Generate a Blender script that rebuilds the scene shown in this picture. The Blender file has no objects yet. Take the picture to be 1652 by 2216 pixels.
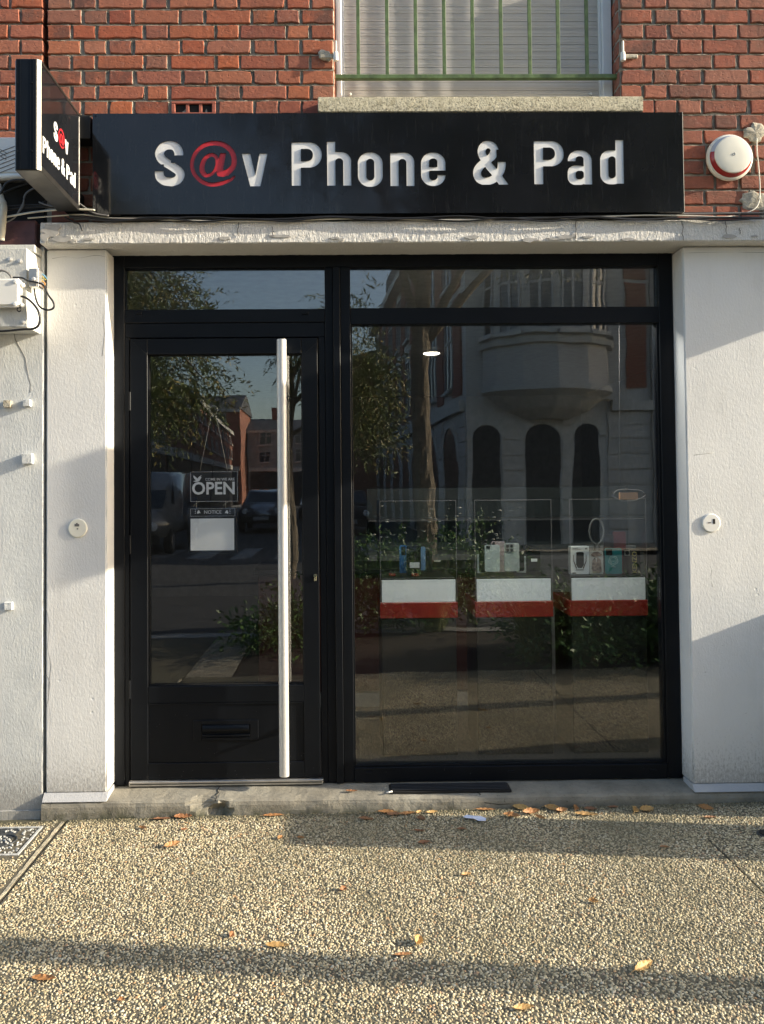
import bpy, bmesh, math, random
import numpy as np
from mathutils import Vector, Matrix
from math import radians, sin, cos, pi

random.seed(7)
RNG = np.random.default_rng(7)
SC = bpy.context.scene
C = SC.collection

# ------------------------------------------------------------------ camera
F, D, H = 1755.0, 3.86, 1.53          # focal length in picture units (width 1652), distance to facade, eye height
YAW, PITCH, ROLL = 0.0140615, 0.0279794, -0.0088227
PX, PY = 763.2, 1000.7
_fw = Vector((sin(YAW) * cos(PITCH), cos(YAW) * cos(PITCH), sin(PITCH)))
_r0 = Vector((cos(YAW), -sin(YAW), 0))
_u0 = _r0.cross(_fw)
_R = _r0 * cos(ROLL) + _u0 * sin(ROLL)
_U = -_r0 * sin(ROLL) + _u0 * cos(ROLL)
CAMP = Vector((0, -D, H))
cam = bpy.data.cameras.new('camera')
camo = bpy.data.objects.new('camera', cam)
C.objects.link(camo)
M4 = Matrix((_R, _U, -_fw)).transposed().to_4x4()
M4.translation = CAMP
camo.matrix_world = M4
cam.sensor_fit = 'HORIZONTAL'
cam.sensor_width = 36
cam.lens = 36 * F / 1652
cam.shift_x = (826 - PX) / 1652
cam.shift_y = (PY - 1108) / 1652
cam.clip_start = 0.05
cam.clip_end = 2000
SC.camera = camo

# ------------------------------------------------------------------ light
SUN = Vector((7.0, -1.0, 2.5)).normalized()
EL = math.asin(SUN.z)
w = bpy.data.worlds.new('World'); SC.world = w; w.use_nodes = True
nt = w.node_tree; nt.nodes.clear()
sky = nt.nodes.new('ShaderNodeTexSky'); sky.sky_type = 'NISHITA'; sky.sun_disc = False
sky.sun_elevation = EL; sky.sun_rotation = math.atan2(SUN.x, SUN.y)
sky.air_density = 1.0; sky.dust_density = 1.6; sky.ozone_density = 1.0
bg = nt.nodes.new('ShaderNodeBackground'); bg.inputs[1].default_value = 0.15
out = nt.nodes.new('ShaderNodeOutputWorld')
nt.links.new(sky.outputs[0], bg.inputs[0]); nt.links.new(bg.outputs[0], out.inputs[0])
sl = bpy.data.lights.new('sun', 'SUN'); sl.energy = 4.4; sl.angle = radians(0.5); sl.color = (1.0, 0.89, 0.70)
so = bpy.data.objects.new('sun', sl); C.objects.link(so)
so.rotation_euler = SUN.to_track_quat('Z', 'Y').to_euler()
so.location = (8, -4, 8)
SC.view_settings.view_transform = 'Standard'; SC.view_settings.look = 'None'
SC.view_settings.exposure = 1.25; SC.view_settings.gamma = 1; SC.view_settings.use_curve_mapping = False
SC.render.engine = 'CYCLES'
SC.cycles.use_denoising = True
SC.cycles.max_bounces = 7; SC.cycles.transparent_max_bounces = 16; SC.cycles.glossy_bounces = 4
SC.cycles.sample_clamp_indirect = 4.0

# ------------------------------------------------------------------ helpers
def at(px, py, Y):
    v = _fw * F + _R * (px - PX) - _U * (py - PY)
    return CAMP + v * ((Y + D) / v.y)

def gz(x):
    return 0.003 + 0.012 * max(-3.0, min(3.0, x))

def atg(px, py, lift=0.0):
    z = 0.0
    for _ in range(4):
        v = _fw * F + _R * (px - PX) - _U * (py - PY)
        p = CAMP + v * ((z - H) / v.z)
        z = gz(p.x) + lift
    return p

def tag(o, label=None, cat=None, group=None, kind=None):
    if label: o['label'] = label
    if cat: o['category'] = cat
    if group: o['group'] = group
    if kind: o['kind'] = kind
    return o

def empty(name, label, cat, loc, group=None):
    o = bpy.data.objects.new(name, None)
    o.empty_display_size = 0.05
    o.location = loc
    C.objects.link(o)
    return tag(o, label, cat, group)

def rootloc(p):
    v = Vector((0, 0, 0))
    while p is not None:
        v += Vector(p.location); p = p.parent
    return v

def obj(name, verts, faces, mat, parent=None, smooth=False, origin=None):
    """verts in world space; the object's origin sits at its own centre"""
    me = bpy.data.meshes.new(name)
    vs = [Vector(v) for v in verts]
    if origin is None:
        lo = Vector((min(v.x for v in vs), min(v.y for v in vs), min(v.z for v in vs)))
        hi = Vector((max(v.x for v in vs), max(v.y for v in vs), max(v.z for v in vs)))
        origin = Vector(((lo.x + hi.x) / 2, (lo.y + hi.y) / 2, lo.z))
    origin = Vector(origin)
    me.from_pydata([v - origin for v in vs], [], faces)
    me.materials.append(mat)
    if smooth:
        me.polygons.foreach_set('use_smooth', [True] * len(me.polygons))
    o = bpy.data.objects.new(name, me)
    C.objects.link(o)
    o.location = origin - rootloc(parent)
    if parent is not None: o.parent = parent
    return o

def bmobj(name, bm, mat, parent=None, smooth=False):
    bmesh.ops.recalc_face_normals(bm, faces=bm.faces[:])
    bm.verts.index_update()
    o = obj(name, [v.co.copy() for v in bm.verts], [[v.index for v in f.verts] for f in bm.faces], mat, parent, smooth)
    bm.free()
    return o

def add_box(bm, x0, x1, y0, y1, z0, z1, bev=0.0, seg=1):
    r = bmesh.ops.create_cube(bm, size=1)
    vs = r['verts']
    for v in vs:
        v.co = Vector((x0 + (v.co.x + .5) * (x1 - x0), y0 + (v.co.y + .5) * (y1 - y0), z0 + (v.co.z + .5) * (z1 - z0)))
    if bev > 0:
        es = list({e for v in vs for e in v.link_edges})
        bmesh.ops.bevel(bm, geom=es, offset=bev, segments=seg, affect='EDGES')
    return vs

def box(name, x0, x1, y0, y1, z0, z1, mat, parent=None, bev=0.002, seg=1):
    bm = bmesh.new()
    add_box(bm, min(x0, x1), max(x0, x1), min(y0, y1), max(y0, y1), min(z0, z1), max(z0, z1), bev, seg)
    return bmobj(name, bm, mat, parent)

def rough_box(name, x0, x1, y0, y1, z0, z1, mat, parent=None, step=0.05, amp=0.003, freq=9.0, bev=0.006):
    """box with subdivided, slightly uneven faces and worn edges"""
    bm = bmesh.new()
    def cuts(L_):
        n = max(1, int(L_ / step)); t = [i / n for i in range(n + 1)]
        e = bev * 1.6 / L_ if L_ > 0 else 0
        if 0 < e < 0.3: t = sorted(set([q for q in t if q in (0.0, 1.0) or (e * 1.3 < q < 1 - e * 1.3)] + [e * 0.5, e, 1 - e, 1 - e * 0.5]))
        return t
    tx_, ty_, tz_ = cuts(x1 - x0), cuts(y1 - y0), cuts(z1 - z0)
    def face(f, us, vs_):
        g = [[bm.verts.new(f(u, v)) for v in vs_] for u in us]
        for i in range(len(us) - 1):
            for j in range(len(vs_) - 1):
                bm.faces.new((g[i][j], g[i + 1][j], g[i + 1][j + 1], g[i][j + 1]))
    X = lambda t: x0 + t * (x1 - x0); Y = lambda t: y0 + t * (y1 - y0); Z = lambda t: z0 + t * (z1 - z0)
    face(lambda u, v: (X(u), y0, Z(v)), tx_, tz_); face(lambda u, v: (X(u), y1, Z(v)), tx_, tz_)
    face(lambda u, v: (x0, Y(u), Z(v)), ty_, tz_); face(lambda u, v: (x1, Y(u), Z(v)), ty_, tz_)
    face(lambda u, v: (X(u), Y(v), z0), tx_, ty_); face(lambda u, v: (X(u), Y(v), z1), tx_, ty_)
    bmesh.ops.remove_doubles(bm, verts=bm.verts[:], dist=1e-5)
    from mathutils import noise
    for v in bm.verts:
        c = v.co
        n = noise.noise_vector(c * freq) * amp + noise.noise_vector(c * freq * 3.1) * amp * 0.5
        ex = (abs(c.x - x0) < 1e-5) - (abs(c.x - x1) < 1e-5)
        ey = (abs(c.y - y0) < 1e-5) - (abs(c.y - y1) < 1e-5)
        ez = (abs(c.z - z0) < 1e-5) - (abs(c.z - z1) < 1e-5)
        k = abs(ex) + abs(ey) + abs(ez)
        if k >= 2:
            b = bev * (0.5 + 0.9 * abs(noise.noise(c * 23.0)))
            v.co = c + Vector((ex, ey, ez)) * b + n * 0.6
        else:
            v.co = c + n
    return bmobj(name, bm, mat, parent)

def tube(name, pts, r, mat, parent=None, seg=6, radii=None, caps=True, smooth_n=0):
    P = [Vector(p) for p in pts]
    if smooth_n:
        Q = []
        for i in range(len(P) - 1):
            p0 = P[max(i - 1, 0)]; p1 = P[i]; p2 = P[i + 1]; p3 = P[min(i + 2, len(P) - 1)]
            for k in range(smooth_n):
                t = k / smooth_n
                Q.append(0.5 * ((2 * p1) + (-p0 + p2) * t + (2 * p0 - 5 * p1 + 4 * p2 - p3) * t * t + (-p0 + 3 * p1 - 3 * p2 + p3) * t ** 3))
        Q.append(P[-1]); P = Q
    vs, fs = [], []
    n = len(P)
    up = Vector((0, 0, 1))
    for i, p in enumerate(P):
        d = (P[min(i + 1, n - 1)] - P[max(i - 1, 0)])
        if d.length < 1e-9: d = Vector((1, 0, 0))
        d.normalize()
        a = d.cross(up)
        if a.length < 0.15: a = d.cross(Vector((0, 1, 0)))
        a.normalize(); b = a.cross(d)
        rr = r if radii is None else radii[min(int(i * len(radii) / n), len(radii) - 1)]
        for k in range(seg):
            t = 2 * pi * k / seg
            vs.append(p + a * (cos(t) * rr) + b * (sin(t) * rr))
    for i in range(n - 1):
        for k in range(seg):
            k2 = (k + 1) % seg
            fs.append((i * seg + k, i * seg + k2, (i + 1) * seg + k2, (i + 1) * seg + k))
    if caps:
        fs.append(tuple(range(seg - 1, -1, -1))); fs.append(tuple((n - 1) * seg + k for k in range(seg)))
    if name is None: return vs, fs
    return obj(name, vs, fs, mat, parent, smooth=True)

def lathe(name, c, axis, prof, mat, parent=None, seg=40, a0=0.0, a1=2 * pi, smooth=True):
    """prof: list of (radius, distance along axis)"""
    axis = Vector(axis).normalized()
    a = axis.cross(Vector((0, 0, 1)))
    if a.length < 1e-3: a = Vector((1, 0, 0))
    a.normalize(); b = axis.cross(a)
    full = abs(a1 - a0 - 2 * pi) < 1e-6
    n = seg if full else seg + 1
    vs, fs = [], []
    for r, h in prof:
        for k in range(n):
            t = a0 + (a1 - a0) * k / seg
            vs.append(Vector(c) + axis * h + (a * cos(t) + b * sin(t)) * max(r, 1e-5))
    for i in range(len(prof) - 1):
        for k in range(seg):
            k2 = (k + 1) % n
            fs.append((i * n + k, i * n + k2, (i + 1) * n + k2, (i + 1) * n + k))
    if full:
        fs.append(tuple(range(n - 1, -1, -1))); fs.append(tuple((len(prof) - 1) * n + k for k in range(n)))
    o = obj(name, vs, fs, mat, parent)
    if smooth:
        for p in o.data.polygons:
            p.use_smooth = len(p.vertices) == 4
        m = o.modifiers.new('split', 'EDGE_SPLIT'); m.split_angle = radians(22)
    return o

# ------------------------------------------------------------------ materials
def N(nt, t, **k):
    n = nt.nodes.new(t)
    for a, b in k.items():
        if hasattr(n, a): setattr(n, a, b)
        else: n.inputs[a].default_value = b
    return n

def mat_new(name):
    m = bpy.data.materials.new(name); m.use_nodes = True
    nt = m.node_tree
    return m, nt, nt.nodes['Principled BSDF']

def L(nt, a, b): nt.links.new(a, b)

def noise_tex(nt, scale, detail=4, rough=0.55, vec=None, stretch=None):
    g = N(nt, 'ShaderNodeNewGeometry')
    v = g.outputs['Position'] if vec is None else vec
    if stretch:
        mp = N(nt, 'ShaderNodeMapping'); mp.inputs['Scale'].default_value = stretch
        L(nt, v, mp.inputs['Vector']); v = mp.outputs['Vector']
    n = N(nt, 'ShaderNodeTexNoise'); n.inputs['Scale'].default_value = scale
    n.inputs['Detail'].default_value = detail; n.inputs['Roughness'].default_value = rough
    L(nt, v, n.inputs['Vector'])
    return n.outputs['Fac']

def ramp(nt, fac, stops):
    r = N(nt, 'ShaderNodeValToRGB')
    e = r.color_ramp.elements
    while len(e) > 1: e.remove(e[0])
    e[0].position = stops[0][0]; e[0].color = (*stops[0][1], 1)
    for p, c in stops[1:]:
        q = e.new(p); q.color = (*c, 1)
    L(nt, fac, r.inputs[0])
    return r.outputs[0]

def mixc(nt, fac, a, b, mode='MIX'):
    m = N(nt, 'ShaderNodeMix', data_type='RGBA', blend_type=mode)
    if isinstance(fac, (int, float)): m.inputs[0].default_value = fac
    else: L(nt, fac, m.inputs[0])
    for s, v in ((6, a), (7, b)):
        if isinstance(v, tuple): m.inputs[s].default_value = (*v, 1)
        else: L(nt, v, m.inputs[s])
    return m.outputs[2]

def math_(nt, op, a, b=None, clamp=False):
    m = N(nt, 'ShaderNodeMath', operation=op); m.use_clamp = clamp
    for i, v in enumerate((a, b)):
        if v is None: continue
        if isinstance(v, (int, float)): m.inputs[i].default_value = v
        else: L(nt, v, m.inputs[i])
    return m.outputs[0]

def maprange(nt, v, a, b, c=0.0, d=1.0):
    m = N(nt, 'ShaderNodeMapRange'); L(nt, v, m.inputs[0])
    for i, x in enumerate((a, b, c, d)): m.inputs[i + 1].default_value = x
    return m.outputs[0]

def bump(nt, bs, h, dist, strength=1.0, prev=None):
    b = N(nt, 'ShaderNodeBump'); b.inputs['Strength'].default_value = strength; b.inputs['Distance'].default_value = dist
    L(nt, h, b.inputs['Height'])
    if prev is not None: L(nt, prev, b.inputs['Normal'])
    if bs is not None: L(nt, b.outputs[0], bs.inputs['Normal'])
    return b.outputs[0]

def simple(name, col, rough=0.5, metal=0.0, var=0.12, scale=14, bumpd=0.0, bscale=60, coat=0.0, spec=0.5):
    m, nt, bs = mat_new(name)
    n = noise_tex(nt, scale)
    c1 = tuple(max(0, c * (1 - var)) for c in col); c2 = tuple(min(1, c * (1 + var)) for c in col)
    L(nt, ramp(nt, n, [(0.3, c1), (0.7, c2)]), bs.inputs['Base Color'])
    bs.inputs['Roughness'].default_value = rough; bs.inputs['Metallic'].default_value = metal
    bs.inputs['Specular IOR Level'].default_value = spec
    bs.inputs['Coat Weight'].default_value = coat; bs.inputs['Coat Roughness'].default_value = 0.03
    if bumpd > 0: bump(nt, bs, noise_tex(nt, bscale, 5, 0.6), bumpd)
    return m

def sep_z(nt, ax='Z'):
    g = N(nt, 'ShaderNodeNewGeometry'); s = N(nt, 'ShaderNodeSeparateXYZ'); L(nt, g.outputs['Position'], s.inputs[0])
    return s.outputs[ax]

def plaster_mat(name, col, dirt=(0.20, 0.185, 0.16), fine=0.0011, streak=True, coarse=0.004, base_dirt=True):
    m, nt, bs = mat_new(name)
    big = noise_tex(nt, 2.2, 5)
    c = ramp(nt, big, [(0.3, tuple(x * 0.93 for x in col)), (0.7, tuple(min(1, x * 1.03) for x in col))])
    sp = noise_tex(nt, 55, 3, 0.6)
    spk = maprange(nt, sp, 0.715, 0.76)
    c = mixc(nt, math_(nt, 'MULTIPLY', spk, 0.5), c, dirt)
    # rain streaks
    st = noise_tex(nt, 7, 4, 0.6, stretch=(3.0, 3.0, 0.35))
    c = mixc(nt, maprange(nt, st, 0.56, 0.8, 0, 0.22), c, tuple(x * 0.72 for x in col))
    if base_dirt:
        z = sep_z(nt)
        zz = maprange(nt, z, 0.03, 0.62, 1.0, 0.0)
        zz = math_(nt, 'POWER', zz, 2.2)
        dn = noise_tex(nt, 75, 6, 0.8, stretch=(1.5, 1.5, 0.7))
        thr = math_(nt, 'ADD', dn, math_(nt, 'MULTIPLY', zz, 0.42))
        dm = maprange(nt, thr, 0.66, 0.86)
        c = mixc(nt, math_(nt, 'MULTIPLY', dm, 0.62), c, dirt)
        c = mixc(nt, math_(nt, 'MULTIPLY', zz, 0.30), c, tuple(x * 1.6 for x in dirt))
    stn = maprange(nt, noise_tex(nt, 4.2, 6, 0.7, stretch=(1.0, 1.0, 0.4)), 0.55, 0.74, 0, 0.16)
    c = mixc(nt, stn, c, (0.42, 0.39, 0.33))
    scf = maprange(nt, noise_tex(nt, 38, 2, 0.4, stretch=(1, 1, 3.2)), 0.74, 0.78, 0, 0.45)
    c = mixc(nt, scf, c, (0.33, 0.32, 0.30))
    L(nt, c, bs.inputs['Base Color'])
    bs.inputs['Roughness'].default_value = 0.85; bs.inputs['Specular IOR Level'].default_value = 0.25
    tr = noise_tex(nt, 82, 4, 0.6, stretch=(1.3, 1.3, 0.55))
    b1 = bump(nt, None, tr, coarse)
    b2 = bump(nt, None, noise_tex(nt, 150, 3, 0.6, stretch=(1.2, 1.2, 0.7)), fine, prev=b1)
    v = N(nt, 'ShaderNodeTexVoronoi', feature='F1'); v.inputs['Scale'].default_value = 9
    g = N(nt, 'ShaderNodeNewGeometry'); L(nt, g.outputs['Position'], v.inputs['Vector'])
    pit = maprange(nt, v.outputs['Distance'], 0.0, 0.07, 0.0, 1.0)
    bump(nt, bs, pit, 0.0015, prev=b2)
    return m

M = {}
M['plaster'] = plaster_mat('white_plaster', (0.735, 0.73, 0.715), fine=0.0007, coarse=0.0013)
M['plaster_left'] = plaster_mat('grey_white_plaster', (0.62, 0.635, 0.63), fine=0.0008, coarse=0.0017)
M['lintel'] = plaster_mat('rough_lintel_paint', (0.68, 0.66, 0.62), fine=0.0045, coarse=0.0058, base_dirt=False)
M['whiteband'] = plaster_mat('white_base_band', (0.44, 0.44, 0.445), fine=0.0005, coarse=0.002, base_dirt=False)

def concrete_mat():
    m, nt, bs = mat_new('step_concrete')
    c = ramp(nt, noise_tex(nt, 5, 6, 0.65), [(0.25, (0.16, 0.145, 0.115)), (0.55, (0.27, 0.25, 0.205)), (0.8, (0.36, 0.34, 0.285))])
    spk = maprange(nt, noise_tex(nt, 90, 4, 0.7), 0.60, 0.70)
    c = mixc(nt, math_(nt, 'MULTIPLY', spk, 0.7), c, (0.06, 0.055, 0.045))
    z = sep_z(nt)
    low = maprange(nt, z, -0.01, 0.045, 1.0, 0.0)
    mo = maprange(nt, noise_tex(nt, 17, 5, 0.7), 0.4, 0.6)
    c = mixc(nt, math_(nt, 'MULTIPLY', low, math_(nt, 'MULTIPLY', mo, 0.85)), c, (0.055, 0.06, 0.03))
    L(nt, c, bs.inputs['Base Color'])
    bs.inputs['Roughness'].default_value = 0.9; bs.inputs['Specular IOR Level'].default_value = 0.2
    b = bump(nt, None, noise_tex(nt, 30, 5, 0.65), 0.004)
    bump(nt, bs, noise_tex(nt, 170, 3, 0.6), 0.0012, prev=b)
    return m
M['concrete'] = concrete_mat()

def brick_mat(name, stops, soot=0.35):
    m, nt, bs = mat_new(name)
    oi = N(nt, 'ShaderNodeObjectInfo')
    c = ramp(nt, oi.outputs['Random'], stops)
    c = mixc(nt, 0.38, c, ramp(nt, noise_tex(nt, 18, 5, 0.6), [(0.3, (0.21, 0.07, 0.045)), (0.7, (0.42, 0.15, 0.085))]))
    h2 = math_(nt, 'FRACT', math_(nt, 'MULTIPLY', oi.outputs['Random'], 37.31))
    burnt = maprange(nt, h2, 0.60, 0.95, 0.0, 0.88)
    c = mixc(nt, math_(nt, 'MULTIPLY', burnt, maprange(nt, noise_tex(nt, 11, 4, 0.7), 0.35, 0.6)), c, (0.12, 0.062, 0.05))
    h3 = math_(nt, 'FRACT', math_(nt, 'MULTIPLY', oi.outputs['Random'], 91.7))
    c = mixc(nt, maprange(nt, h3, 0.6, 1.0, 0, 0.55), c, (0.30, 0.145, 0.10))
    c = mixc(nt, maprange(nt, noise_tex(nt, 7, 6, 0.7), 0.47, 0.72, 0, soot), c, (0.13, 0.075, 0.055))
    sp = maprange(nt, noise_tex(nt, 120, 3, 0.6), 0.66, 0.74)
    c = mixc(nt, math_(nt, 'MULTIPLY', sp, 0.6), c, (0.04, 0.02, 0.015))
    wh = maprange(nt, noise_tex(nt, 40, 5, 0.7), 0.58, 0.8, 0, 0.40)
    c = mixc(nt, wh, c, (0.5, 0.38, 0.33))
    L(nt, c, bs.inputs['Base Color'])
    bs.inputs['Roughness'].default_value = 0.82; bs.inputs['Specular IOR Level'].default_value = 0.25
    b = bump(nt, None, noise_tex(nt, 45, 5, 0.6, stretch=(1, 1, 1.6)), 0.0028)
    cr = maprange(nt, noise_tex(nt, 70, 2, 0.5, stretch=(0.8, 1, 1.8)), 0.60, 0.68)
    cr = math_(nt, 'SUBTRACT', 1.0, cr)
    bump(nt, bs, cr, 0.0016, prev=b)
    return m
M['brick'] = brick_mat('red_brick', [(0.0, (0.27, 0.065, 0.045)), (0.12, (0.47, 0.125, 0.05)), (0.3, (0.24, 0.07, 0.055)), (0.42, (0.44, 0.14, 0.065)), (0.55, (0.33, 0.12, 0.085)), (0.68, (0.48, 0.135, 0.05)), (0.8, (0.17, 0.065, 0.055)), (0.9, (0.36, 0.15, 0.10)), (1.0, (0.50, 0.17, 0.08))])
M['brick_dark'] = brick_mat('weathered_brick', [(0.0, (0.30, 0.09, 0.06)), (0.2, (0.40, 0.12, 0.07)), (0.4, (0.22, 0.09, 0.07)), (0.55, (0.36, 0.14, 0.095)), (0.7, (0.17, 0.065, 0.055)), (0.85, (0.42, 0.12, 0.065)), (1.0, (0.30, 0.14, 0.105))], soot=0.75)

def mortar_mat():
    m, nt, bs = mat_new('mortar')
    c = ramp(nt, noise_tex(nt, 30, 5, 0.65), [(0.3, (0.20, 0.18, 0.15)), (0.7, (0.38, 0.35, 0.29))])
    L(nt, c, bs.inputs['Base Color']); bs.inputs['Roughness'].default_value = 0.95
    bs.inputs['Specular IOR Level'].default_value = 0.15
    b = bump(nt, None, noise_tex(nt, 60, 4, 0.6), 0.006)
    bump(nt, bs, noise_tex(nt, 260, 2, 0.5), 0.001, prev=b)
    return m
M['mortar'] = mortar_mat()

def sill_mat():
    m, nt, bs = mat_new('sill_stone')
    c = ramp(nt, noise_tex(nt, 26, 6, 0.7), [(0.3, (0.30, 0.27, 0.18)), (0.5, (0.56, 0.51, 0.37)), (0.75, (0.66, 0.61, 0.46))])
    z = sep_z(nt)
    lo = maprange(nt, z, 3.29, 3.36, 1.0, 0.0)
    ln = maprange(nt, math_(nt, 'ADD', noise_tex(nt, 100, 5, 0.7), math_(nt, 'MULTIPLY', lo, 0.09)), 0.54, 0.66)
    c = mixc(nt, math_(nt, 'MULTIPLY', ln, 0.75), c, (0.07, 0.065, 0.05))
    L(nt, c, bs.inputs['Base Color']); bs.inputs['Roughness'].default_value = 0.9
    b = bump(nt, None, noise_tex(nt, 95, 5, 0.7), 0.0035)
    bump(nt, bs, noise_tex(nt, 220, 3, 0.6), 0.0015, prev=b)
    return m
M['sill'] = sill_mat()

def black_panel_mat():
    m, nt, bs = mat_new('black_gloss_panel')
    c = ramp(nt, noise_tex(nt, 3, 5), [(0.3, (0.006, 0.007, 0.009)), (0.7, (0.012, 0.013, 0.016))])
    st = maprange(nt, noise_tex(nt, 22, 4, 0.7, stretch=(3, 1, 0.25)), 0.58, 0.82, 0, 0.07)
    c = mixc(nt, st, c, (0.22, 0.22, 0.20))
    L(nt, c, bs.inputs['Base Color'])
    rr = maprange(nt, noise_tex(nt, 9, 5, 0.7), 0.35, 0.75, 0.045, 0.13)
    L(nt, rr, bs.inputs['Roughness'])
    bs.inputs['Specular IOR Level'].default_value = 0.40
    bump(nt, bs, noise_tex(nt, 6, 2, 0.5, stretch=(0.7, 1, 1.3)), 0.0006)
    return m
M['panel'] = black_panel_mat()

def frame_mat():
    m, nt, bs = mat_new('anthracite_frame')
    c = ramp(nt, noise_tex(nt, 6, 5), [(0.3, (0.0030, 0.0042, 0.0065)), (0.7, (0.0045, 0.006, 0.009))])
    st = maprange(nt, noise_tex(nt, 40, 5, 0.75), 0.64, 0.80, 0, 0.05)
    z = sep_z(nt)
    low = maprange(nt, z, 0.05, 0.8, 1.6, 0.5)
    c = mixc(nt, math_(nt, 'MULTIPLY', st, low), c, (0.30, 0.28, 0.25))
    L(nt, c, bs.inputs['Base Color'])
    bs.inputs['Roughness'].default_value = 0.42
    bs.inputs['Specular IOR Level'].default_value = 0.20
    bump(nt, bs, noise_tex(nt, 500, 2, 0.5), 0.00012)
    return m
M['frame'] = frame_mat()
M['gasket'] = simple('rubber_gasket', (0.004, 0.004, 0.004), 0.7)
M['white_letter'] = simple('white_acrylic', (0.80, 0.80, 0.79), 0.35, var=0.03, scale=30)
M['red_letter'] = simple('red_acrylic', (0.50, 0.022, 0.03), 0.35, var=0.08, scale=30)
M['steel'] = simple('brushed_steel', (0.60, 0.59, 0.57), 0.5, 0.45, var=0.05, scale=40)
M['alu'] = simple('aluminium_trim', (0.55, 0.54, 0.52), 0.42, 0.9, var=0.12, scale=20, bumpd=0.0003)
M['alu_dark'] = simple('dull_alu_edge', (0.085, 0.082, 0.078), 0.32, 0.8, var=0.3, scale=12, bumpd=0.0004)
M['alu_warm'] = simple('weathered_alu_corner', (0.66, 0.62, 0.52), 0.6, 0.25, var=0.15, scale=50, bumpd=0.0006, bscale=200)
M['chrome'] = simple('lock_metal', (0.75, 0.68, 0.5), 0.25, 1.0)
M['green'] = simple('green_railing_paint', (0.085, 0.135, 0.05), 0.6, var=0.35, scale=25, bumpd=0.0012, bscale=70)
M['shutter'] = simple('shutter_slat_grey', (0.60, 0.57, 0.545), 0.85, spec=0.15, var=0.05, scale=5, bumpd=0.0004, bscale=25)
M['whitepaint'] = simple('white_frame_paint', (0.72, 0.73, 0.74), 0.45, var=0.05)
M['whiteplastic'] = simple('white_plastic', (0.78, 0.77, 0.73), 0.4, var=0.04, scale=10)
M['cream'] = simple('cream_plastic', (0.80, 0.77, 0.66), 0.38, var=0.03)
M['red_lens'] = simple('red_lens', (0.34, 0.022, 0.02), 0.2, var=0.05)
M['grey_lens'] = simple('clear_lens', (0.42, 0.45, 0.50), 0.15, var=0.05)
M['cement'] = simple('cement_patch', (0.42, 0.38, 0.30), 0.95, var=0.35, scale=35, bumpd=0.006, bscale=60)
M['woodwhite'] = plaster_mat('painted_board', (0.60, 0.60, 0.57), fine=0.0008, coarse=0.002, base_dirt=False)
M['maroon'] = simple('maroon_beam_paint', (0.075, 0.030, 0.030), 0.5, var=0.35, scale=14, bumpd=0.001)
M['cable_black'] = simple('black_cable', (0.012, 0.012, 0.013), 0.45)
M['cable_grey'] = simple('grey_cable', (0.16, 0.155, 0.15), 0.5)
M['cable_white'] = simple('white_cable', (0.62, 0.58, 0.48), 0.5)
M['dark'] = simple('dark_void', (0.006, 0.006, 0.006), 0.9)
M['terracotta'] = simple('terracotta_vent', (0.33, 0.10, 0.065), 0.8, var=0.2, bumpd=0.001)
M['castiron'] = simple('cast_iron', (0.05, 0.055, 0.06), 0.55, 0.3, var=0.4, scale=60, bumpd=0.002)
M['castlight'] = simple('cover_concrete_infill', (0.42, 0.42, 0.40), 0.85, var=0.3, scale=60, bumpd=0.002)
M['paper'] = simple('crumpled_paper', (0.62, 0.66, 0.80), 0.8, var=0.06)
M['soil'] = simple('planter_soil', (0.04, 0.03, 0.02), 0.95, var=0.5, scale=40, bumpd=0.01, bscale=40)
M['asphalt'] = simple('asphalt', (0.055, 0.055, 0.056), 0.85, var=0.25, scale=3, bumpd=0.004, bscale=200)
M['kerb'] = simple('kerb_stone', (0.30, 0.29, 0.27), 0.85, var=0.2, scale=8, bumpd=0.002)
M['roadpaint'] = simple('worn_road_paint', (0.24, 0.24, 0.235), 0.7, var=0.12, scale=20)

def leaf_mat(name, a, b, trans=0.25):
    m, nt, bs = mat_new(name)
    oi = N(nt, 'ShaderNodeObjectInfo')
    c = mixc(nt, oi.outputs['Random'], a, b)
    c = mixc(nt, maprange(nt, noise_tex(nt, 90, 4, 0.6), 0.4, 0.7, 0, 0.5), c, tuple(x * 0.5 for x in a))
    L(nt, c, bs.inputs['Base Color']); bs.inputs['Roughness'].default_value = 0.6
    bump(nt, bs, noise_tex(nt, 160, 3, 0.6), 0.0008)
    return m
M['leaf_orange'] = leaf_mat('autumn_leaf_orange', (0.38, 0.185, 0.06), (0.27, 0.115, 0.045))
M['leaf_yellow'] = leaf_mat('autumn_leaf_yellow', (0.50, 0.32, 0.115), (0.44, 0.25, 0.09))
M['leaf_brown'] = leaf_mat('autumn_leaf_brown', (0.22, 0.10, 0.045), (0.30, 0.15, 0.06))

def aggregate_mat():
    """far part of the pavement and the cement between the pebbles"""
    m, nt, bs = mat_new('aggregate_concrete')
    g = N(nt, 'ShaderNodeNewGeometry')
    v = N(nt, 'ShaderNodeTexVoronoi', feature='F1'); v.inputs['Scale'].default_value = 85
    L(nt, g.outputs['Position'], v.inputs['Vector'])
    sepc = N(nt, 'ShaderNodeSeparateColor'); L(nt, v.outputs['Color'], sepc.inputs[0])
    peb = ramp(nt, sepc.outputs[0], [(0, (0.30, 0.25, 0.17)), (0.5, (0.48, 0.42, 0.31)), (0.85, (0.60, 0.55, 0.43)), (1, (0.38, 0.25, 0.14))])
    d = maprange(nt, v.outputs['Distance'], 0.42, 0.62)
    c = mixc(nt, d, peb, (0.13, 0.115, 0.085))
    L(nt, c, bs.inputs['Base Color']); bs.inputs['Roughness'].default_value = 0.85
    h = math_(nt, 'SUBTRACT', 1.0, v.outputs['Distance'])
    bump(nt, bs, h, 0.006)
    return m
M['aggregate'] = aggregate_mat()

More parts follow.
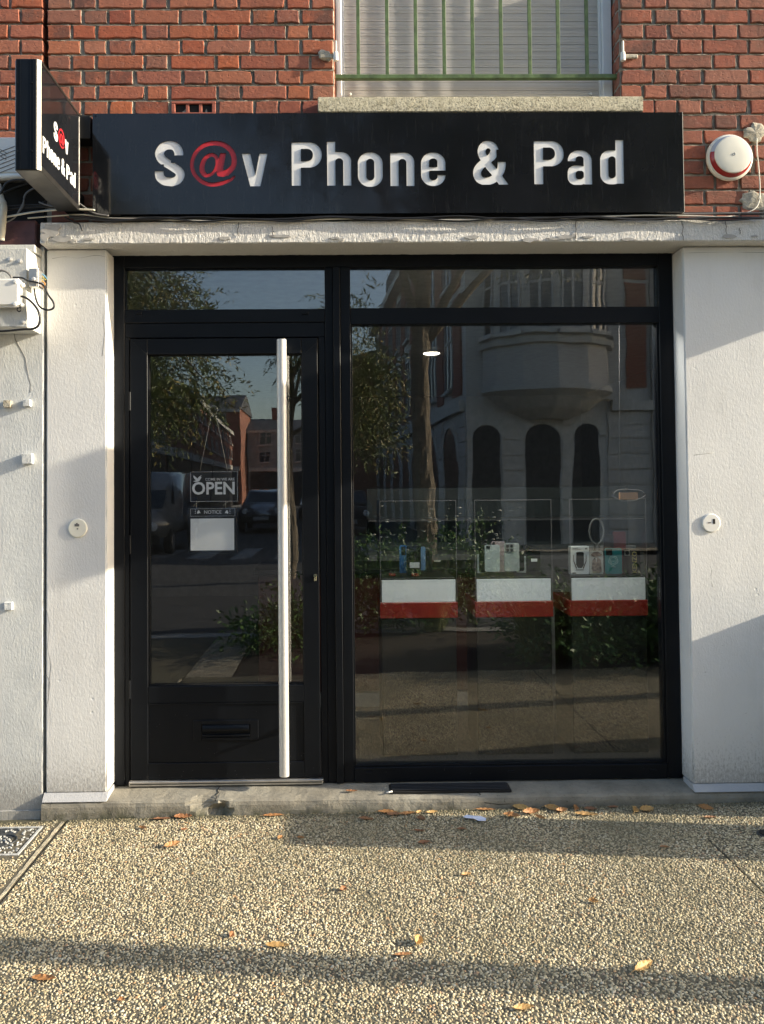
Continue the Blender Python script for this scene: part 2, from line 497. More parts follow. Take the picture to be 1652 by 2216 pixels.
def ground_dirt(nt, c):
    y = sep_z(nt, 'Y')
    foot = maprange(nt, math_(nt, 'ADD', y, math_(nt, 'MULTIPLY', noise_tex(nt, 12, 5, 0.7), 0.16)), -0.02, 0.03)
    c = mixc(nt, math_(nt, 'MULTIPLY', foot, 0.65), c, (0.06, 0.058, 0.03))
    big = maprange(nt, noise_tex(nt, 1.1, 6, 0.7), 0.42, 0.66, 0, 0.55)
    c = mixc(nt, big, c, (0.16, 0.14, 0.085))
    gum = maprange(nt, noise_tex(nt, 7.5, 2, 0.4), 0.735, 0.755, 0, 0.55)
    return mixc(nt, gum, c, (0.09, 0.085, 0.06))
def cementbed_mat():
    m, nt, bs = mat_new('pebble_cement_bed')
    c = ramp(nt, noise_tex(nt, 60, 5, 0.7), [(0.3, (0.06, 0.053, 0.036)), (0.7, (0.15, 0.13, 0.09))])
    c = mixc(nt, maprange(nt, noise_tex(nt, 2.2, 4, 0.6), 0.5, 0.72, 0, 0.45), c, (0.12, 0.115, 0.07))
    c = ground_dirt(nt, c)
    L(nt, c, bs.inputs['Base Color']); bs.inputs['Roughness'].default_value = 0.95
    bump(nt, bs, noise_tex(nt, 250, 4, 0.6), 0.002)
    return m
M['bed'] = cementbed_mat()

def pebble_mat():
    m, nt, bs = mat_new('pebble_stone')
    a = N(nt, 'ShaderNodeAttribute'); a.attribute_name = 'tone'
    c = ramp(nt, a.outputs['Fac'], [(0.0, (0.13, 0.11, 0.075)), (0.18, (0.33, 0.275, 0.165)), (0.45, (0.52, 0.435, 0.27)), (0.75, (0.65, 0.56, 0.37)), (0.92, (0.72, 0.66, 0.50)), (0.955, (0.44, 0.26, 0.12)), (0.985, (0.50, 0.33, 0.20)), (1.0, (0.22, 0.20, 0.18))])
    c = mixc(nt, maprange(nt, noise_tex(nt, 2.4, 4, 0.6), 0.48, 0.72, 0, 0.35), c, (0.20, 0.18, 0.11))
    c = mixc(nt, maprange(nt, noise_tex(nt, 330, 3, 0.6), 0.4, 0.7, 0, 0.25), c, (0.16, 0.13, 0.09))
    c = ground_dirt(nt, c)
    L(nt, c, bs.inputs['Base Color']); bs.inputs['Roughness'].default_value = 0.6
    bs.inputs['Specular IOR Level'].default_value = 0.35
    return m
M['pebble'] = pebble_mat()

def glass_mat(name, ior=1.75, tint=(0.80, 0.86, 0.83), wav=0.0004):
    m = bpy.data.materials.new(name); m.use_nodes = True
    nt = m.node_tree; nt.nodes.clear()
    o = N(nt, 'ShaderNodeOutputMaterial')
    g = N(nt, 'ShaderNodeNewGeometry')
    i = maprange(nt, g.outputs['Backfacing'], 0, 1, ior, 1 / ior)
    fr = N(nt, 'ShaderNodeFresnel'); L(nt, i, fr.inputs['IOR'])
    gl = N(nt, 'ShaderNodeBsdfGlossy'); gl.inputs['Roughness'].default_value = 0.0
    b = bump(nt, None, noise_tex(nt, 2.0, 2, 0.5), wav)
    L(nt, b, gl.inputs['Normal'])
    tr = N(nt, 'ShaderNodeBsdfTransparent'); tr.inputs[0].default_value = (*tint, 1)
    mx = N(nt, 'ShaderNodeMixShader')
    L(nt, fr.outputs[0], mx.inputs[0]); L(nt, tr.outputs[0], mx.inputs[1]); L(nt, gl.outputs[0], mx.inputs[2])
    L(nt, mx.outputs[0], o.inputs[0])
    return m
M['glass'] = glass_mat('shop_glass', 1.90, (0.975, 0.985, 0.98), 0.0009)
M['acrylic'] = glass_mat('clear_acrylic', 1.35, (0.93, 0.95, 0.94), 0.0)
M['house_glass'] = simple('house_window_glass', (0.03, 0.035, 0.045), 0.08, spec=0.8)


# ------------------------------------------------------------------ lettering (signed distance glyphs -> outlines)
def rr(X, Y, x0, x1, y0, y1, r=0.0):
    cx, cy = (x0 + x1) / 2, (y0 + y1) / 2
    hx, hy = (x1 - x0) / 2, (y1 - y0) / 2
    r = min(r, hx, hy)
    qx = np.abs(X - cx) - (hx - r); qy = np.abs(Y - cy) - (hy - r)
    return np.hypot(np.maximum(qx, 0), np.maximum(qy, 0)) + np.minimum(np.maximum(qx, qy), 0) - r

def stroke(X, Y, pts, w, n=8, widths=None):
    P = np.array(pts, float); Q = []
    W = np.full(len(P), w, float) if widths is None else np.array(widths, float)
    WW = []
    for i in range(len(P) - 1):
        p0, p1, p2, p3 = P[max(i - 1, 0)], P[i], P[i + 1], P[min(i + 2, len(P) - 1)]
        for k in range(n):
            t = k / n
            Q.append(0.5 * ((2 * p1) + (-p0 + p2) * t + (2 * p0 - 5 * p1 + 4 * p2 - p3) * t * t + (-p0 + 3 * p1 - 3 * p2 + p3) * t ** 3))
            WW.append(W[i] * (1 - t) + W[i + 1] * t)
    Q.append(P[-1]); WW.append(W[-1])
    d = np.full(X.shape, 1e9)
    for (a, b, wa, wb) in zip(Q[:-1], Q[1:], WW[:-1], WW[1:]):
        ab = b - a; l2 = max(ab @ ab, 1e-9)
        t = np.clip(((X - a[0]) * ab[0] + (Y - a[1]) * ab[1]) / l2, 0, 1)
        dd = np.hypot(X - a[0] - t * ab[0], Y - a[1] - t * ab[1]) - (wa * (1 - t) + wb * t) / 2
        d = np.minimum(d, dd)
    return d

def poly(X, Y, pts):
    P = np.array(pts, float); d = np.full(X.shape, 1e9); ins = np.zeros(X.shape, bool)
    for i in range(len(P)):
        a, b = P[i], P[(i + 1) % len(P)]; ab = b - a
        t = np.clip(((X - a[0]) * ab[0] + (Y - a[1]) * ab[1]) / (ab @ ab), 0, 1)
        d = np.minimum(d, np.hypot(X - a[0] - t * ab[0], Y - a[1] - t * ab[1]))
        c = ((a[1] > Y) != (b[1] > Y)) & (X < (b[0] - a[0]) * (Y - a[1]) / (b[1] - a[1] + 1e-12) + a[0])
        ins ^= c
    return np.where(ins, -d, d)

U_, I_ = np.minimum, np.maximum
def g_P(X, Y):
    return U_(rr(X, Y, 0, 57, 0, 278, 3), I_(U_(rr(X, Y, 0, 187, 0, 163, 78), rr(X, Y, 0, 90, 0, 163, 3)), -U_(rr(X, Y, 57, 132, 43, 120, 36), rr(X, Y, 57, 95, 43, 120, 2))))
def g_h(X, Y):
    a = I_(I_(rr(X, Y, 0, 149, 66, 400, 62), -rr(X, Y, 51, 100, 108, 500, 24)), Y - 283)
    return U_(rr(X, Y, 0, 51, 0, 283, 3), a)
def g_n(X, Y):
    a = I_(I_(rr(X, Y, 0, 149, 0, 400, 62), -rr(X, Y, 51, 100, 42, 500, 24)), Y - 215)
    return U_(rr(X, Y, 0, 51, 3, 215, 3), a)
def g_o(X, Y): return I_(rr(X, Y, 0, 154, 0, 221, 72), -rr(X, Y, 52, 102, 42, 179, 25))
def g_e(X, Y):
    d = I_(rr(X, Y, 0, 152, 0, 216, 72), -U_(rr(X, Y, 50, 102, 40, 94, 24), rr(X, Y, 50, 102, 66, 94, 2)))
    d = I_(d, -U_(rr(X, Y, 50, 102, 118, 177, 22), rr(X, Y, 50, 102, 118, 148, 2)))
    return I_(d, -rr(X, Y, 74, 400, 118, 145, 1))
def g_a(X, Y):
    arch = I_(rr(X, Y, 2, 153, 0, 330, 66), -rr(X, Y, 52, 101, 38, 300, 22))
    arch = I_(arch, -rr(X, Y, -60, 52, 70, 400)); arch = I_(arch, Y - 219)
    bowl = I_(rr(X, Y, 0, 125, 96, 222, 48), -rr(X, Y, 51, 101, 132, 184, 18))
    return U_(U_(arch, rr(X, Y, 101, 153, 70, 219, 3)), bowl)
def g_d(X, Y):
    return U_(rr(X, Y, 97, 148, 0, 281, 3), I_(rr(X, Y, 0, 144, 66, 285, 62), -rr(X, Y, 52, 97, 106, 245, 22)))
def g_v(X, Y): return poly(X, Y, [(0, 0), (52, 0), (84, 142), (110, 0), (160, 0), (115, 210), (52, 210)])
def g_S(X, Y):
    s = stroke(X, Y, [(148, 110), (148, 72), (128, 38), (92, 27), (54, 38), (30, 74), (40, 112), (70, 138), (112, 166), (147, 192), (157, 218), (143, 246), (116, 260), (92, 261), (60, 255), (36, 236), (28, 212), (28, 175)], 55)
    s = I_(s, -rr(X, Y, 100, 230, 93, 139)); return I_(s, -rr(X, Y, -30, 56, 150, 192))
def g_amp(X, Y):
    s = stroke(X, Y, [(205, 300), (150, 222), (100, 158), (66, 104), (57, 66), (72, 36), (97, 26), (124, 36), (138, 66), (120, 104), (76, 138), (38, 176), (27, 212), (44, 250), (88, 262), (132, 246), (168, 204), (181, 168), (181, 110)], 50)
    s = I_(s, -rr(X, Y, 150, 230, 60, 137)); return I_(s, Y - 284)
def g_at(X, Y):
    ring = stroke(X, Y, [(206, 208), (240, 196), (270, 160), (276, 116), (258, 64), (214, 26), (152, 13), (90, 28), (38, 76), (15, 140), (26, 204), (72, 256), (132, 278), (196, 270), (250, 250), (276, 228)], 30,
                  widths=[40, 38, 34, 32, 32, 32, 30, 28, 26, 24, 24, 26, 26, 26, 20, 14])
    th = 0.20
    Xr = (X - 122) + th * (Y - 154); Yr = Y - 154
    bo = (np.hypot(Xr / 60, Yr / 78) - 1) * 60; bi = (np.hypot((Xr - 4) / 32, Yr / 54) - 1) * 32
    bowl = I_(bo, -bi)
    stem = poly(X, Y, [(188, 78), (226, 78), (204, 200), (214, 214), (236, 206), (244, 222), (206, 230), (172, 224), (166, 206)])
    return U_(U_(ring, bowl), stem)

def contours(f, w, h, step=1.5, pad=24, lev=0.0):
    xs = np.arange(-pad, w + pad + step, step); ys = np.arange(-pad, h + pad + step, step)
    X, Y = np.meshgrid(xs, ys, indexing='ij')
    V = f(X, Y) - lev
    V[np.abs(V) < 1e-6] = 1e-6
    S = V < 0
    nx, ny = V.shape
    nxt = {}
    def ex(i, j):   # edge (i,j)-(i+1,j)
        t = V[i, j] / (V[i, j] - V[i + 1, j]); return (xs[i] + t * step, ys[j])
    def ey(i, j):
        t = V[i, j] / (V[i, j] - V[i, j + 1]); return (xs[i], ys[j] + t * step)
    cfg = S[:-1, :-1] * 1 + S[1:, :-1] * 2 + S[1:, 1:] * 4 + S[:-1, 1:] * 8
    idx = np.argwhere((cfg > 0) & (cfg < 15))
    pos = {}; adj = {}
    for i, j in idx:
        c = cfg[i, j]
        E = {'b': ('x', i, j), 'r': ('y', i + 1, j), 't': ('x', i, j + 1), 'l': ('y', i, j)}
        segs = {1: ['lb'], 2: ['br'], 3: ['lr'], 4: ['rt'], 5: ['lb', 'rt'], 6: ['bt'], 7: ['lt'], 8: ['lt'], 9: ['bt'], 10: ['br', 'lt'], 11: ['rt'], 12: ['lr'], 13: ['br'], 14: ['lb']}[int(c)]
        for s in segs:
            a, b = E[s[0]], E[s[1]]
            for e in (a, b):
                if e not in pos: pos[e] = ex(e[1], e[2]) if e[0] == 'x' else ey(e[1], e[2])
            adj.setdefault(a, []).append(b); adj.setdefault(b, []).append(a)
    seen = set(); loops = []
    for s in adj:
        if s in seen: continue
        loop = [s]; seen.add(s); cur = s
        while True:
            nn = [q for q in adj[cur] if q not in seen]
            if not nn: break
            cur = nn[0]; seen.add(cur); loop.append(cur)
        pts = [pos[q] for q in loop]
        # drop collinear points
        outp = []
        for k in range(len(pts)):
            a = np.array(outp[-1] if outp else pts[k - 1]); b = np.array(pts[k]); c2 = np.array(pts[(k + 1) % len(pts)])
            cr = abs((b - a)[0] * (c2 - b)[1] - (b - a)[1] * (c2 - b)[0])
            if cr > 0.02 or np.hypot(*(b - a)) > 24: outp.append(tuple(b))
        if len(outp) > 5 and (max(q[0] for q in outp) - min(q[0] for q in outp)) > 20: loops.append(outp)
    return loops

GLY = {'S': (g_S, 185, 290), '@': (g_at, 292, 292), 'v': (g_v, 160, 210), 'P': (g_P, 187, 278), 'h': (g_h, 149, 283), 'o': (g_o, 154, 221),
       'n': (g_n, 149, 215), 'e': (g_e, 152, 216), '&': (g_amp, 220, 288), 'a': (g_a, 153, 222), 'd': (g_d, 148, 285)}
CONT = {k: contours(*v) for k, v in GLY.items()}
CONT_FAT = {k: contours(*v, lev=3.0) for k, v in GLY.items()}

def curve_mesh(loops, half, mat=None):
    """loops in 2D metres -> extruded filled mesh in the XY plane of a temp curve; returns verts, faces"""
    cu = bpy.data.curves.new('tmp', 'CURVE'); cu.dimensions = '2D'; cu.fill_mode = 'BOTH'; cu.extrude = half
    for lp in loops:
        s = cu.splines.new('POLY'); s.points.add(len(lp) - 1)
        for i, (x, y) in enumerate(lp): s.points[i].co = (x, y, 0, 1)
        s.use_cyclic_u = True
    ob = bpy.data.objects.new('tmp', cu)
    me = bpy.data.meshes.new_from_object(ob)
    vs = [v.co.copy() for v in me.vertices]; fs = [tuple(p.vertices) for p in me.polygons]
    bpy.data.objects.remove(ob); bpy.data.curves.remove(cu); bpy.data.meshes.remove(me)
    return vs, fs

def flat_obj(name, loops, half, fn, mat, parent=None):
    vs, fs = curve_mesh(loops, half)
    return obj(name, [fn(v) for v in vs], fs, mat, parent)

def text_obj(name, s, size, fn, mat, parent=None, half=0.0004, bold=0.0, sx=1.0, align='CENTER'):
    cu = bpy.data.curves.new('tmp', 'FONT'); cu.body = s; cu.size = size; cu.extrude = half; cu.offset = bold
    cu.align_x = align; cu.align_y = 'CENTER'; cu.resolution_u = 3
    ob = bpy.data.objects.new('tmp', cu)
    me = bpy.data.meshes.new_from_object(ob)
    vs = [fn(Vector((v.co.x * sx, v.co.y, v.co.z))) for v in me.vertices]; fs = [tuple(p.vertices) for p in me.polygons]
    bpy.data.objects.remove(ob); bpy.data.curves.remove(cu); bpy.data.meshes.remove(me)
    return obj(name, vs, fs, mat, parent)

# ------------------------------------------------------------------ GROUND
def gsheet(name, x0, x1, y0, y1, dz, mat, nx=1):
    xs = sorted(set([x0, x1] + [v for v in (-3.0, 3.0) if x0 < v < x1]))
    vs = []; fs = []
    for i, x in enumerate(xs):
        vs += [(x, y0, gz(x) + dz), (x, y1, gz(x) + dz)]
        if i: k = 2 * i; fs.append((k - 2, k, k + 1, k - 1))
    return tag(obj(name, vs, fs, mat), kind='structure')

gsheet('ground', -150, 150, -160, 60, -0.20, M['asphalt'])
gsheet('road', -60, 60, -150, -4.4, -0.10, M['asphalt'])
# pavement: smooth cement bed where pebbles are real, aggregate material beyond
JX0, JX1 = -1.285, 1.66
def gap(name, x0, x1, y0, y1, dz, mat): return gsheet(name, x0, x1, y0, y1, dz, mat)
gsheet('pavement', -30, -2.2, -4.2, 0.02, 0.004, M['aggregate'])
gsheet('pavement', 2.6, 30, -2.45, 0.02, 0.004, M['aggregate'])
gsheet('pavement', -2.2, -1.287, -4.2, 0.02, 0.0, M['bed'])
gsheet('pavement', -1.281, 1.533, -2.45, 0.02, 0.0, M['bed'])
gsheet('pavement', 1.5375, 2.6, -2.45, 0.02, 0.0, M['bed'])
gsheet('pavement', -1.281, -0.9, -4.2, -2.45, 0.0, M['aggregate'])
gsheet('pavement_joint', -1.287, -1.281, -4.2, 0.02, -0.012, M['soil'])
gsheet('pavement_joint', 1.533, 1.5375, -2.45, 0.02, -0.012, M['soil'])
# cement edging strip of the left joint
M['edging'] = simple('cement_edging', (0.40, 0.35, 0.25), 0.95, var=0.4, scale=40, bumpd=0.004, bscale=90)
rough_box('joint_edging', -1.312, -1.289, -2.4, -0.05, -0.03, gz(-1.3) + 0.0065, M['edging'], None, step=0.03, amp=0.003, freq=16)['kind'] = 'structure'
# planting bed behind the photographer and its kerb
gsheet('planting_bed', -0.9, 30, -4.25, -2.45, -0.01, M['soil'])
gsheet('kerb', -30, 30, -4.40, -4.2, 0.004, M['kerb'])
for x0, x1 in ((-4.6, -4.1), (-3.6, -3.1), (-2.6, -2.1), (-1.6, -1.1), (-0.6, -0.1), (0.4, 0.9), (1.4, 1.9)):
    gsheet('road_marking', x0, x1, -17.5, -14.5, -0.094, M['roadpaint'])
gsheet('far_pavement', 3.2, 60, -15.8, -13.6, 0.0, M['aggregate'])
gsheet('far_pavement', -60, -6.0, -150, -12.0, 0.0, M['kerb'])

# real pebbles
def pebbles():
    sp = 0.0094
    xs = np.arange(-2.15, 2.55, sp); ys = np.arange(-2.44, -0.035, sp * 0.9)
    Xg, Yg = np.meshgrid(xs, ys)
    Xg = Xg + (np.arange(len(ys)) % 2)[:, None] * sp * 0.5
    X = (Xg + RNG.uniform(-.42, .42, Xg.shape) * sp).ravel(); Y = (Yg + RNG.uniform(-.42, .42, Xg.shape) * sp).ravel()
    keep = (RNG.random(X.shape) > 0.16)
    keep &= ~((X > -1.326) & (X < -1.276)); keep &= ~((np.abs(X - 1.535) < 0.006) & (Y < -0.40))
    keep &= ~((X < -1.36) & (X > -1.80) & (Y > -0.40) & (Y < -0.09))
    keep &= ~((X < -1.30) & (np.abs(Y + 0.42 + 0.1 * (X + 1.3)) < 0.008))
    keep &= ~((X < -1.38) & (Y > -0.045))
    # outside the direct view and the mirror view nothing is needed
    keep &= (Y > -1.62) | (X > -0.3)
    keep &= (np.abs(X - 0.2) < 1.55 + 0.28 * (Y + 2.45) + 0.6)
    X = X[keep]; Y = Y[keep]; n = len(X)
    a = RNG.uniform(0.0037, 0.0071, n) * np.where(RNG.random(n) < 0.07, 1.35, 1.0)
    b = a * RNG.uniform(0.52, 0.88, n); c = RNG.uniform(0.0020, 0.0040, n)
    th = RNG.uniform(0, pi, n)
    zc = 0.003 + 0.012 * np.clip(X, -3, 3) + RNG.uniform(-0.0012, 0.0010, n)
    tx = RNG.normal(0, .18, n); ty = RNG.normal(0, .18, n)
    K = 6
    ang = np.arange(K) * 2 * pi / K
    ring = [(np.cos(ang), np.sin(ang), np.full(K, -0.15)), (0.72 * np.cos(ang + .3), 0.72 * np.sin(ang + .3), np.full(K, 0.72)), (np.array([0.0]), np.array([0.0]), np.array([1.0]))]
    ux = np.concatenate([r[0] for r in ring]); uy = np.concatenate([r[1] for r in ring]); uz = np.concatenate([r[2] for r in ring])
    nv = len(ux)
    jit = 1 + RNG.normal(0, 0.10, (n, nv))
    lx = ux[None] * a[:, None] * jit; ly = uy[None] * b[:, None] * jit; lz = uz[None] * c[:, None]
    wx = lx * np.cos(th)[:, None] - ly * np.sin(th)[:, None]; wy = lx * np.sin(th)[:, None] + ly * np.cos(th)[:, None]
    wz = lz + wx * tx[:, None] + wy * ty[:, None]
    co = np.stack([X[:, None] + wx, Y[:, None] + wy, zc[:, None] + wz], -1).reshape(-1, 3)
    f = []
    for k in range(K):
        k2 = (k + 1) % K
        f += [(k, k2, K + k), (k2, K + k2, K + k), (K + k, K + k2, 2 * K)]
    f = np.array(f); nf = len(f)
    idx = (f[None] + (np.arange(n) * nv)[:, None, None]).reshape(-1)
    me = bpy.data.meshes.new('pebbles')
    me.vertices.add(n * nv); me.vertices.foreach_set('co', co.astype(np.float32).ravel())
    me.loops.add(len(idx)); me.loops.foreach_set('vertex_index', idx.astype(np.int32))
    me.polygons.add(n * nf); me.polygons.foreach_set('loop_start', np.arange(n * nf, dtype=np.int32) * 3)
    me.polygons.foreach_set('loop_total', np.full(n * nf, 3, dtype=np.int32))
    me.polygons.foreach_set('use_smooth', np.ones(n * nf, dtype=bool))
    at_ = me.attributes.new('tone', 'FLOAT', 'POINT')
    at_.data.foreach_set('value', np.repeat(RNG.random(n), nv).astype(np.float32))
    me.update(); me.materials.append(M['pebble'])
    o = bpy.data.objects.new('pebbles', me); C.objects.link(o)
    tag(o, 'cream and tan pebbles set in the exposed aggregate pavement', 'pebbles', kind='stuff')
    print('pebbles', n, n * nf)
pebbles()

# ------------------------------------------------------------------ FACADE WALLS
sh = empty('shop_wall', 'white rendered shop front wall with rough lintel above a concrete step', 'wall', (0.3, 0.2, 0))
rough_box('pillar', -1.398, -1.112, 0.0, 0.30, 0.10, 2.665, M['plaster'], sh, step=0.05, amp=0.0007, bev=0.008)
rough_box('pillar', 1.652, 3.2, 0.0, 0.30, 0.10, 2.665, M['plaster'], sh, step=0.05, amp=0.0007, bev=0.008)
# chamfered painted band at the foot of each pillar
def base_band(x0, x1, z0, z1):
    vs = [(x0, -0.030, z0), (x1, -0.030, z0), (x1, -0.001, z1), (x0, -0.001, z1), (x0, 0.1, z0), (x1, 0.1, z0), (x1, 0.1, z1), (x0, 0.1, z1)]
    fs = [(0, 1, 2, 3), (4, 7, 6, 5), (0, 4, 5, 1), (3, 2, 6, 7), (0, 3, 7, 4), (1, 5, 6, 2)]
    obj('base_band', vs, fs, M['whiteband'], sh)
base_band(-1.404, -1.106, 0.070, 0.102)
base_band(1.647, 3.2, 0.074, 0.102)
rough_box('lintel', -1.400, 3.2, -0.080, 0.30, 2.668, 2.770, M['lintel'], sh, step=0.012, amp=0.0016, freq=55, bev=0.005)
rl_ = random.Random(31)
def ragged(cx, cz, rx, rz, y, seed):
    g_ = random.Random(seed); n = 16; o_ = [(cx + rx * g_.uniform(.55, 1.1) * cos(2 * pi * i / n), cz + rz * g_.uniform(.5, 1.1) * sin(2 * pi * i / n)) for i in range(n)]
    vs = [(x, y, z_) for x, z_ in o_] + [(x, y + .006, z_) for x, z_ in o_]
    return vs, [tuple(range(n))] + [(i, (i + 1) % n, n + (i + 1) % n, n + i) for i in range(n)]
M['bareplaster'] = simple('bare_grey_plaster', (0.40, 0.385, 0.36), 0.9, var=0.2, scale=25, bumpd=0.0015, bscale=60)
vs_, fs_2 = [], []
for i in range(26):
    cx_ = rl_.uniform(-1.38, 2.6); v1, f1 = ragged(cx_, rl_.choice([2.682, 2.690, 2.70, 2.676]), rl_.uniform(.012, .06), rl_.uniform(.004, .014), -0.0835 - rl_.uniform(0, .001), i)
    k = len(vs_); vs_ += v1; fs_2 += [tuple(k + t for t in f) for f in f1]
for v1, f1 in (ragged(-1.345, 2.735, .05, .035, -0.085, 91), ragged(-1.30, 2.69, .06, .016, -0.0855, 92), ragged(-1.375, 2.70, .02, .03, -0.086, 93)):
    k = len(vs_); vs_ += v1; fs_2 += [tuple(k + t for t in f) for f in f1]
obj('flaked_patch', vs_, fs_2, M['bareplaster'], sh)['kind'] = 'stuff'
for (px, z0_, z1_) in ((515, 2.70, 2.765), (590, 2.70, 2.745), (1245, 2.68, 2.765), (1476, 2.672, 2.765), (1570, 2.70, 2.768), (1600, 2.70, 2.73)):
    xx = at(px, 500, -0.083).x
    tube('crack', [(xx + rl_.uniform(-.004, .004), -0.0835, z0_ + (z1_ - z0_) * t / 6) for t in range(7)], 0.0013, M['dark'], sh, 5)
for pts_ in ([(113, 560), (140, 556), (170, 559), (205, 553), (228, 556)], [(100, 1320), (107, 1350), (103, 1400), (110, 1440), (104, 1500), (109, 1560), (103, 1620)], [(100, 1460), (108, 1480), (101, 1530)],
             [(1540, 1230), (1537, 1250), (1541, 1270)], [(1480, 548), (1560, 546), (1652, 547)], [(1545, 980), (1500, 985)], [(225, 640), (222, 680), (226, 720), (221, 770)]):
    q_ = [at(a_, b_, 0) for a_, b_ in pts_]
    tube('crack', [(v.x, 0.0009, v.z) for v in q_], 0.0013, M['cable_grey'], sh, 5, smooth_n=3)
# wall over the opening behind the sign
box('wall_core', -1.40, 3.2, 0.012, 0.30, 2.772, 3.29, M['mortar'], sh, bev=0)

st = empty('doorstep', 'worn grey concrete doorstep with a chipped front edge below the door and window', 'step', (0.2, 0.1, 0))
def step_mesh():
    bm = bmesh.new()
    nx, x0, x1 = 180, -1.408, 3.2
    prof = [(-0.030, -0.06), (-0.032, 0.02), (-0.031, 0.045), (-0.027, 0.060), (-0.018, 0.068), (0.0, 0.071), (0.05, 0.076), (0.10, 0.081), (0.24, 0.087)]
    prof2 = []
    for i in range(len(prof) - 1):
        for k in range(2):
            t = k / 2; prof2.append((prof[i][0] * (1 - t) + prof[i + 1][0] * t, prof[i][1] * (1 - t) + prof[i + 1][1] * t))
    prof2.append(prof[-1])
    from mathutils import noise
    rows = []
    for i in range(nx + 1):
        x = x0 + (x1 - x0) * i / nx
        row = []
        for (y, z) in prof2:
            c = Vector((x, y, z))
            d = noise.noise_vector(c * 11) * 0.003 + noise.noise_vector(c * 37) * 0.0016
            # large chips
            for (cx, cz, rad, dep) in ((-0.655, 0.052, 0.055, 0.024), (-0.578, 0.018, 0.045, 0.050), (-0.63, 0.0, 0.03, 0.012), (0.35, 0.062, 0.12, 0.007), (0.02, 0.066, 0.10, 0.006), (-0.18, 0.066, 0.06, 0.006), (0.98, 0.066, 0.09, 0.005)):
                rr_ = math.hypot((x - cx), (z - cz) * 1.3) * (1 + 0.35 * noise.noise(c * 40))
                if y < 0.02 and rr_ < rad:
                    k = (1 - rr_ / rad) ** 0.5
                    d += Vector((0, dep * k, -dep * 0.25 * k if z > 0.05 else 0))
            row.append(bm.verts.new(c + d))
        rows.append(row)
    for i in range(nx):
        for j in range(len(prof2) - 1):
            bm.faces.new((rows[i][j], rows[i + 1][j], rows[i + 1][j + 1], rows[i][j + 1]))
    bm.faces.new([r for r in rows[0]]); 
    return bmobj('step_block', bm, M['concrete'], st)
so_ = step_mesh()
# crack through the step
cr_pts = [(-0.600, 0.11, 0.0825), (-0.607, 0.07, 0.0795), (-0.597, 0.045, 0.077), (-0.606, 0.02, 0.0745), (-0.600, -0.005, 0.072), (-0.603, -0.024, 0.062)]
tube('crack', cr_pts, 0.0018, M['dark'], st, seg=5)
cr_pts = [(0.62, 0.02, 0.0745), (0.64, -0.01, 0.0725), (0.625, -0.026, 0.058), (0.66, -0.031, 0.040), (0.72, -0.031, 0.032), (0.80, -0.031, 0.034)]
tube('crack', cr_pts, 0.0016, M['dark'], st, seg=5)
# black slotted mat grate set on the step
gr_ = empty('vent_grate', 'black ribbed grate lying on the concrete step in front of the shop window', 'grate', (0.5, 0.05, 0.08))
g0, g1 = 0.215, 0.790
box('grate_frame', g0, g1, 0.004, 0.104, 0.074, 0.0835, M['gasket'], gr_, 0.001)
for k in range(5):
    y = 0.014 + k * 0.0185
    box('bar', g0 + 0.008, g1 - 0.008, y, y + 0.008, 0.0838, 0.0895, M['cable_black'], gr_, 0.002)

# ------------------------------------------------------------------ BRICK WORK
def brick_mesh_obj(x0, x1, z0, z1, mat, parent, yoff=0.0, depth=0.06):
    """worn brick: chipped outline, rounded rim, flat slightly tilted face"""
    w_ = x1 - x0; h_ = z1 - z0
    out = []
    nlong = 5 if w_ > 0.13 else 3
    def edge(a, b, n):
        for i in range(n):
            t = i / n
            out.append((a[0] + (b[0] - a[0]) * t, a[1] + (b[1] - a[1]) * t))
    edge((x0, z0), (x1, z0), nlong); edge((x1, z0), (x1, z1), 2); edge((x1, z1), (x0, z1), nlong); edge((x0, z1), (x0, z0), 2)
    n = len(out)
    j = lambda s: random.uniform(-s, s)
    O, Ii = [], []
    cx, cz = (x0 + x1) / 2, (z0 + z1) / 2
    tx, tz = j(0.008), j(0.02); yo = yoff + j(0.0018)
    for (x, z) in out:
        jx, jz = j(0.0022), j(0.0019)
        if random.random() < 0.16:
            k = random.uniform(0.03, 0.10); jx += (cx - x) * k * 0.6; jz += (cz - z) * k * 1.6
        X, Z = x + jx, z + jz
        yy = yo + tx * (X - cx) + tz * (Z - cz)
        O.append((X, Z, yy)); 
        ins = random.uniform(0.0018, 0.0042)
        dx = ins if X < cx else -ins; dz = ins if Z < cz else -ins
        on_x = abs(x - x0) < 1e-6 or abs(x - x1) < 1e-6; on_z = abs(z - z0) < 1e-6 or abs(z - z1) < 1e-6
        Ii.append((X + (dx if on_x else 0), Z + (dz if on_z else 0), yy))
    vs = [(a[0], a[2] + depth, a[1]) for a in O] + [(a[0], a[2] + random.uniform(0.0015, 0.0035), a[1]) for a in O] + [(a[0], a[2], a[1]) for a in Ii]
    fs = []
    for i in range(n):
        i2 = (i + 1) % n
        fs.append((i, i2, n + i2, n + i)); fs.append((n + i, n + i2, 2 * n + i2, 2 * n + i))
    fs.append(tuple(range(2 * n, 3 * n)))
    o = obj('brick', vs, fs, mat, parent)
    return o

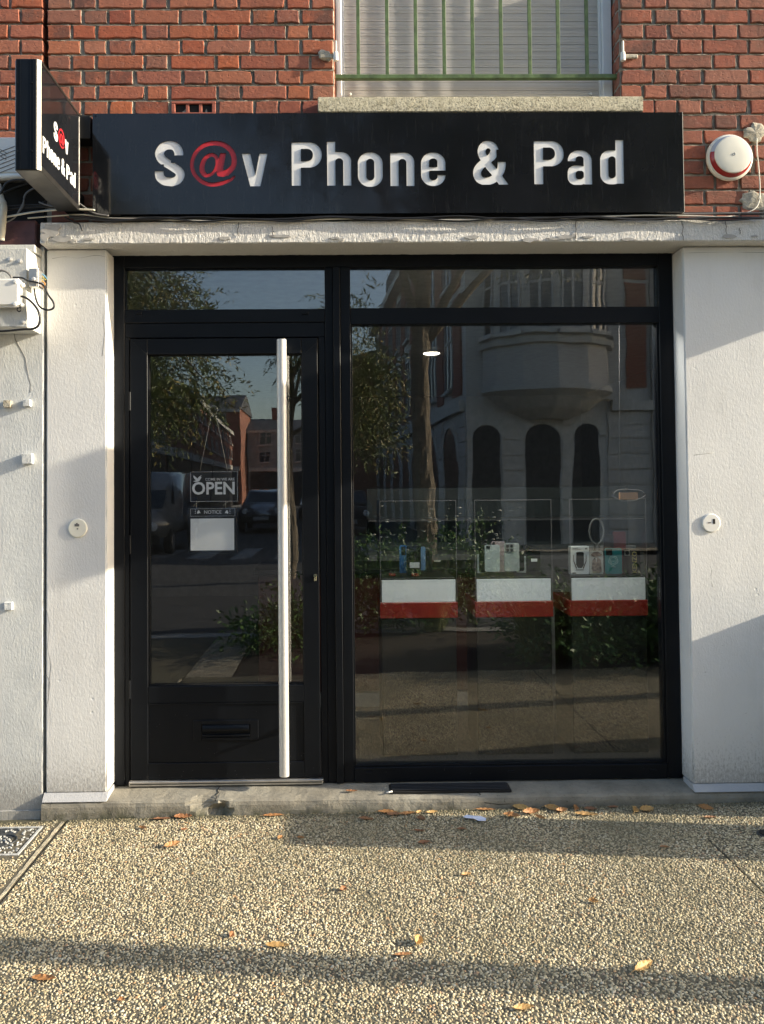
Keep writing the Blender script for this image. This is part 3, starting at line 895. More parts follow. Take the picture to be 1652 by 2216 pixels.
sA, oA = 0.245712, 0.0
def cA(c): return c * 0.245712
def cB(c): return 347.9 + c * 0.245712
def cC(c): return 1304.1 + c * 0.210604
COURSE = 0.0742
ZTOP = 3.8255           # top of row 1
BH = 0.0618
def row_z(r): zt = ZTOP - (r - 1) * COURSE; return zt - BH, zt
def wx(px, r):          # picture x on the brick face plane at the row's height
    zc = row_z(r)[0] + BH / 2
    # picture y of that height near px
    lo, hi = -400.0, 2300.0
    for _ in range(40):
        m_ = (lo + hi) / 2
        if at(px, m_, 0).z > zc: lo = m_
        else: hi = m_
    return at(px, lo, 0).x

bw = empty('brick_wall', 'red brick wall above the shop sign with a window between its two parts', 'wall', (0.3, 0.1, 2.78))
rough_box('mortar', -1.385, -0.020, 0.0105, 0.30, 3.29, 4.1, M['mortar'], bw, step=0.022, amp=0.0028, freq=30, bev=0.002)
rough_box('mortar', -1.39, 3.2, 0.0105, 0.012, 2.772, 3.30, M['mortar'], bw, step=0.03, amp=0.0028, freq=30, bev=0.0)
rough_box('mortar', 1.366, 3.2, 0.0105, 0.30, 3.29, 4.1, M['mortar'], bw, step=0.022, amp=0.0028, freq=30, bev=0.002)
rowsL = {
 0: [(cA(425), cA(622)), (cA(650), cA(838)), (cA(867), cA(1255)), (cA(1280), cA(1462)), (cA(1492), cB(50) if False else cA(1462) + 0)],
}
def rL(a, b):  return [(cA(x), cA(y)) for x, y in a] + [(cB(x), cB(y)) for x, y in b]
rowsL = {
 0: rL([(425, 622), (650, 838), (867, 1255), (1280, 1462)], [(75, 465), (487, 672), (693, 1087), (1112, 1303), (1328, 1515)]),
 1: rL([(420, 710), (740, 935), (958, 1148), (1180, 1567)], [(180, 370), (398, 783), (808, 998), (1020, 1213), (1243, 1515)]),
 2: rL([(420, 615), (643, 835), (862, 1252), (1282, 1470)], [(78, 468), (495, 682), (703, 1093), (1115, 1297), (1328, 1515)]),
 3: rL([(420, 703), (738, 927), (965, 1155), (1188, 1577)], [(190, 377), (405, 785), (820, 998), (1020, 1215), (1248, 1512)]),
 4: rL([(425, 613), (643, 828), (862, 1255), (1285, 1467)], [(85, 470), (497, 685), (708, 1090), (1118, 1300), (1325, 1510)]),
 5: rL([(420, 710), (745, 927), (962, 1163), (1195, 1590)], [(205, 392), (412, 798), (820, 1010), (1033, 1223), (1248, 1518)]),
 6: rL([(420, 612), (645, 837), (870, 1265), (1297, 1470)], [(90, 483), (508, 692), (713, 1100), (1120, 1310), (1335, 1518)]),
 7: rL([(420, 708), (742, 942), (968, 1162), (1187, 1480)], [(512, 808), (835, 1027), (1045, 1230), (1245, 1515)]),
}
CR = lambda a: [(cC(x), cC(y)) for x, y in a]
rowsR = {
 0: CR([(185, 397), (432, 645), (675, 1113), (1150, 1362), (1392, 1820)]),
 1: CR([(187, 497), (545, 760), (793, 1005), (1042, 1487), (1517, 1730)]),
 2: CR([(187, 407), (440, 653), (695, 1125), (1155, 1375), (1403, 1840)]),
 3: CR([(190, 508), (540, 763), (795, 1010), (1037, 1480), (1510, 1730)]),
 4: CR([(195, 400), (432, 643), (680, 1113), (1147, 1362), (1400, 1830)]),
 5: CR([(195, 503), (530, 752), (785, 1002), (1043, 1485), (1517, 1730)]),
 6: CR([(192, 398), (428, 650), (680, 1120), (1157, 1375), (1408, 1830)]),
 7: CR([(200, 512), (540, 750), (780, 1003), (1037, 1480), (1525, 1740)]),
 8: CR([(680, 1127), (1157, 1370), (1415, 1830)]),
 9: CR([(590, 1020), (1045, 1530), (1560, 1780)]),
 10: CR([(700, 1055), (1085, 1290), (1320, 1530), (1560, 1780)]),
 11: CR([(690, 1035), (1065, 1275), (1300, 1520), (1570, 1800)]),
 12: CR([(700, 1140), (1170, 1385), (1420, 1800)]),
 13: CR([(810, 1028), (1065, 1490), (1520, 1740)]),
}
for r, lst in rowsL.items():
    z0, z1 = row_z(r)
    for a, b in lst:
        brick_mesh_obj(wx(a, r), wx(b, r), z0, z1, M['brick'], bw)
for r, lst in rowsR.items():
    z0, z1 = row_z(r)
    for a, b in lst:
        brick_mesh_obj(wx(a, r), wx(b, r), z0, z1, M['brick_dark'], bw)
# the narrow strip of wall seen between the two signs, down to the lintel
for r in range(8, 15):
    z0, z1 = row_z(r)
    brick_mesh_obj(-1.375, -1.262 if r % 2 else -1.20, z0, z1, M['brick_dark'], bw)
    brick_mesh_obj(-1.250 if r % 2 else -1.188, -1.12, z0, z1, M['brick_dark'], bw)
r = 14; z0, z1 = row_z(14)
for a, b in CR([(690, 1127), (1160, 1385), (1415, 1600)]):
    brick_mesh_obj(wx(a, 13), wx(b, 13), max(z0, 2.775), z1, M['brick_dark'], bw)
# bricks of the right and left window reveals (headers and stretchers seen edge on)
def reveal_brick(x, side, y0, y1, z0, z1):
    bm = bmesh.new()
    if side > 0: add_box(bm, x - 0.0005, x + 0.06, y0, y1, z0, z1, 0.003)
    else: add_box(bm, x - 0.06, x + 0.0005, y0, y1, z0, z1, 0.003)
    for v in bm.verts: v.co += Vector((random.uniform(-.001, .001), random.uniform(-.001, .001), random.uniform(-.001, .001)))
    bmobj('brick', bm, M['brick_dark'], bw)
for r in range(0, 8):
    z0, z1 = row_z(r)
    ys = [(0.012, 0.075), (0.088, 0.16)] if r % 2 else [(0.012, 0.050), (0.062, 0.12), (0.132, 0.18)]
    for a, b in ys:
        reveal_brick(1.362, 1, a, b, z0, z1); reveal_brick(-0.016, -1, a, b, z0, z1)
# ragged mortar lips standing along the upper edges of the bricks
def lips(rows, mat, parent, dz=0.0):
    vs, fs = [], []
    rl = random.Random(12)
    for r, lst in rows.items():
        z0, z1 = row_z(r); z0 += dz; z1 += dz
        for a, b in lst:
            xa, xb = wx(a, r), wx(b, r)
            n = max(3, int((xb - xa) / 0.012)); k = len(vs)
            for i in range(n + 1):
                x = xa - 0.004 + (xb - xa + 0.008) * i / n
                h = rl.uniform(0.0003, 0.0026) * (2.2 if rl.random() < .12 else 1)
                y = rl.uniform(0.0002, 0.003)
                for yy, zz in ((y + 0.010, z1 - 0.001), (y, z1 + 0.0002), (y + .0006, z1 + h), (y + 0.012, z1 + h + 0.003)):
                    vs.append((x, yy, zz))
            for i in range(n):
                for j in range(3):
                    p_ = k + i * 4 + j; fs.append((p_, p_ + 4, p_ + 5, p_ + 1))
            n = 6; k = len(vs)
            for i in range(n + 1):
                z = z0 + (z1 - z0) * i / n; w_ = rl.uniform(0.0002, 0.0022); y = rl.uniform(0.0005, 0.004)
                for xx, yy in ((xb - 0.001, y + .008), (xb + 0.0003, y), (xb + w_, y + .0005), (xb + w_ + .003, y + .012)): vs.append((xx, yy, z))
            for i in range(n):
                for j in range(3):
                    p_ = k + i * 4 + j; fs.append((p_, p_ + 1, p_ + 5, p_ + 4))
    o = obj('mortar_lip', vs, fs, mat, parent); o['kind'] = 'stuff'
M['lip'] = simple('pale_mortar_lip', (0.36, 0.32, 0.26), 0.95, var=0.45, scale=30, bumpd=0.001, bscale=300)
lips(rowsL, M['lip'], bw); lips(rowsR, M['lip'], bw)
# terracotta air brick
vb = [at(370, 222, 0), at(466, 247, 0)]
vz0, vz1 = row_z(7); vx0, vx1 = wx(cB(92), 7), wx(cB(482), 7)
def vent_mesh():
    bm = bmesh.new()
    W3 = (vx1 - vx0)
    fr = 0.012
    add_box(bm, vx0, vx1, -0.002, 0.05, vz1 - fr, vz1, 0.002); add_box(bm, vx0, vx1, -0.002, 0.05, vz0, vz0 + fr * 0.6, 0.002)
    add_box(bm, vx0, vx0 + 0.018, -0.002, 0.05, vz0 + fr * 0.6, vz1 - fr, 0.002); add_box(bm, vx1 - 0.018, vx1, -0.002, 0.05, vz0 + fr * 0.6, vz1 - fr, 0.002)
    for t in (0.36, 0.655):
        add_box(bm, vx0 + W3 * t - 0.008, vx0 + W3 * t + 0.008, 0.002, 0.05, vz0 + fr * 0.6, vz1 - fr, 0.002)
    return bm
v_ = empty('air_brick', 'terracotta air brick with three dark slots just above the black sign', 'vent', ((vx0 + vx1) / 2, 0.02, vz0))
bmobj('vent_frame', vent_mesh(), M['terracotta'], v_)
box('vent_hollow', vx0 + 0.016, vx1 - 0.016, 0.0095, 0.0105, vz0 + 0.005, vz1 - 0.008, M['dark'], v_, 0)

# neighbouring house at the left: brick, dark beam, board, plaster wall
nw = empty('neighbour_brick_wall', 'strip of darker red brick wall left of the black vertical gap', 'wall', (-1.9, 0.1, 2.78))
rough_box('mortar', -2.6, -1.425, 0.0105, 0.30, 2.80, 4.1, M['mortar'], nw, step=0.025, amp=0.0028, freq=30, bev=0.002)
rowsN = {0: [(0, 70), (100, 375)], 1: [(-150, 168), (190, 378)], 2: [(-120, 65), (92, 375)], 3: [(-150, 165), (190, 378)], 4: [(-150, 70), (95, 378)],
         5: [(-200, -20), (0, 375)], 6: [(-150, 72), (92, 375)], 7: [(-60, 165), (190, 375)], 8: [(-150, 72), (92, 375)], 9: [(-60, 165), (190, 375)]}
for r, lst in rowsN.items():
    z0, z1 = row_z(r)
    for a, b in lst:
        brick_mesh_obj(wx(cA(a), r), wx(cA(b), r), z0 + 0.003, z1 + 0.003, M['brick'], nw, yoff=-0.002)
    brick_mesh_obj(-1.86, wx(cA(lst[0][0]), r) - 0.011, z0 + 0.003, z1 + 0.003, M['brick'], nw, yoff=-0.002)
tag(box('gap_backing', -1.43, -1.38, 0.22, 0.26, 2.6, 4.1, M['dark'], None, 0), 'black gap between the two brick houses', 'gap')

nh = empty('neighbour_wall', 'grey white rough plaster wall at the far left beyond the black joint', 'wall', (-1.9, 0.15, 0))
rough_box('plaster_face', -2.9, -1.412, 0.0, 0.30, -0.05, 2.68, M['plaster_left'], nh, step=0.045, amp=0.0014, freq=10, bev=0.004)
rough_box('beam', -2.9, -1.425, -0.065, 0.0, 2.665, 2.785, M['maroon'], nh, step=0.03, amp=0.002)
box('soffit_board', -2.9, -1.42, -0.09, 0.0, 2.628, 2.663, M['woodwhite'], nh, 0.003)
# white painted wooden box on the neighbour wall
wb = empty('wooden_box', 'white painted wooden box fixed high on the neighbouring wall under the dark beam', 'wall box', (-1.7, -0.1, 2.25))
rough_box('box_body', -2.5, -1.425, -0.17, -0.001, 2.262, 2.622, M['woodwhite'], wb, step=0.05, amp=0.0015, freq=12, bev=0.003)
for i, (px, py) in enumerate(((22, 562), (43, 566), (50, 697))):
    p = at(px, py, -0.17); lathe('bolt', (p.x, -0.170, p.z), (0, -1, 0), [(0.011, 0), (0.011, 0.003), (0.006, 0.004), (0.006, 0.008)], M['steel'], wb, 12)
# masonry joint: dark line between neighbour plaster and pillar is real: a 10 mm gap backed dark
tag(box('joint_backing', -1.413, -1.397, 0.05, 0.08, -0.02, 2.66, M['dark'], None, 0), 'dark vertical joint between the neighbouring wall and the shop pillar', 'joint')
rough_box('plinth', -2.9, -1.412, -0.012, 0.0, -0.05, 0.03, M['plaster_left'], nh, step=0.03, amp=0.003)

# plaster pegs on neighbour wall
pegs = [(19, 875, 0.034, 'small cream stone peg low left of the pair high on the grey plaster wall'),
        (61, 873, 0.032, 'small grey stone peg right of the pair high on the grey plaster wall'),
        (62, 993, 0.048, 'larger white painted square peg in the middle of the grey plaster wall'),
        (20, 1311, 0.036, 'white square peg lowest on the grey plaster wall')]
for i, (px, py, s, lb) in enumerate(pegs):
    p = at(px, py, 0)
    o = rough_box('wall_peg', p.x - s / 2, p.x + s / 2, -0.024 if i < 3 else -0.016, 0.01, p.z - s / 2, p.z + s / 2, M['cement'] if i == 0 else M['plaster_left'], None, step=0.012, amp=0.0015, freq=40, bev=0.002)
    tag(o, lb, 'peg', 'plaster pegs on the neighbouring wall')

# ------------------------------------------------------------------ UPPER WINDOW
uw = empty('upper_window', 'upstairs window with its grey roller shutter closed behind a green railing', 'window', (0.67, 0.15, 3.365))
WX0, WX1 = -0.016, 1.362
box('window_frame', WX0 + 0.004, 0.018, 0.085, 0.16, 3.37, 4.2, M['whitepaint'], uw, 0.004)
box('window_frame', 1.310, WX1 - 0.004, 0.085, 0.16, 3.37, 4.2, M['whitepaint'], uw, 0.004)
box('shutter_guide', 0.0185, 0.030, 0.098, 0.14, 3.37, 4.2, M['whitepaint'], uw, 0.002)
box('shutter_guide', 1.298, 1.3095, 0.098, 0.14, 3.37, 4.2, M['whitepaint'], uw, 0.002)
def slat_prof(z0, h, kind):
    """ribbed slat profile in (y,z)"""
    if kind == 'end': return [(0.112, z0), (0.108, z0 + 0.003), (0.108, z0 + h - 0.004), (0.113, z0 + h), (0.13, z0 + h), (0.13, z0)]
    pts = [(0.1225, z0)]
    n = 5
    for i in range(n):
        a = z0 + h * i / n; b = z0 + h * (i + 1) / n
        y = 0.112 + 0.003 * abs((i + .5) / n - .5)
        pts += [(y + 0.0022, a + 0.0008), (y, a + 0.0022), (y, b - 0.0014), (y + 0.0016, b - 0.0004)]
    pts += [(0.1225, z0 + h), (0.13, z0 + h), (0.13, z0)]
    return pts
z = 3.368
mesh_slat = None
k = 0
while z < 4.12:
    h = 0.040 if k == 0 else 0.0375
    pr = slat_prof(z, h, 'end' if k == 0 else 'slat')
    if k >= 2:
        o = slat1.copy(); C.objects.link(o); o.parent = uw; o.location = slat1.location + Vector((0, 0, z - zs))
    else:
        n = len(pr)
        vs = [(0.026, y, zz) for y, zz in pr] + [(1.302, y, zz) for y, zz in pr]
        fs = [(i, (i + 1) % n, n + (i + 1) % n, n + i) for i in range(n)] + [tuple(range(n - 1, -1, -1)), tuple(range(n, 2 * n))]
        o = obj('shutter_slat', vs, fs, M['shutter'], uw)
        if k == 1: slat1 = o; zs = z
    z += h + 0.0012; k += 1
for px in (757, 1277):
    p = at(px, 205, 0.105); lathe('stop_knob', (p.x, 0.108, p.z), (0, -1, 0), [(0.007, 0), (0.007, 0.008), (0.004, 0.011)], M['whiteplastic'], uw, 12)
box('window_backing', WX0, WX1, 0.20, 0.21, 3.30, 4.2, M['dark'], uw, 0)

si = rough_box('window_sill', -0.098, 1.448, -0.072, 0.20, 3.293, 3.366, M['sill'], None, step=0.02, amp=0.0006, freq=30, bev=0.004)
tag(si, 'rough yellowish stone window sill resting above the black sign', 'window sill')

ra = empty('railing', 'green painted metal railing across the upstairs window', 'railing', (0.67, 0.05, 3.47))
p = at(1022, 168, 0.045); zr = p.z
box('bottom_rail', -0.030, 1.376, 0.032, 0.058, zr - 0.011, zr + 0.010, M['green'], ra, 0.002)
for px in (775, 837.5, 899.5, 961, 1022.5, 1084, 1146, 1207.5, 1269.5):
    p = at(px, 150, 0.045)
    box('bar', p.x - 0.0085, p.x + 0.0085, 0.040, 0.050, zr + 0.0102, 4.2, M['green'], ra, 0.001)

# shutter hinge pintles on both jambs
def hinge(px, py, lbl, side):
    p = at(px, py, -0.02)
    e = empty('shutter_hinge', lbl, 'hinge', (p.x, -0.01, p.z - 0.04), 'old shutter hinges on the window jambs')
    lathe('pin', (p.x, -0.018, p.z - 0.005), (0, 0, 1), [(0.006, 0), (0.006, 0.055), (0.004, 0.058)], M['cable_white'], e, 10)
    lathe('socket', (p.x, -0.018, p.z - 0.045), (0, 0, 1), [(0.011, 0), (0.012, 0.004), (0.011, 0.04), (0.009, 0.042)], M['whiteplastic'], e, 12)
    box('plate', p.x - (0.075 if side < 0 else -0.0), p.x + (0.075 if side > 0 else -0.0), -0.016, -0.004, p.z - 0.030, p.z - 0.010, M['cement'], e, 0.003)
hinge(726, 112, 'white painted shutter hinge on the left jamb of the upstairs window', -1)
hinge(1347, 112, 'white painted shutter hinge on the right jamb of the upstairs window', 1)
# damaged cement around the left hinge
def blob(name, cx, cz, rx, rz, y0, y1, mat, label=None, cat=None, parent=None, n=18, seedv=1, group=None):
    rnd = random.Random(seedv)
    out = []
    for i in range(n):
        t = 2 * pi * i / n; q = rnd.uniform(0.7, 1.12)
        out.append((cx + rx * q * cos(t), cz + rz * q * sin(t)))
    vs = [(x, y1, z_) for x, z_ in out] + [(x, y0 + 0.004, z_) for x, z_ in out] + [(cx + (x - cx) * 0.82, y0 + rnd.uniform(-.001, .002), cz + (z_ - cz) * 0.82) for x, z_ in out] + [(cx, y0 - 0.002, cz)]
    fs = []
    for i in range(n):
        i2 = (i + 1) % n
        fs += [(i, i2, n + i2, n + i), (n + i, n + i2, 2 * n + i2, 2 * n + i), (2 * n + i, 2 * n + i2, 3 * n)]
    o = obj(name, vs, fs, mat, parent)
    if label: tag(o, label, cat, group)
    return o
p = at(703, 122, 0); blob('cement_patch', p.x, p.z, 0.035, 0.030, -0.012, 0.02, M['cement'], 'broken cement lump around the left shutter hinge', 'cement patch', seedv=4)
p = at(1632, 290, 0); blob('cement_patch', p.x, p.z, 0.055, 0.050, -0.010, 0.02, M['cement'], 'cream cement patch on the bricks at the upper end of the white alarm cable', 'cement patch', seedv=5)
p = at(1612, 340, 0); blob('cement_patch', p.x, p.z, 0.020, 0.060, -0.006, 0.02, M['cement'], 'narrow cement smear on the bricks right beside the round alarm siren', 'cement patch', seedv=8)
p = at(1635, 435, 0); blob('cement_patch', p.x, p.z, 0.085, 0.052, -0.006, 0.02, M['cement'], 'grey cement patch low on the bricks below the round alarm siren', 'cement patch', seedv=6)

# ------------------------------------------------------------------ MAIN SIGN
SX0, SX1, SZ0, SZ1 = -1.149, 1.622, 2.800, 3.275
ms = empty('shop_sign', 'long black sign panel reading S@v Phone & Pad above the shop window', 'sign', (0.24, -0.05, SZ0))
CS = 0.35101
def sgn(c, second, ly):       # crop -> world on sign face
    px = (289.9 if not second else 289.9 + 1652 * CS) + CS * c
    return at(px, 260.9 + CS * ly, -0.1)
letters = [('S', 127, 0, 127, 'white'), ('@', 342, 0, 128, 'red'), ('v', 663, 0, 204, 'white'), ('P', 970, 0, 135, 'white'), ('h', 1188, 0, 130, 'white'), ('o', 1378, 0, 197, 'white'),
           ('n', 1578, 0, 198, 'white'), ('e', 115, 1, 197, 'white'), ('&', 432, 1, 124, 'white'), ('P', 810, 1, 127, 'white'), ('a', 1017, 1, 185, 'white'), ('d', 1217, 1, 121, 'white')]
U1 = CS * 3.76 / F            # metres per crop pixel on the sign face
holes = []; plates = []; cells = []
for ch, cx_, sec, ly, colr in letters:
    p = sgn(cx_, sec, ly)
    kx = U1 * 1.002; ky = U1 * (0.985)
    # level the row: same top for the whole line
    loops = [[(p.x + x * kx, p.z - y * ky) for x, y in lp] for lp in CONT[ch]]
    fat = [[(p.x + x * kx, p.z - y * ky) for x, y in lp] for lp in CONT_FAT[ch]]
    plates.append((ch, fat, colr)); cells.append((min(q[0] for l in loops for q in l), max(q[0] for l in loops for q in l), loops))
rect = [(SX0, SZ0), (SX1, SZ0), (SX1, SZ1), (SX0, SZ1)]
# the panel is cut out cell by cell, one letter to a cell, and joined into one sheet
def tidy(lp, d=0.0006):
    o_ = [lp[0]]
    for q in lp[1:]:
        if math.hypot(q[0] - o_[-1][0], q[1] - o_[-1][1]) > d: o_.append(q)
    return o_
vsP, fsP = [], []
edges = [SX0]
for i in range(len(cells) - 1): edges.append((cells[i][1] + cells[i + 1][0]) / 2)
edges.append(SX1)
for i, (_, _, loops) in enumerate(cells):
    rc = [(edges[i], SZ0), (edges[i + 1], SZ0), (edges[i + 1], SZ1), (edges[i], SZ1)]
    v_, f_ = curve_mesh([rc] + [tidy(l) for l in loops], 0.002)
    k = len(vsP); vsP += [(v.x, -0.098 - v.z, v.y) for v in v_]; fsP += [tuple(k + t for t in f) for f in f_]
obj('panel', vsP, fsP, M['panel'], ms)
for ch, fat, colr in plates:
    flat_obj('letter', fat, 0.0015, lambda v: (v.x, -0.0938 - v.z, v.y), M['white_letter'] if colr == 'white' else M['red_letter'], ms)
# box behind the panel
bm = bmesh.new()
add_box(bm, SX0 + 0.002, SX1 - 0.002, -0.090, -0.002, SZ1 - 0.004, SZ1 - 0.001, 0)
add_box(bm, SX0 + 0.002, SX1 - 0.002, -0.090, -0.002, SZ0 + 0.001, SZ0 + 0.004, 0)
add_box(bm, SX0 + 0.001, SX0 + 0.004, -0.090, -0.002, SZ0 + 0.005, SZ1 - 0.005, 0)
add_box(bm, SX1 - 0.004, SX1 - 0.001, -0.0955, -0.002, SZ0 + 0.005, SZ1 - 0.005, 0)
add_box(bm, SX0 + 0.006, SX1 - 0.006, -0.0880, -0.080, SZ0 + 0.006, SZ1 - 0.006, 0)
bmobj('sign_box', bm, M['frame'], ms)
box('edge_trim', SX1 - 0.0008, SX1 + 0.0012, -0.1005, -0.070, SZ0, SZ1 + 0.001, M['alu_warm'], ms, 0)
for (x, z_) in ((-1.135, 3.263), (-1.135, 2.812), (1.605, 3.263), (1.605, 2.812), (0.24, 3.263)):
    lathe('screw', (x, -0.1002, z_), (0, -1, 0), [(0.004, 0), (0.004, 0.001)], M['frame'], ms, 10)

# ------------------------------------------------------------------ PROJECTING SIGN
ps = empty('projecting_sign', 'black box sign with the shop name jutting from the wall at the left', 'sign', (-1.26, -0.1, 2.81))
QX0, QX1, QY0, QY1, QZ0, QZ1 = -1.317, -1.207, -0.600, -0.095, 2.812, 3.272
def chamf(x0, x1, y0, y1, z0, z1, c, mat, name):
    bm = bmesh.new(); add_box(bm, x0, x1, y0, y1, z0, z1, c); return bmobj(name, bm, mat, ps)
chamf(QX0 + 0.004, QX1 - 0.004, QY0 + 0.010, QY1, QZ0 + 0.003, QZ1 - 0.003, 0.003, M['alu_dark'], 'sign_body')
# front cover with ribs
bm = bmesh.new()
add_box(bm, QX0 + 0.010, QX1 - 0.014, QY0, QY0 + 0.012, QZ0 + 0.002, QZ1 - 0.002, 0.003)
add_box(bm, QX0 + 0.016, QX0 + 0.018, QY0 - 0.0015, QY0 + 0.002, QZ0 + 0.004, QZ1 - 0.004, 0)
add_box(bm, QX0 + 0.028, QX0 + 0.030, QY0 - 0.0015, QY0 + 0.002, QZ0 + 0.004, QZ1 - 0.004, 0)
add_box(bm, QX1 - 0.040, QX1 - 0.038, QY0 - 0.0015, QY0 + 0.002, QZ0 + 0.004, QZ1 - 0.004, 0)
add_box(bm, QX1 - 0.028, QX1 - 0.026, QY0 - 0.0015, QY0 + 0.002, QZ0 + 0.004, QZ1 - 0.004, 0)
bmobj('front_cover', bm, M['frame'], ps)
# sunlit corner strip, side frame
obj('corner_strip', [(QX1 - 0.0135, QY0 + 0.001, QZ0 + 0.004), (QX1, QY0 + 0.012, QZ0 + 0.004), (QX1, QY0 + 0.012, QZ1 - 0.004), (QX1 - 0.0135, QY0 + 0.001, QZ1 - 0.004),
                     (QX1 - 0.0135, QY0 + 0.009, QZ0 + 0.004), (QX1 - 0.003, QY0 + 0.016, QZ0 + 0.004), (QX1 - 0.003, QY0 + 0.016, QZ1 - 0.004), (QX1 - 0.0135, QY0 + 0.009, QZ1 - 0.004)],
    [(0, 1, 2, 3), (4, 7, 6, 5), (0, 4, 5, 1), (3, 2, 6, 7), (0, 3, 7, 4), (1, 5, 6, 2)], M['alu_warm'], ps)
bm = bmesh.new()
add_box(bm, QX1 - 0.006, QX1, QY0 + 0.013, QY1 - 0.002, QZ1 - 0.014, QZ1 - 0.001, 0.0015)
add_box(bm, QX1 - 0.006, QX1, QY0 + 0.013, QY1 - 0.002, QZ0 + 0.001, QZ0 + 0.026, 0.0015)
add_box(bm, QX1 - 0.006, QX1, QY1 - 0.016, QY1 - 0.002, QZ0 + 0.027, QZ1 - 0.015, 0.0015)
bmobj('side_frame', bm, M['alu_dark'], ps)
box('side_panel', QX1 - 0.0045, QX1 - 0.0025, QY0 + 0.014, QY1 - 0.017, QZ0 + 0.027, QZ1 - 0.015, M['panel'], ps, 0)
for zz in (3.17, 2.89):
    for xx in (QX0 + 0.017, QX1 - 0.034):
        lathe('screw', (xx, QY0 - 0.001, zz), (0, -1, 0), [(0.005, 0), (0.004, 0.003)], M['frame'], ps, 8)
box('wall_bracket', QX0 + 0.02, QX1 + 0.045, -0.093, -0.004, 3.16, 3.27, M['gasket'], ps, 0.003)
box('wall_bracket', QX0 + 0.02, QX1 - 0.01, -0.093, -0.004, 2.83, 2.92, M['gasket'], ps, 0.003)
# lettering on the side, reading from the street edge towards the wall
def side_letters(s, size, y_start, z_base, gaps):
    sc = size / 285.0; y = y_start
    for ch in s:
        if ch == ' ': y += 60 * sc; continue
        f, wd, hh = GLY[ch]
        loops = [[(x * sc, (hh - yy) * sc) for x, yy in lp] for lp in CONT[ch]]
        col = M['red_letter'] if ch == '@' else M['white_letter']
        off = -0.0 
        flat_obj('letter', loops, 0.0005, lambda v, y=y: (QX1 - 0.0018 + v.z, y + v.x * gaps, z_base + v.y), col, ps)
        y += (wd + 32) * sc * gaps
side_letters('S@v', 0.080, -0.440, 3.010, 0.92)
side_letters('Phone & Pad', 0.070, -0.566, 2.899, 0.87)

# ------------------------------------------------------------------ ALARM SIREN
p = at(1578.5, 341, -0.02)
sr = empty('alarm_siren', 'round cream alarm siren with a red ring on the brick wall', 'siren', (p.x, -0.02, p.z))
ax = (0, -1, 0); c_ = (p.x, -0.004, p.z)
lathe('base', c_, ax, [(0.106, 0), (0.112, 0.004), (0.112, 0.014), (0.108, 0.020), (0.101, 0.023)], M['cream'], sr, 48)
c2 = (p.x, -0.027, p.z)
lathe('lens', c2, ax, [(0.101, 0), (0.099, 0.010), (0.088, 0.020)], M['red_lens'], sr, 28, radians(-12), radians(186))
lathe('upper_lens', c2, ax, [(0.101, 0), (0.099, 0.010), (0.088, 0.020)], M['grey_lens'], sr, 28, radians(186), radians(348))
lathe('lens_core', c2, ax, [(0.096, -0.002), (0.094, 0.009), (0.084, 0.018)], M['cream'], sr, 40)
c3 = (p.x, -0.047, p.z)
lathe('face', c3, ax, [(0.087, 0), (0.089, 0.003), (0.086, 0.007), (0.070, 0.010), (0.035, 0.0115), (0.0, 0.012)], M['cream'], sr, 48)
pts = [(p.x + 0.007 * cos(t), -0.0595, p.z + 0.007 * sin(t)) for t in np.linspace(-3.6, 1.1, 16)]
tube('emblem', pts, 0.0009, M['cable_grey'], sr, 5)
tube('emblem', [(p.x - 0.002, -0.0595, p.z + 0.002), (p.x + 0.003, -0.0595, p.z + 0.006)], 0.0009, M['cable_grey'], sr, 5)

# round white caps
def cap(px, py, lbl, marks):
    p = at(px, py, -0.01)
    e = empty('round_cap', lbl, 'cap', (p.x, -0.005, p.z), 'round plastic caps on the pillars')
    lathe('disc', (p.x, 0.002, p.z), ax, [(0.044, 0), (0.0448, 0.004), (0.0435, 0.0085), (0.040, 0.0100), (0.0, 0.0102)], M['whiteplastic'] if px > 800 else M['cream'], e, 40)
    for (dx, dz, w1, h1, mt) in marks:
        box('mark', p.x + dx - w1 / 2, p.x + dx + w1 / 2, -0.0092, -0.0080, p.z + dz - h1 / 2, p.z + dz + h1 / 2, M[mt], e, 0.0003)
cap(167, 1143, 'round cream cap with a small grey label on the left pillar', [(-0.002, 0.014, 0.022, 0.012, 'cable_grey'), (-0.002, 0.022, 0.006, 0.005, 'cable_black'), (0.001, -0.003, 0.007, 0.006, 'cable_grey')])
cap(1539, 1132, 'round white cap with a black label on the right pillar', [(0.012, 0.008, 0.011, 0.024, 'cable_black'), (-0.010, 0.002, 0.014, 0.006, 'cable_grey')])

# ------------------------------------------------------------------ CABLES
rn = random.Random(3)
def run_cable(label, pts, r, mat, n=6, group=None, jit=0.004):
    P = [Vector((x + 0, y + rn.uniform(-jit, jit) * 0.5, z + rn.uniform(-jit, jit))) for x, y, z in pts]
    o = tube('cable', P, r, mat, None, 6, smooth_n=n)
    return tag(o, label, 'cable', group)
LT = 2.772
def lt(px, py, y=-0.09): q = at(px, py, y); return (q.x, y, max(q.z, 0))
G1 = 'cables running along the top of the lintel'
run_cable('thick black cable along the lintel top, nearest the black sign', [lt(150 + i * 94, 465.5 - 0.1 * i, -0.060) for i in range(17)], 0.0065, M['cable_black'], group=G1)
run_cable('second black cable sagging on the lintel top under the sign', [lt(150 + i * 94, 472 + (2 if i % 3 else -2), -0.094) for i in range(17)], 0.0055, M['cable_black'], group=G1)
run_cable('thin black cable weaving through the others on the lintel top', [lt(150 + i * 94, 476 + (2 if i % 2 else -4), -0.099) for i in range(17)], 0.004, M['cable_black'], group=G1)
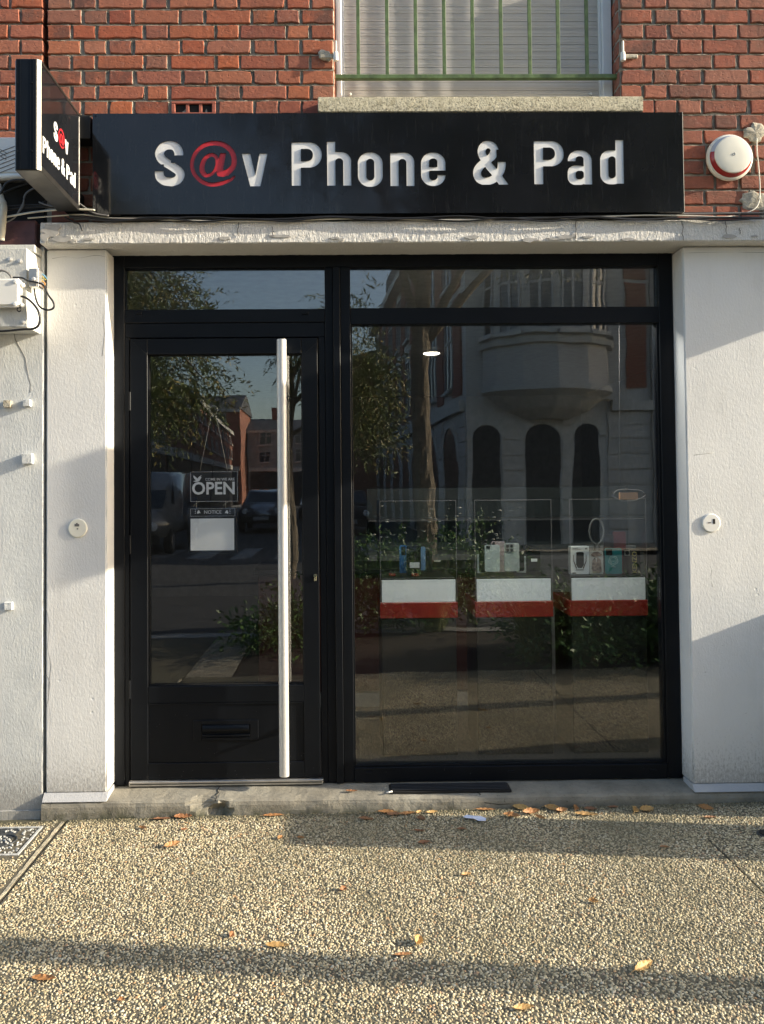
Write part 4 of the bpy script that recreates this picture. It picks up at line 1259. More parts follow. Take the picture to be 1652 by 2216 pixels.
run_cable('grey cable along the lintel top below the sign', [lt(160 + i * 94, 473 + (3 if i % 4 == 0 else -1), -0.082) for i in range(13)], 0.0038, M['cable_grey'], group=G1)
run_cable('cream cable that leaves the lintel top and climbs past the siren', [lt(60, 473, -0.085), lt(150, 466), lt(190, 466), lt(235, 472), lt(300, 474), lt(390, 477), lt(560, 479), lt(760, 474), lt(950, 476), lt(1150, 474), lt(1290, 470), lt(1400, 466), lt(1500, 468), lt(1560, 470), lt(1595, 466, -0.05), lt(1627, 456, -0.03), lt(1640, 440, -0.018), lt(1643, 410, -0.014), lt(1640, 360, -0.014), lt(1637, 330, -0.014), lt(1636, 300, -0.014)], 0.0034, M['cable_white'], group=G1, jit=0.001)
run_cable('cream cable lying flat on the right part of the lintel top', [lt(1010, 477, -0.075), lt(1130, 474, -0.075), lt(1250, 469, -0.075), lt(1370, 465, -0.075), lt(1500, 463, -0.07), lt(1652, 461, -0.07), lt(1700, 461, -0.07)], 0.0035, M['cable_grey'], group=G1)
for px, tl in ((273, 'leftmost black cable tie, just right of the projecting sign'), (348, 'black cable tie under the letter S of the long sign'), (401, 'black cable tie under the left edge of the red at sign'), (470, 'black cable tie under the right of the red at sign'), (640, 'black cable tie under the first letter P of the sign'), (1005, 'black cable tie just left of the ampersand of the sign'), (1340, 'black cable tie under the last letter of the sign'), (1437, 'rightmost black cable tie, near the right end of the sign')):
    q = lt(px, 471, -0.078)
    o = tube('cable_tie', [(q[0], q[1] + 0.016, q[2] + 0.010), (q[0] + .001, q[1] - 0.010, q[2] + 0.012), (q[0], q[1] - 0.012, q[2] - 0.008), (q[0] - .001, q[1] + 0.012, q[2] - 0.010)], 0.0016, M['cable_black'], None, 5)
    tag(o, tl, 'cable tie', 'black cable ties on the lintel cables')
# tangle under the projecting sign
def pth(lst, y): return [tuple(at(a, b, y)) for a, b in lst]
G2 = 'loose cables tangled below the projecting sign'
T = [
 ('black cable arching highest out of the tangle below the projecting sign', [(-12, 440), (4, 415), (14, 398), (34, 390), (60, 392), (86, 402), (110, 416), (128, 432)], -0.13, 0.006, 'cable_black'),
 ('grey cable looping in a wide bow in the tangle', [(38, 462), (50, 446), (52, 430), (58, 418), (76, 407), (96, 402), (122, 407), (150, 424), (178, 446), (204, 462), (235, 468)], -0.10, 0.0042, 'cable_grey'),
 ('short grey cable hanging as a hook in the tangle', [(128, 403), (140, 400), (152, 404), (156, 412), (154, 424), (148, 437)], -0.11, 0.0035, 'cable_grey'),
 ('black cable crossing the tangle from lower left to upper right', [(-10, 426), (30, 408), (66, 396), (92, 388)], -0.06, 0.0045, 'cable_black'),
 ('black cable running level into the lintel cables', [(-12, 460), (30, 452), (80, 448), (130, 450), (180, 456), (210, 462), (260, 466)], -0.09, 0.0055, 'cable_black'),
 ('thin black cable just above the level one', [(-12, 450), (30, 446), (70, 444), (120, 446), (170, 454), (200, 463)], -0.095, 0.0035, 'cable_black'),
 ('cream cable running level at the bottom of the tangle', [(-12, 474), (30, 467), (70, 460), (120, 455), (170, 454), (205, 455)], -0.105, 0.0045, 'cable_white'),
 ('grey cable drooping in the lower part of the tangle', [(84, 438), (100, 444), (116, 448), (130, 448), (144, 443)], -0.108, 0.0035, 'cable_grey'),
 ('black cable slanting up behind the projecting sign', [(86, 442), (110, 432), (135, 420), (156, 408)], -0.05, 0.0040, 'cable_black'),
 ('grey cable curling down to the lintel end', [(52, 436), (44, 452), (36, 466), (24, 476), (-8, 490)], -0.10, 0.0035, 'cable_grey'),
 ('black cable hanging below the tangle over the dark beam', [(140, 470), (150, 476), (160, 482), (172, 486), (178, 500)], -0.095, 0.004, 'cable_black'),
]
for lb, l, y, r, mt in T:
    run_cable(lb, pth([(a * 0.605 + (0) if False else a, b) for a, b in l], y), r, M[mt], group=G2, jit=0.001)
# white ribbed housing behind the tangle and grey conduit
hs = empty('cable_housing', 'white plastic housing with slanted ribs behind the projecting sign', 'housing', (-1.7, -0.06, 2.95))
q0 = at(0, 297, -0.10); q1 = at(75, 375, -0.10)
box('housing_body', -2.0, q1.x + 0.10, -0.10, 0.0, q1.z, q0.z, M['whiteplastic'], hs, 0.006)
for i in range(6):
    a = at(-10, 378 - 0 - i * 9, -0.101); b = at(50, 345 - i * 9 + 10, -0.101)
    tube('rib', [(a.x, -0.101, a.z), (b.x, -0.101, b.z)], 0.0016, M['cable_grey'], hs, 5)
for i in range(3):
    a = at(-10, 318 + i * 7, -0.101); b = at(14, 332 + i * 7, -0.101)
    tube('rib', [(a.x, -0.101, a.z), (b.x, -0.101, b.z)], 0.0014, M['cable_grey'], hs, 5)
a = at(-20, 382, -0.09); b = at(100, 382, -0.09)
o = tube('conduit', [(a.x, -0.088, a.z), (b.x, -0.088, a.z)], 0.014, M['whiteplastic'], None, 12)
tag(o, 'white round conduit under the ribbed white housing', 'conduit')
o = tube('conduit', [tuple(at(-6, 400, -0.12)), tuple(at(2, 432, -0.12)), tuple(at(8, 445, -0.12)), tuple(at(6, 480, -0.11)), tuple(at(2, 520, -0.10))], 0.016, M['cable_white'], None, 10, smooth_n=4)
tag(o, 'cream pipe hanging at the far left edge over the dark beam', 'conduit')
tag(box('cable_shade_sheet', -2.6, -1.41, 0.004, 0.010, 2.786, 2.99, M['dark'], None, 0), 'flat black sheet standing in for the shade behind the tangled cables', 'recess')  # flat black sheet that paints the shade behind the cables

# junction box, metal clip box and looping cables on the neighbour wall
jb = empty('junction_box', 'white plastic junction box with screwed corners on the wooden box', 'junction box', (-1.6, -0.19, 2.3))
q0 = at(0, 602, -0.21); q1 = at(43, 664, -0.21)
box('box_body', -1.90, q1.x, -0.215, -0.171, q1.z, q0.z, M['whiteplastic'], jb, 0.010, 3)
for (px, py) in ((32, 609), (32, 658)):
    q = at(px, py, -0.22)
    lathe('corner_screw', (q.x, -0.215, q.z), ax, [(0.010, 0), (0.010, 0.004), (0.006, 0.006)], M['whiteplastic'], jb, 12)
for (px, py) in ((48, 617), (47, 660)):
    q = at(px, py, -0.20)
    lathe('cable_gland', (q.x - 0.008, -0.195, q.z), (1, 0, 0), [(0.010, 0), (0.012, 0.008), (0.008, 0.016)], M['whiteplastic'], jb, 12)
mb = empty('metal_bracket_box', 'small open metal box with torn coloured wires on the corner of the wooden box', 'metal box', (-1.4, -0.1, 2.43))
q0 = at(65, 583, -0.16); q1 = at(88, 622, -0.16)
bm = bmesh.new()
add_box(bm, q0.x, q1.x - 0.004, -0.172, -0.120, q1.z, q1.z + 0.005, 0.001)
add_box(bm, q0.x, q1.x - 0.004, -0.172, -0.120, q0.z - 0.005, q0.z, 0.001)
add_box(bm, q0.x, q1.x - 0.010, -0.176, -0.172, q1.z, q0.z, 0.001)
add_box(bm, q1.x - 0.010, q1.x - 0.004, -0.176, -0.120, q1.z, q0.z, 0.001)
bmobj('box_shell', bm, M['alu'], mb)
q = at(72, 604, -0.18); lathe('bolt', (q.x, -0.176, q.z), ax, [(0.010, 0), (0.010, 0.005), (0.006, 0.008)], M['steel'], mb, 12)
wc = {'w_blue': (0.15, 0.35, 0.5), 'w_yel': (0.5, 0.42, 0.08), 'w_or': (0.55, 0.25, 0.05)}
for kk, vv in wc.items(): M[kk] = simple(kk.replace('w_', 'wire_'), vv, 0.5)
for i, (mk, l) in enumerate((('w_blue', [(88, 592), (95, 596), (102, 604)]), ('w_yel', [(86, 602), (92, 606), (90, 612)]), ('w_or', [(88, 608), (96, 612), (97, 618)]), ('w_or', [(86, 612), (92, 618), (95, 624)]), ('w_yel', [(88, 596), (92, 600), (99, 606)]))):
    tube('wire', pth(l, -0.13), 0.0028, M[mk], mb, 5, smooth_n=3)
G3 = 'cables looping from the junction box'
run_cable('black cable looping from the box over the pillar joint and back', pth([(28, 601), (48, 602), (60, 608), (80, 612), (94, 618), (104, 638), (114, 652), (117, 662), (113, 669), (100, 671), (86, 664), (78, 648), (74, 625)], -0.19), 0.0045, M['cable_black'], group=G3, jit=0.0)
run_cable('black cable bowing down from the lower gland to the wooden box foot', pth([(44, 641), (58, 646), (72, 658), (83, 674), (86, 692), (82, 706), (70, 712), (50, 713), (20, 716), (-10, 718)], -0.20), 0.0055, M['cable_black'], group=G3, jit=0.0)
run_cable('grey cable ring under the junction box', pth([(40, 666), (37, 670), (40, 674), (45, 673), (46, 668), (42, 665)], -0.20), 0.003, M['cable_black'], group=G3, jit=0.0)
run_cable('grey coil above the junction box', pth([(-6, 590), (4, 586), (14, 589), (22, 596), (25, 602)], -0.20), 0.005, M['cable_grey'], group=G3, jit=0.0)

# thin cracks in the neighbour plaster
for lb, l in (('long thin crack running down the grey plaster wall', [(30, 720), (33, 735), (47, 760), (55, 775), (58, 795), (62, 815), (66, 832), (65, 850)]),):
    q = [at(a, b, 0) for a, b in l]
    tag(tube('wall_crack', [(v.x, 0.0006, v.z) for v in q], 0.0018, M['cable_grey'], None, 5), lb, 'crack')

# ------------------------------------------------------------------ SHOP FRONT
sf = empty('storefront', 'anthracite aluminium shop window frame with transom lights and a large display pane', 'shop window', (0.26, 0.15, 0.088))
FX0, FX1, FZ0, FZ1 = -1.120, 1.650, 0.088, 2.672
Y0, Y1 = 0.120, 0.185
def fr(name, x0, x1, z0, z1, y0=Y0, y1=Y1, par=None, b=0.0025, mt='frame'):
    return box(name, x0, x1, y0, y1, z0, z1, M[mt], par or sf, b)
fr('jamb', FX0, -1.0605, FZ0, FZ1)
fr('jamb', 1.5795, FX1, FZ0, FZ1)
fr('head', -1.0603, 1.5793, 2.6075, FZ1)
fr('transom_rail', -1.0603, -0.0765, 2.335, 2.4005)
fr('door_frame_head', -1.0603, -0.0765, 2.262, 2.3345, Y0 + 0.006)
fr('door_frame_jamb', -1.0603, -1.036, FZ0, 2.2618, Y0 + 0.003)
fr('door_frame_jamb', -0.109, -0.0765, FZ0, 2.2618, Y0 + 0.003)
fr('mullion', -0.0763, -0.036, FZ0, 2.6073)
fr('mullion_post', -0.0358, -0.001, FZ0, 2.6073, 0.104, Y1)
fr('mullion', -0.0008, 0.0500, FZ0, 2.6073)
fr('transom_rail', 0.0502, 1.5793, 2.322, 2.4025)
fr('bottom_rail', 0.0502, 1.5793, FZ0, 0.158, Y0 - 0.002)
fr('glazing_bead', 0.0502, 1.5793, 0.1583, 0.1665, Y0 + 0.010, Y1, None, 0.001)
fr('glazing_bead', 1.5685, 1.5793, 0.167, 2.321, Y0 + 0.010, Y1, None, 0.001)
fr('glazing_bead', 0.0502, 0.0575, 0.167, 2.321, Y0 + 0.010, Y1, None, 0.001)
# thin polished edge of the post catching the sun
for px, py in ((300, 678), (660, 678), (798, 1672), (1105, 1669), (1413, 1666)):
    p = at(px, py, Y0 - 0.004)
    box('drain_cover', p.x - 0.015, p.x + 0.015, Y0 - 0.0075, Y0 - 0.0022 if py > 1000 else Y0 - 0.0002, p.z - 0.005, p.z + 0.005, M['frame'], sf, 0.001)
box('transom_pane', -1.0600, -0.0768, 0.150, 0.158, 2.4006, 2.6073, M['glass'], sf, 0)
box('transom_pane', 0.0502, 1.5793, 0.150, 0.158, 2.4026, 2.6073, M['glass'], sf, 0)
box('window_pane', 0.0576, 1.5684, 0.150, 0.158, 0.1666, 2.3218, M['glass'], sf, 0)

dr = empty('door', 'anthracite glazed shop door with a letter slot and a tall steel pull bar', 'door', (-0.57, 0.15, 0.11))
DX0, DX1, DZ0, DZ1 = -1.031, -0.114, 0.116, 2.256
YD = 0.114
def fd(name, x0, x1, z0, z1, y0=YD, y1=0.178, b=0.002): return box(name, x0, x1, y0, y1, z0, z1, M['frame'], dr, b)
fd('stile', DX0, -0.9465, DZ0, DZ1); fd('stile', -0.1925, DX1, DZ0, DZ1)
fd('rail', -0.9463, -0.1927, 2.179, DZ1); fd('rail', -0.9463, -0.1927, 0.482, 0.562); fd('rail', -0.9463, -0.1927, DZ0, 0.194)
fd('kick_panel', -0.9463, -0.1927, 0.1945, 0.4815, YD + 0.006, 0.170)
fd('panel_bead', -0.9463, -0.1927, 0.4735, 0.4812, YD + 0.001, YD + 0.0055, 0.0005)
box('door_pane', -0.9463, -0.1927, 0.148, 0.156, 0.5622, 2.1788, M['glass'], dr, 0)
# letter slot
lx0, lx1, lz0, lz1 = -0.728, -0.414, 0.298, 0.397
box('slot_surround', lx0, lx0 + 0.040, 0.1135, 0.1198, lz0, lz1, M['frame'], dr, 0.0015)
box('slot_surround', lx1 - 0.040, lx1, 0.1135, 0.1198, lz0, lz1, M['frame'], dr, 0.0015)
box('slot_surround', lx0 + 0.0402, lx1 - 0.0402, 0.1135, 0.1198, lz1 - 0.020, lz1, M['frame'], dr, 0.0015)
lf = lathe('slot_flap', (lx0 + 0.045, 0.122, lz1 - 0.040), (1, 0, 0), [(0.020, 0), (0.020, lx1 - lx0 - 0.09)], M['frame'], dr, 20)
box('slot_lip', lx0 + 0.042, lx1 - 0.042, 0.108, 0.1198, lz0 + 0.022, lz0 + 0.030, M['frame'], dr, 0.001)
box('slot_lip', lx0 + 0.0402, lx1 - 0.0402, 0.1135, 0.1198, lz0 + 0.002, lz0 + 0.016, M['frame'], dr, 0.001)
# keyhole cylinder
p = at(682, 1249, YD)
k_ = lathe('lock_cylinder', (p.x, YD - 0.006, p.z + 0.008), (0, 1, 0), [(0.0085, 0), (0.0085, 0.008)], M['chrome'], dr, 16)
box('lock_body', p.x - 0.005, p.x + 0.005, YD - 0.0055, YD + 0.001, p.z - 0.018, p.z + 0.002, M['chrome'], dr, 0.001)
box('keyway', p.x - 0.0012, p.x + 0.0012, YD - 0.0068, YD - 0.0058, p.z + 0.003, p.z + 0.013, M['dark'], dr, 0)
# pull bar
pa = at(610.5, 735, 0.05); pb = at(613.0, 1679, 0.05)
hx = (pa.x + pb.x) / 2
h_ = lathe('pull_bar', (hx, 0.050, pb.z), (0, 0, 1), [(0.0215, 0), (0.0235, 0.0015), (0.0235, pa.z - pb.z - 0.0015), (0.0215, pa.z - pb.z)], M['steel'], dr, 40)
for zz in (0.35, 1.2, 2.08):
    lathe('standoff', (hx, 0.060, zz), (0, 1, 0), [(0.009, 0), (0.009, 0.055)], M['steel'], dr, 12)
    lathe('standoff_plate', (hx, 0.109, zz), (0, 1, 0), [(0.016, 0), (0.016, 0.005)], M['steel'], dr, 16)
th = box('threshold', -1.036, -0.102, 0.098, 0.175, 0.0895, 0.1125, M['alu'], sf, 0.002)
box('threshold_groove', -1.030, -0.108, 0.0965, 0.0982, 0.098, 0.103, M['alu_dark'], sf, 0)

# corner mitre lines and rubber seals of the door
for (a_, b_) in (((285, 737), (319, 769)), ((692, 735), (657, 768)), ((248, 700), (283, 736)), ((724, 700), (694, 734))):
    p0_, p1_ = at(*a_, YD), at(*b_, YD)
    yy_ = YD - 0.0001 if a_[0] in (285, 692) else Y0 + 0.0029
    tube('mitre_joint', [(p0_.x, yy_, p0_.z), (p1_.x, yy_, p1_.z)], 0.0006, M['gasket'], dr if a_[0] in (285, 692) else sf, 4)
for (x0_, x1_, z0_, z1_) in ((-0.9463, -0.1927, 2.1745, 2.1788), (-0.9463, -0.1927, 0.5622, 0.5665), (-0.9463, -0.942, 0.567, 2.174), (-0.197, -0.1927, 0.567, 2.174)):
    box('glass_seal', x0_, x1_, 0.1405, 0.1478, z0_, z1_, M['gasket'], dr, 0)
for zz_ in (0.55, 1.25, 1.95):
    lathe('hinge_barrel', (-1.0335, 0.117, zz_ - 0.045), (0, 0, 1), [(0.006, 0), (0.006, 0.09)], M['frame'], dr, 12)
rs_ = random.Random(44); bm = bmesh.new()
for i in range(60):
    x_ = rs_.choice([rs_.uniform(-1.02, -0.13), rs_.uniform(0.06, 1.56), rs_.uniform(-0.95, -0.2)]); z_ = rs_.choice([rs_.uniform(0.12, 0.19), rs_.uniform(0.09, 0.155), rs_.uniform(0.2, 0.47)])
    if -0.11 < x_ < 0.06: continue
    y_ = (YD - 0.0006 if z_ < 0.193 else YD + 0.0054) if x_ < 0 else Y0 - 0.0026
    if x_ > 0 and z_ > 0.155: continue
    r_ = rs_.uniform(0.0004, 0.0010)
    add_box(bm, x_ - r_, x_ + r_, y_, y_ + 0.0008, z_ - r_, z_ + r_)
o = bmobj('dust_specks', bm, M['cable_grey'], sf); o['kind'] = 'stuff'
# ------------------------------------------------------------------ DOOR NOTICES (hang just behind the pane)
M['signblack'] = simple('sign_card_black', (0.008, 0.008, 0.010), 0.45, var=0.1)
M['signwhite'] = simple('sign_print_white', (0.78, 0.78, 0.80), 0.5, var=0.03)
M['thread'] = simple('jute_thread', (0.5, 0.45, 0.36), 0.8)
YS = 0.172
def sx_(px, py): q = at(px, py, YS); return q.x, q.z
x0, z1 = sx_(410.5, 1020); x1, z0 = sx_(515, 1086)
op = empty('open_sign', 'small black hanging card reading COME IN WE ARE OPEN behind the door glass', 'sign', ((x0 + x1) / 2, YS, z0))
box('card', x0, x1, YS, YS + 0.004, z0, z1, M['signblack'], op, 0.001)
def frame_lines(x0, x1, z0, z1, par, w_=0.0012, y=YS - 0.0006):
    bm = bmesh.new()
    add_box(bm, x0, x1, y, y + 0.0005, z0, z0 + w_); add_box(bm, x0, x1, y, y + 0.0005, z1 - w_, z1)
    add_box(bm, x0, x0 + w_, y, y + 0.0005, z0 + w_, z1 - w_); add_box(bm, x1 - w_, x1, y, y + 0.0005, z0 + w_, z1 - w_)
    bmobj('border_line', bm, M['signwhite'], par)
frame_lines(x0 + 0.003, x1 - 0.003, z0 + 0.003, z1 - 0.003, op)
cxs = (x0 + x1) / 2
def tx(name, s, px, py, width, par, mt='signwhite', bold=0.0, y=YS - 0.0008, tall=1.0):
    """text centred on a picture point with a given width in metres"""
    q = at(px, py, YS)
    cu = bpy.data.curves.new('t', 'FONT'); cu.body = s; cu.size = 1; ob = bpy.data.objects.new('t', cu)
    me = bpy.data.meshes.new_from_object(ob); xs = [v.co.x for v in me.vertices]; W_ = max(xs) - min(xs); 
    bpy.data.objects.remove(ob); bpy.data.curves.remove(cu); bpy.data.meshes.remove(me)
    k = width / W_
    return text_obj(name, s, k, lambda v: (q.x + v.x, y - v.z, q.z + v.y * tall), M[mt], par, half=0.0003, bold=bold * k)
mpp = (YS + D) / F
tx('lettering', 'COME IN WE ARE', 475.5, 1037.5, 63 * mpp, op, bold=0.004)
tx('lettering', 'OPEN', 462, 1058, 90 * mpp, op, bold=0.022, tall=1.03)
def picture_poly(name, pts, par, mt='signwhite', y=YS - 0.0008, yy=YS):
    lp = []
    for a, b in pts: q = at(a, b, yy); lp.append((q.x, q.z))
    return flat_obj(name, [lp], 0.0003, lambda v: (v.x, y - v.z, v.y), M[mt], par)
picture_poly('bird_mark', [(418, 1042), (425, 1043), (431, 1041), (434, 1036), (436, 1032), (433, 1031.5), (437, 1028), (433.5, 1029.5), (429, 1033), (427, 1036), (423, 1032), (419, 1029), (418, 1031), (420, 1036), (424, 1039.5), (419, 1041)], op)
nx0, nz1 = sx_(407, 1097.5); nx1, nz0 = sx_(512.5, 1196)
no = empty('notice_board', 'small black hanging card reading NOTICE with a blank white field', 'sign', ((nx0 + nx1) / 2, YS, nz0))
box('card', nx0, nx1, YS, YS + 0.004, nz0, nz1, M['signblack'], no, 0.002)
q0 = sx_(412, 1101); q1 = sx_(508, 1116.5)
frame_lines(q0[0], q1[0], q1[1], q0[1], no, 0.0009)
q0 = sx_(412, 1122.5); q1 = sx_(506.5, 1190.5)
box('white_field', q0[0], q1[0], YS - 0.0016, YS - 0.0004, q1[1], q0[1], M['signwhite'], no, 0.0004)
tx('lettering', 'NOTICE', 460, 1108.5, 37 * mpp, no, bold=0.006)
for s in (-1, 1):
    cx_ = 460 + s * 30
    picture_poly('pictogram', [(cx_ - 4 * s, 1111), (cx_ - 1 * s, 1105), (cx_ + 1.5 * s, 1104), (cx_ + 4 * s, 1110), (cx_ + 2 * s, 1112), (cx_ - 1 * s, 1110)], no)
    for d_ in (-3, 0, 3): picture_poly('pictogram', [(cx_ + 6 * s, 1107 + d_), (cx_ + 8.5 * s, 1106.4 + d_ * 1.3), (cx_ + 8.5 * s, 1107.3 + d_ * 1.3), (cx_ + 6 * s, 1107.9 + d_)], no)
for i in range(7): 
    q = sx_(415 + i * 15, 1118); lathe('punch_ring', (q[0], YS - 0.0004, q[1]), (0, -1, 0), [(0.0022, 0), (0.0022, 0.0006)], M['cable_grey'], no, 10)
def thr(name, pts, r, par, mt='thread'): return tube(name, [tuple(at(a, b, YS - 0.002)) for a, b in pts], r, M[mt], par, 5)
thr('string', [(457, 898), (432, 1020)], 0.0011, op); thr('string', [(467, 898), (492, 1020)], 0.0011, op)
for xx in (424.5, 488):
    thr('string', [(xx, 1084), (xx, 1100)], 0.0012, no)
    thr('string', [(xx - 6, 1096), (xx, 1088), (xx + 6, 1086)], 0.0010, no)
q = at(462, 888, YS)
ho = empty('suction_hook', 'black ring suction hook on the door glass holding the open sign', 'hook', tuple(q))
tube('ring', [(q.x + 0.021 * cos(t), YS - 0.006, q.z + 0.021 * sin(t)) for t in np.linspace(0, 2 * pi, 25)], 0.0024, M['cable_grey'], ho, 6)
tube('hook_arm', [(q.x - 0.021, YS - 0.006, q.z + 0.002), (q.x - 0.023, YS - 0.006, q.z + 0.03)], 0.0018, M['cable_grey'], ho, 5)

# ------------------------------------------------------------------ INSIDE THE SHOP
M['floor_in'] = simple('shop_floor_tiles', (0.03, 0.03, 0.03), 0.4, var=0.2, scale=4)
M['wall_in'] = simple('shop_wall_grey', (0.20, 0.20, 0.195), 0.8)
M['ceil_in'] = simple('shop_ceiling', (0.35, 0.35, 0.34), 0.9)
M['redlam'] = simple('red_laminate', (0.26, 0.014, 0.011), 0.35, var=0.12)
M['redbrown'] = simple('dark_red_counter', (0.045, 0.011, 0.007), 0.4, var=0.12)
M['blacklam'] = simple('black_laminate', (0.006, 0.006, 0.006), 0.4)
M['frost'] = simple('white_back_panel', (0.88, 0.92, 0.90), 0.45, var=0.03)
tag(box('shop_floor', -2.6, 3.2, 0.19, 7.0, 0.04, 0.084, M['floor_in'], None, 0), kind='structure')
tag(box('shop_ceiling', -2.6, 3.2, 0.19, 7.0, 2.70, 2.75, M['ceil_in'], None, 0), kind='structure')
tag(box('shop_back_wall', -2.6, 3.2, 6.9, 7.0, 0.085, 2.699, M['wall_in'], None, 0), kind='structure')
tag(box('shop_side_wall', -2.7, -2.6, 0.31, 7.0, 0.0, 2.75, M['wall_in'], None, 0), kind='structure')
tag(box('shop_side_wall', 3.2, 3.3, 0.31, 7.0, 0.0, 2.75, M['wall_in'], None, 0), kind='structure')
# ceiling light (lit)
cz = 2.690
yd = (cz - H) * F / (1050 - 763) - D
q = at(933, 763, yd)
cl = empty('ceiling_light', 'small round lit spotlight in the shop ceiling seen through the window', 'lamp', tuple(q))
m, nt, bs = mat_new('lamp_glow'); bs.inputs['Base Color'].default_value = (0.9, 0.88, 0.8, 1)
bs.inputs['Emission Color'].default_value = (1.0, 0.93, 0.78, 1); bs.inputs['Emission Strength'].default_value = 3.0
M['glow'] = m
lathe('lamp_rim', (q.x, q.y, q.z + 0.004), (0, 0, -1), [(0.079, 0), (0.079, 0.010), (0.073, 0.012)], M['whiteplastic'], cl, 32)
lathe('lamp_disc', (q.x, q.y, q.z - 0.010), (0, 0, -1), [(0.070, 0), (0.068, 0.004), (0.0, 0.005)], M['glow'], cl, 32)
# added fill lamp, hidden behind the transom rail, to brighten the display
ls = empty('added_fill_strip', 'added strip lamp hidden behind the transom rail to brighten the display cases', 'lamp', (0.92, 0.215, 2.345))
box('fill_strip_body', 0.12, 1.52, 0.200, 0.235, 2.352, 2.395, M['whiteplastic'], ls, 0.003)
box('fill_strip_diffuser', 0.13, 1.51, 0.204, 0.231, 2.346, 2.3515, M['glow'], ls, 0.001)
al = bpy.data.lights.new('added_fill_light', 'AREA'); al.shape = 'RECTANGLE'; al.size = 1.36; al.size_y = 0.03; al.energy = 8; al.color = (1.0, 0.97, 0.90)
ao = bpy.data.objects.new('added_fill_light', al); C.objects.link(ao); ao.location = (0.0, 0.004, -0.002); ao.parent = ls
ao.location = Vector((0.82, 0.219, 2.343)) - Vector(ls.location); ao.rotation_euler = (radians(12), 0, 0)
# display cases
YF, YB = 0.50, 0.86
cases = [(0.209, 0.606, 'left'), (0.719, 1.119, 'middle'), (1.231, 1.630, 'right')]
shelfz = 1.030
for (a, b, nm) in cases:
    e = empty('display_case', {'left': 'display case with a red band and blue phones, nearest the door', 'middle': 'middle display case with silver and white phones on a black pedestal', 'right': 'display case with boxed and printed phone covers at the right end of the window'}[nm], 'display case', ((a + b) / 2, 0.68, 0.084), 'acrylic display cases behind the shop window')
    box('pedestal', a - 0.002, b + 0.002, YF + 0.004, YB, 0.086, 0.815, M['blacklam'], e, 0.003)
    box('red_band', a - 0.010, b + 0.010, YF - 0.002, YB + 0.004, 0.8155, 0.8990, M['redlam'], e, 0.002)
    box('white_panel', a, b, YF + 0.002, YF + 0.008, 0.8995, 1.019, M['frost'], e, 0.002)
    box('case_shelf', a, b, YF + 0.020, YB - 0.01, 1.019, 1.028, M['blacklam'], e, 0.002)
    T_ = 0.004; ct = 1.440
    box('case_side', a - 0.008, a - 0.003, YF, YB, 0.8995, ct, M['acrylic'], e, 0)
    box('case_side', b + 0.003, b + 0.008, YF, YB, 0.8995, ct, M['acrylic'], e, 0)
    box('case_front', a - 0.0028, b + 0.0028, YF - 0.0015, YF + 0.0015, 1.021, ct, M['acrylic'], e, 0)
    box('case_top', a - 0.008, b + 0.008, YF - 0.0015, YB, ct + 0.0003, ct + 0.005, M['acrylic'], e, 0)
    bm = bmesh.new()
    for (xx, yy) in ((a - 0.006, YF), (b + 0.006, YF)):
        add_box(bm, xx - 0.0012, xx + 0.0012, yy - 0.003, yy - 0.0018, 0.9, ct)
    add_box(bm, a - 0.008, b + 0.008, YF - 0.003, YF - 0.0018, ct + 0.001, ct + 0.004)
    bmobj('case_edge', bm, M['cable_grey'], e)

YP = 0.585
def rrect(x0, x1, z0, z1, r, n=5):
    pts = []
    for cx_, cz_, a in ((x1 - r, z0 + r, -pi / 2), (x1 - r, z1 - r, 0), (x0 + r, z1 - r, pi / 2), (x0 + r, z0 + r, pi)):
        for k in range(n + 1):
            t = a + (pi / 2) * k / n; pts.append((cx_ + r * cos(t), cz_ + r * sin(t)))
    return pts
def phone(label, px0, px1, py0, py1, col, Y=YP, cam=None, cat='phone', rough=0.3, group='phones and cases on display', camn=1, tilt=0.03, thick=0.008, r=0.010):
    a = at(px0, py1, Y); b = at(px1, py0, Y)
    # stand on the shelf
    dz = max(0, 0.0)
    x0, x1, z0, z1 = a.x, b.x, max(a.z, shelfz), b.z
    e = empty('phone' if cat == 'phone' else 'phone_cover', label, cat, ((x0 + x1) / 2, Y, z0), group)
    mt = simple('shell_' + str(len(M)), col, rough, var=0.06, scale=30); M['x%d' % len(M)] = mt
    f = lambda v: (v.x, Y - v.z + tilt * 0, v.y)
    flat_obj('shell', [rrect(x0, x1, z0, z1, min(r, (x1 - x0) / 3))], thick / 2, f, mt, e)
    yf = Y - thick / 2
    w_ = x1 - x0
    if cam:
        cx0, cx1, cz0, cz1 = x0 + w_ * cam[0], x0 + w_ * cam[1], z1 - (z1 - z0) * cam[3], z1 - (z1 - z0) * cam[2]
        camcol = 'blacklam' if cam[4] == 'k' else 'alu'
        flat_obj('camera_bump', [rrect(cx0, cx1, cz0, cz1, 0.004)], 0.0008, lambda v: (v.x, yf - 0.0009 - v.z, v.y), M[camcol], e)
        for (u, v_) in {1: [(.5, .5)], 2: [(.5, .27), (.5, .72)], 3: [(.28, .28), (.28, .72), (.72, .5)], 4: [(.27, .27), (.73, .27), (.27, .73), (.73, .73)]}[camn]:
            c_ = (cx0 + (cx1 - cx0) * u, yf - 0.0018, cz0 + (cz1 - cz0) * v_)
            rr_ = min(cx1 - cx0, cz1 - cz0) * (0.36 if camn == 1 else 0.18 if camn > 2 else 0.22)
            lathe('lens', c_, (0, -1, 0), [(rr_, 0), (rr_, 0.001), (rr_ * 0.6, 0.0014)], M['gasket'], e, 14)
            lathe('lens_glass', (c_[0], c_[1] - 0.0013, c_[2]), (0, -1, 0), [(rr_ * .5, 0), (rr_ * .3, 0.0006)], M['house_glass'], e, 10)
    return e, (x0, x1, z0, z1), yf
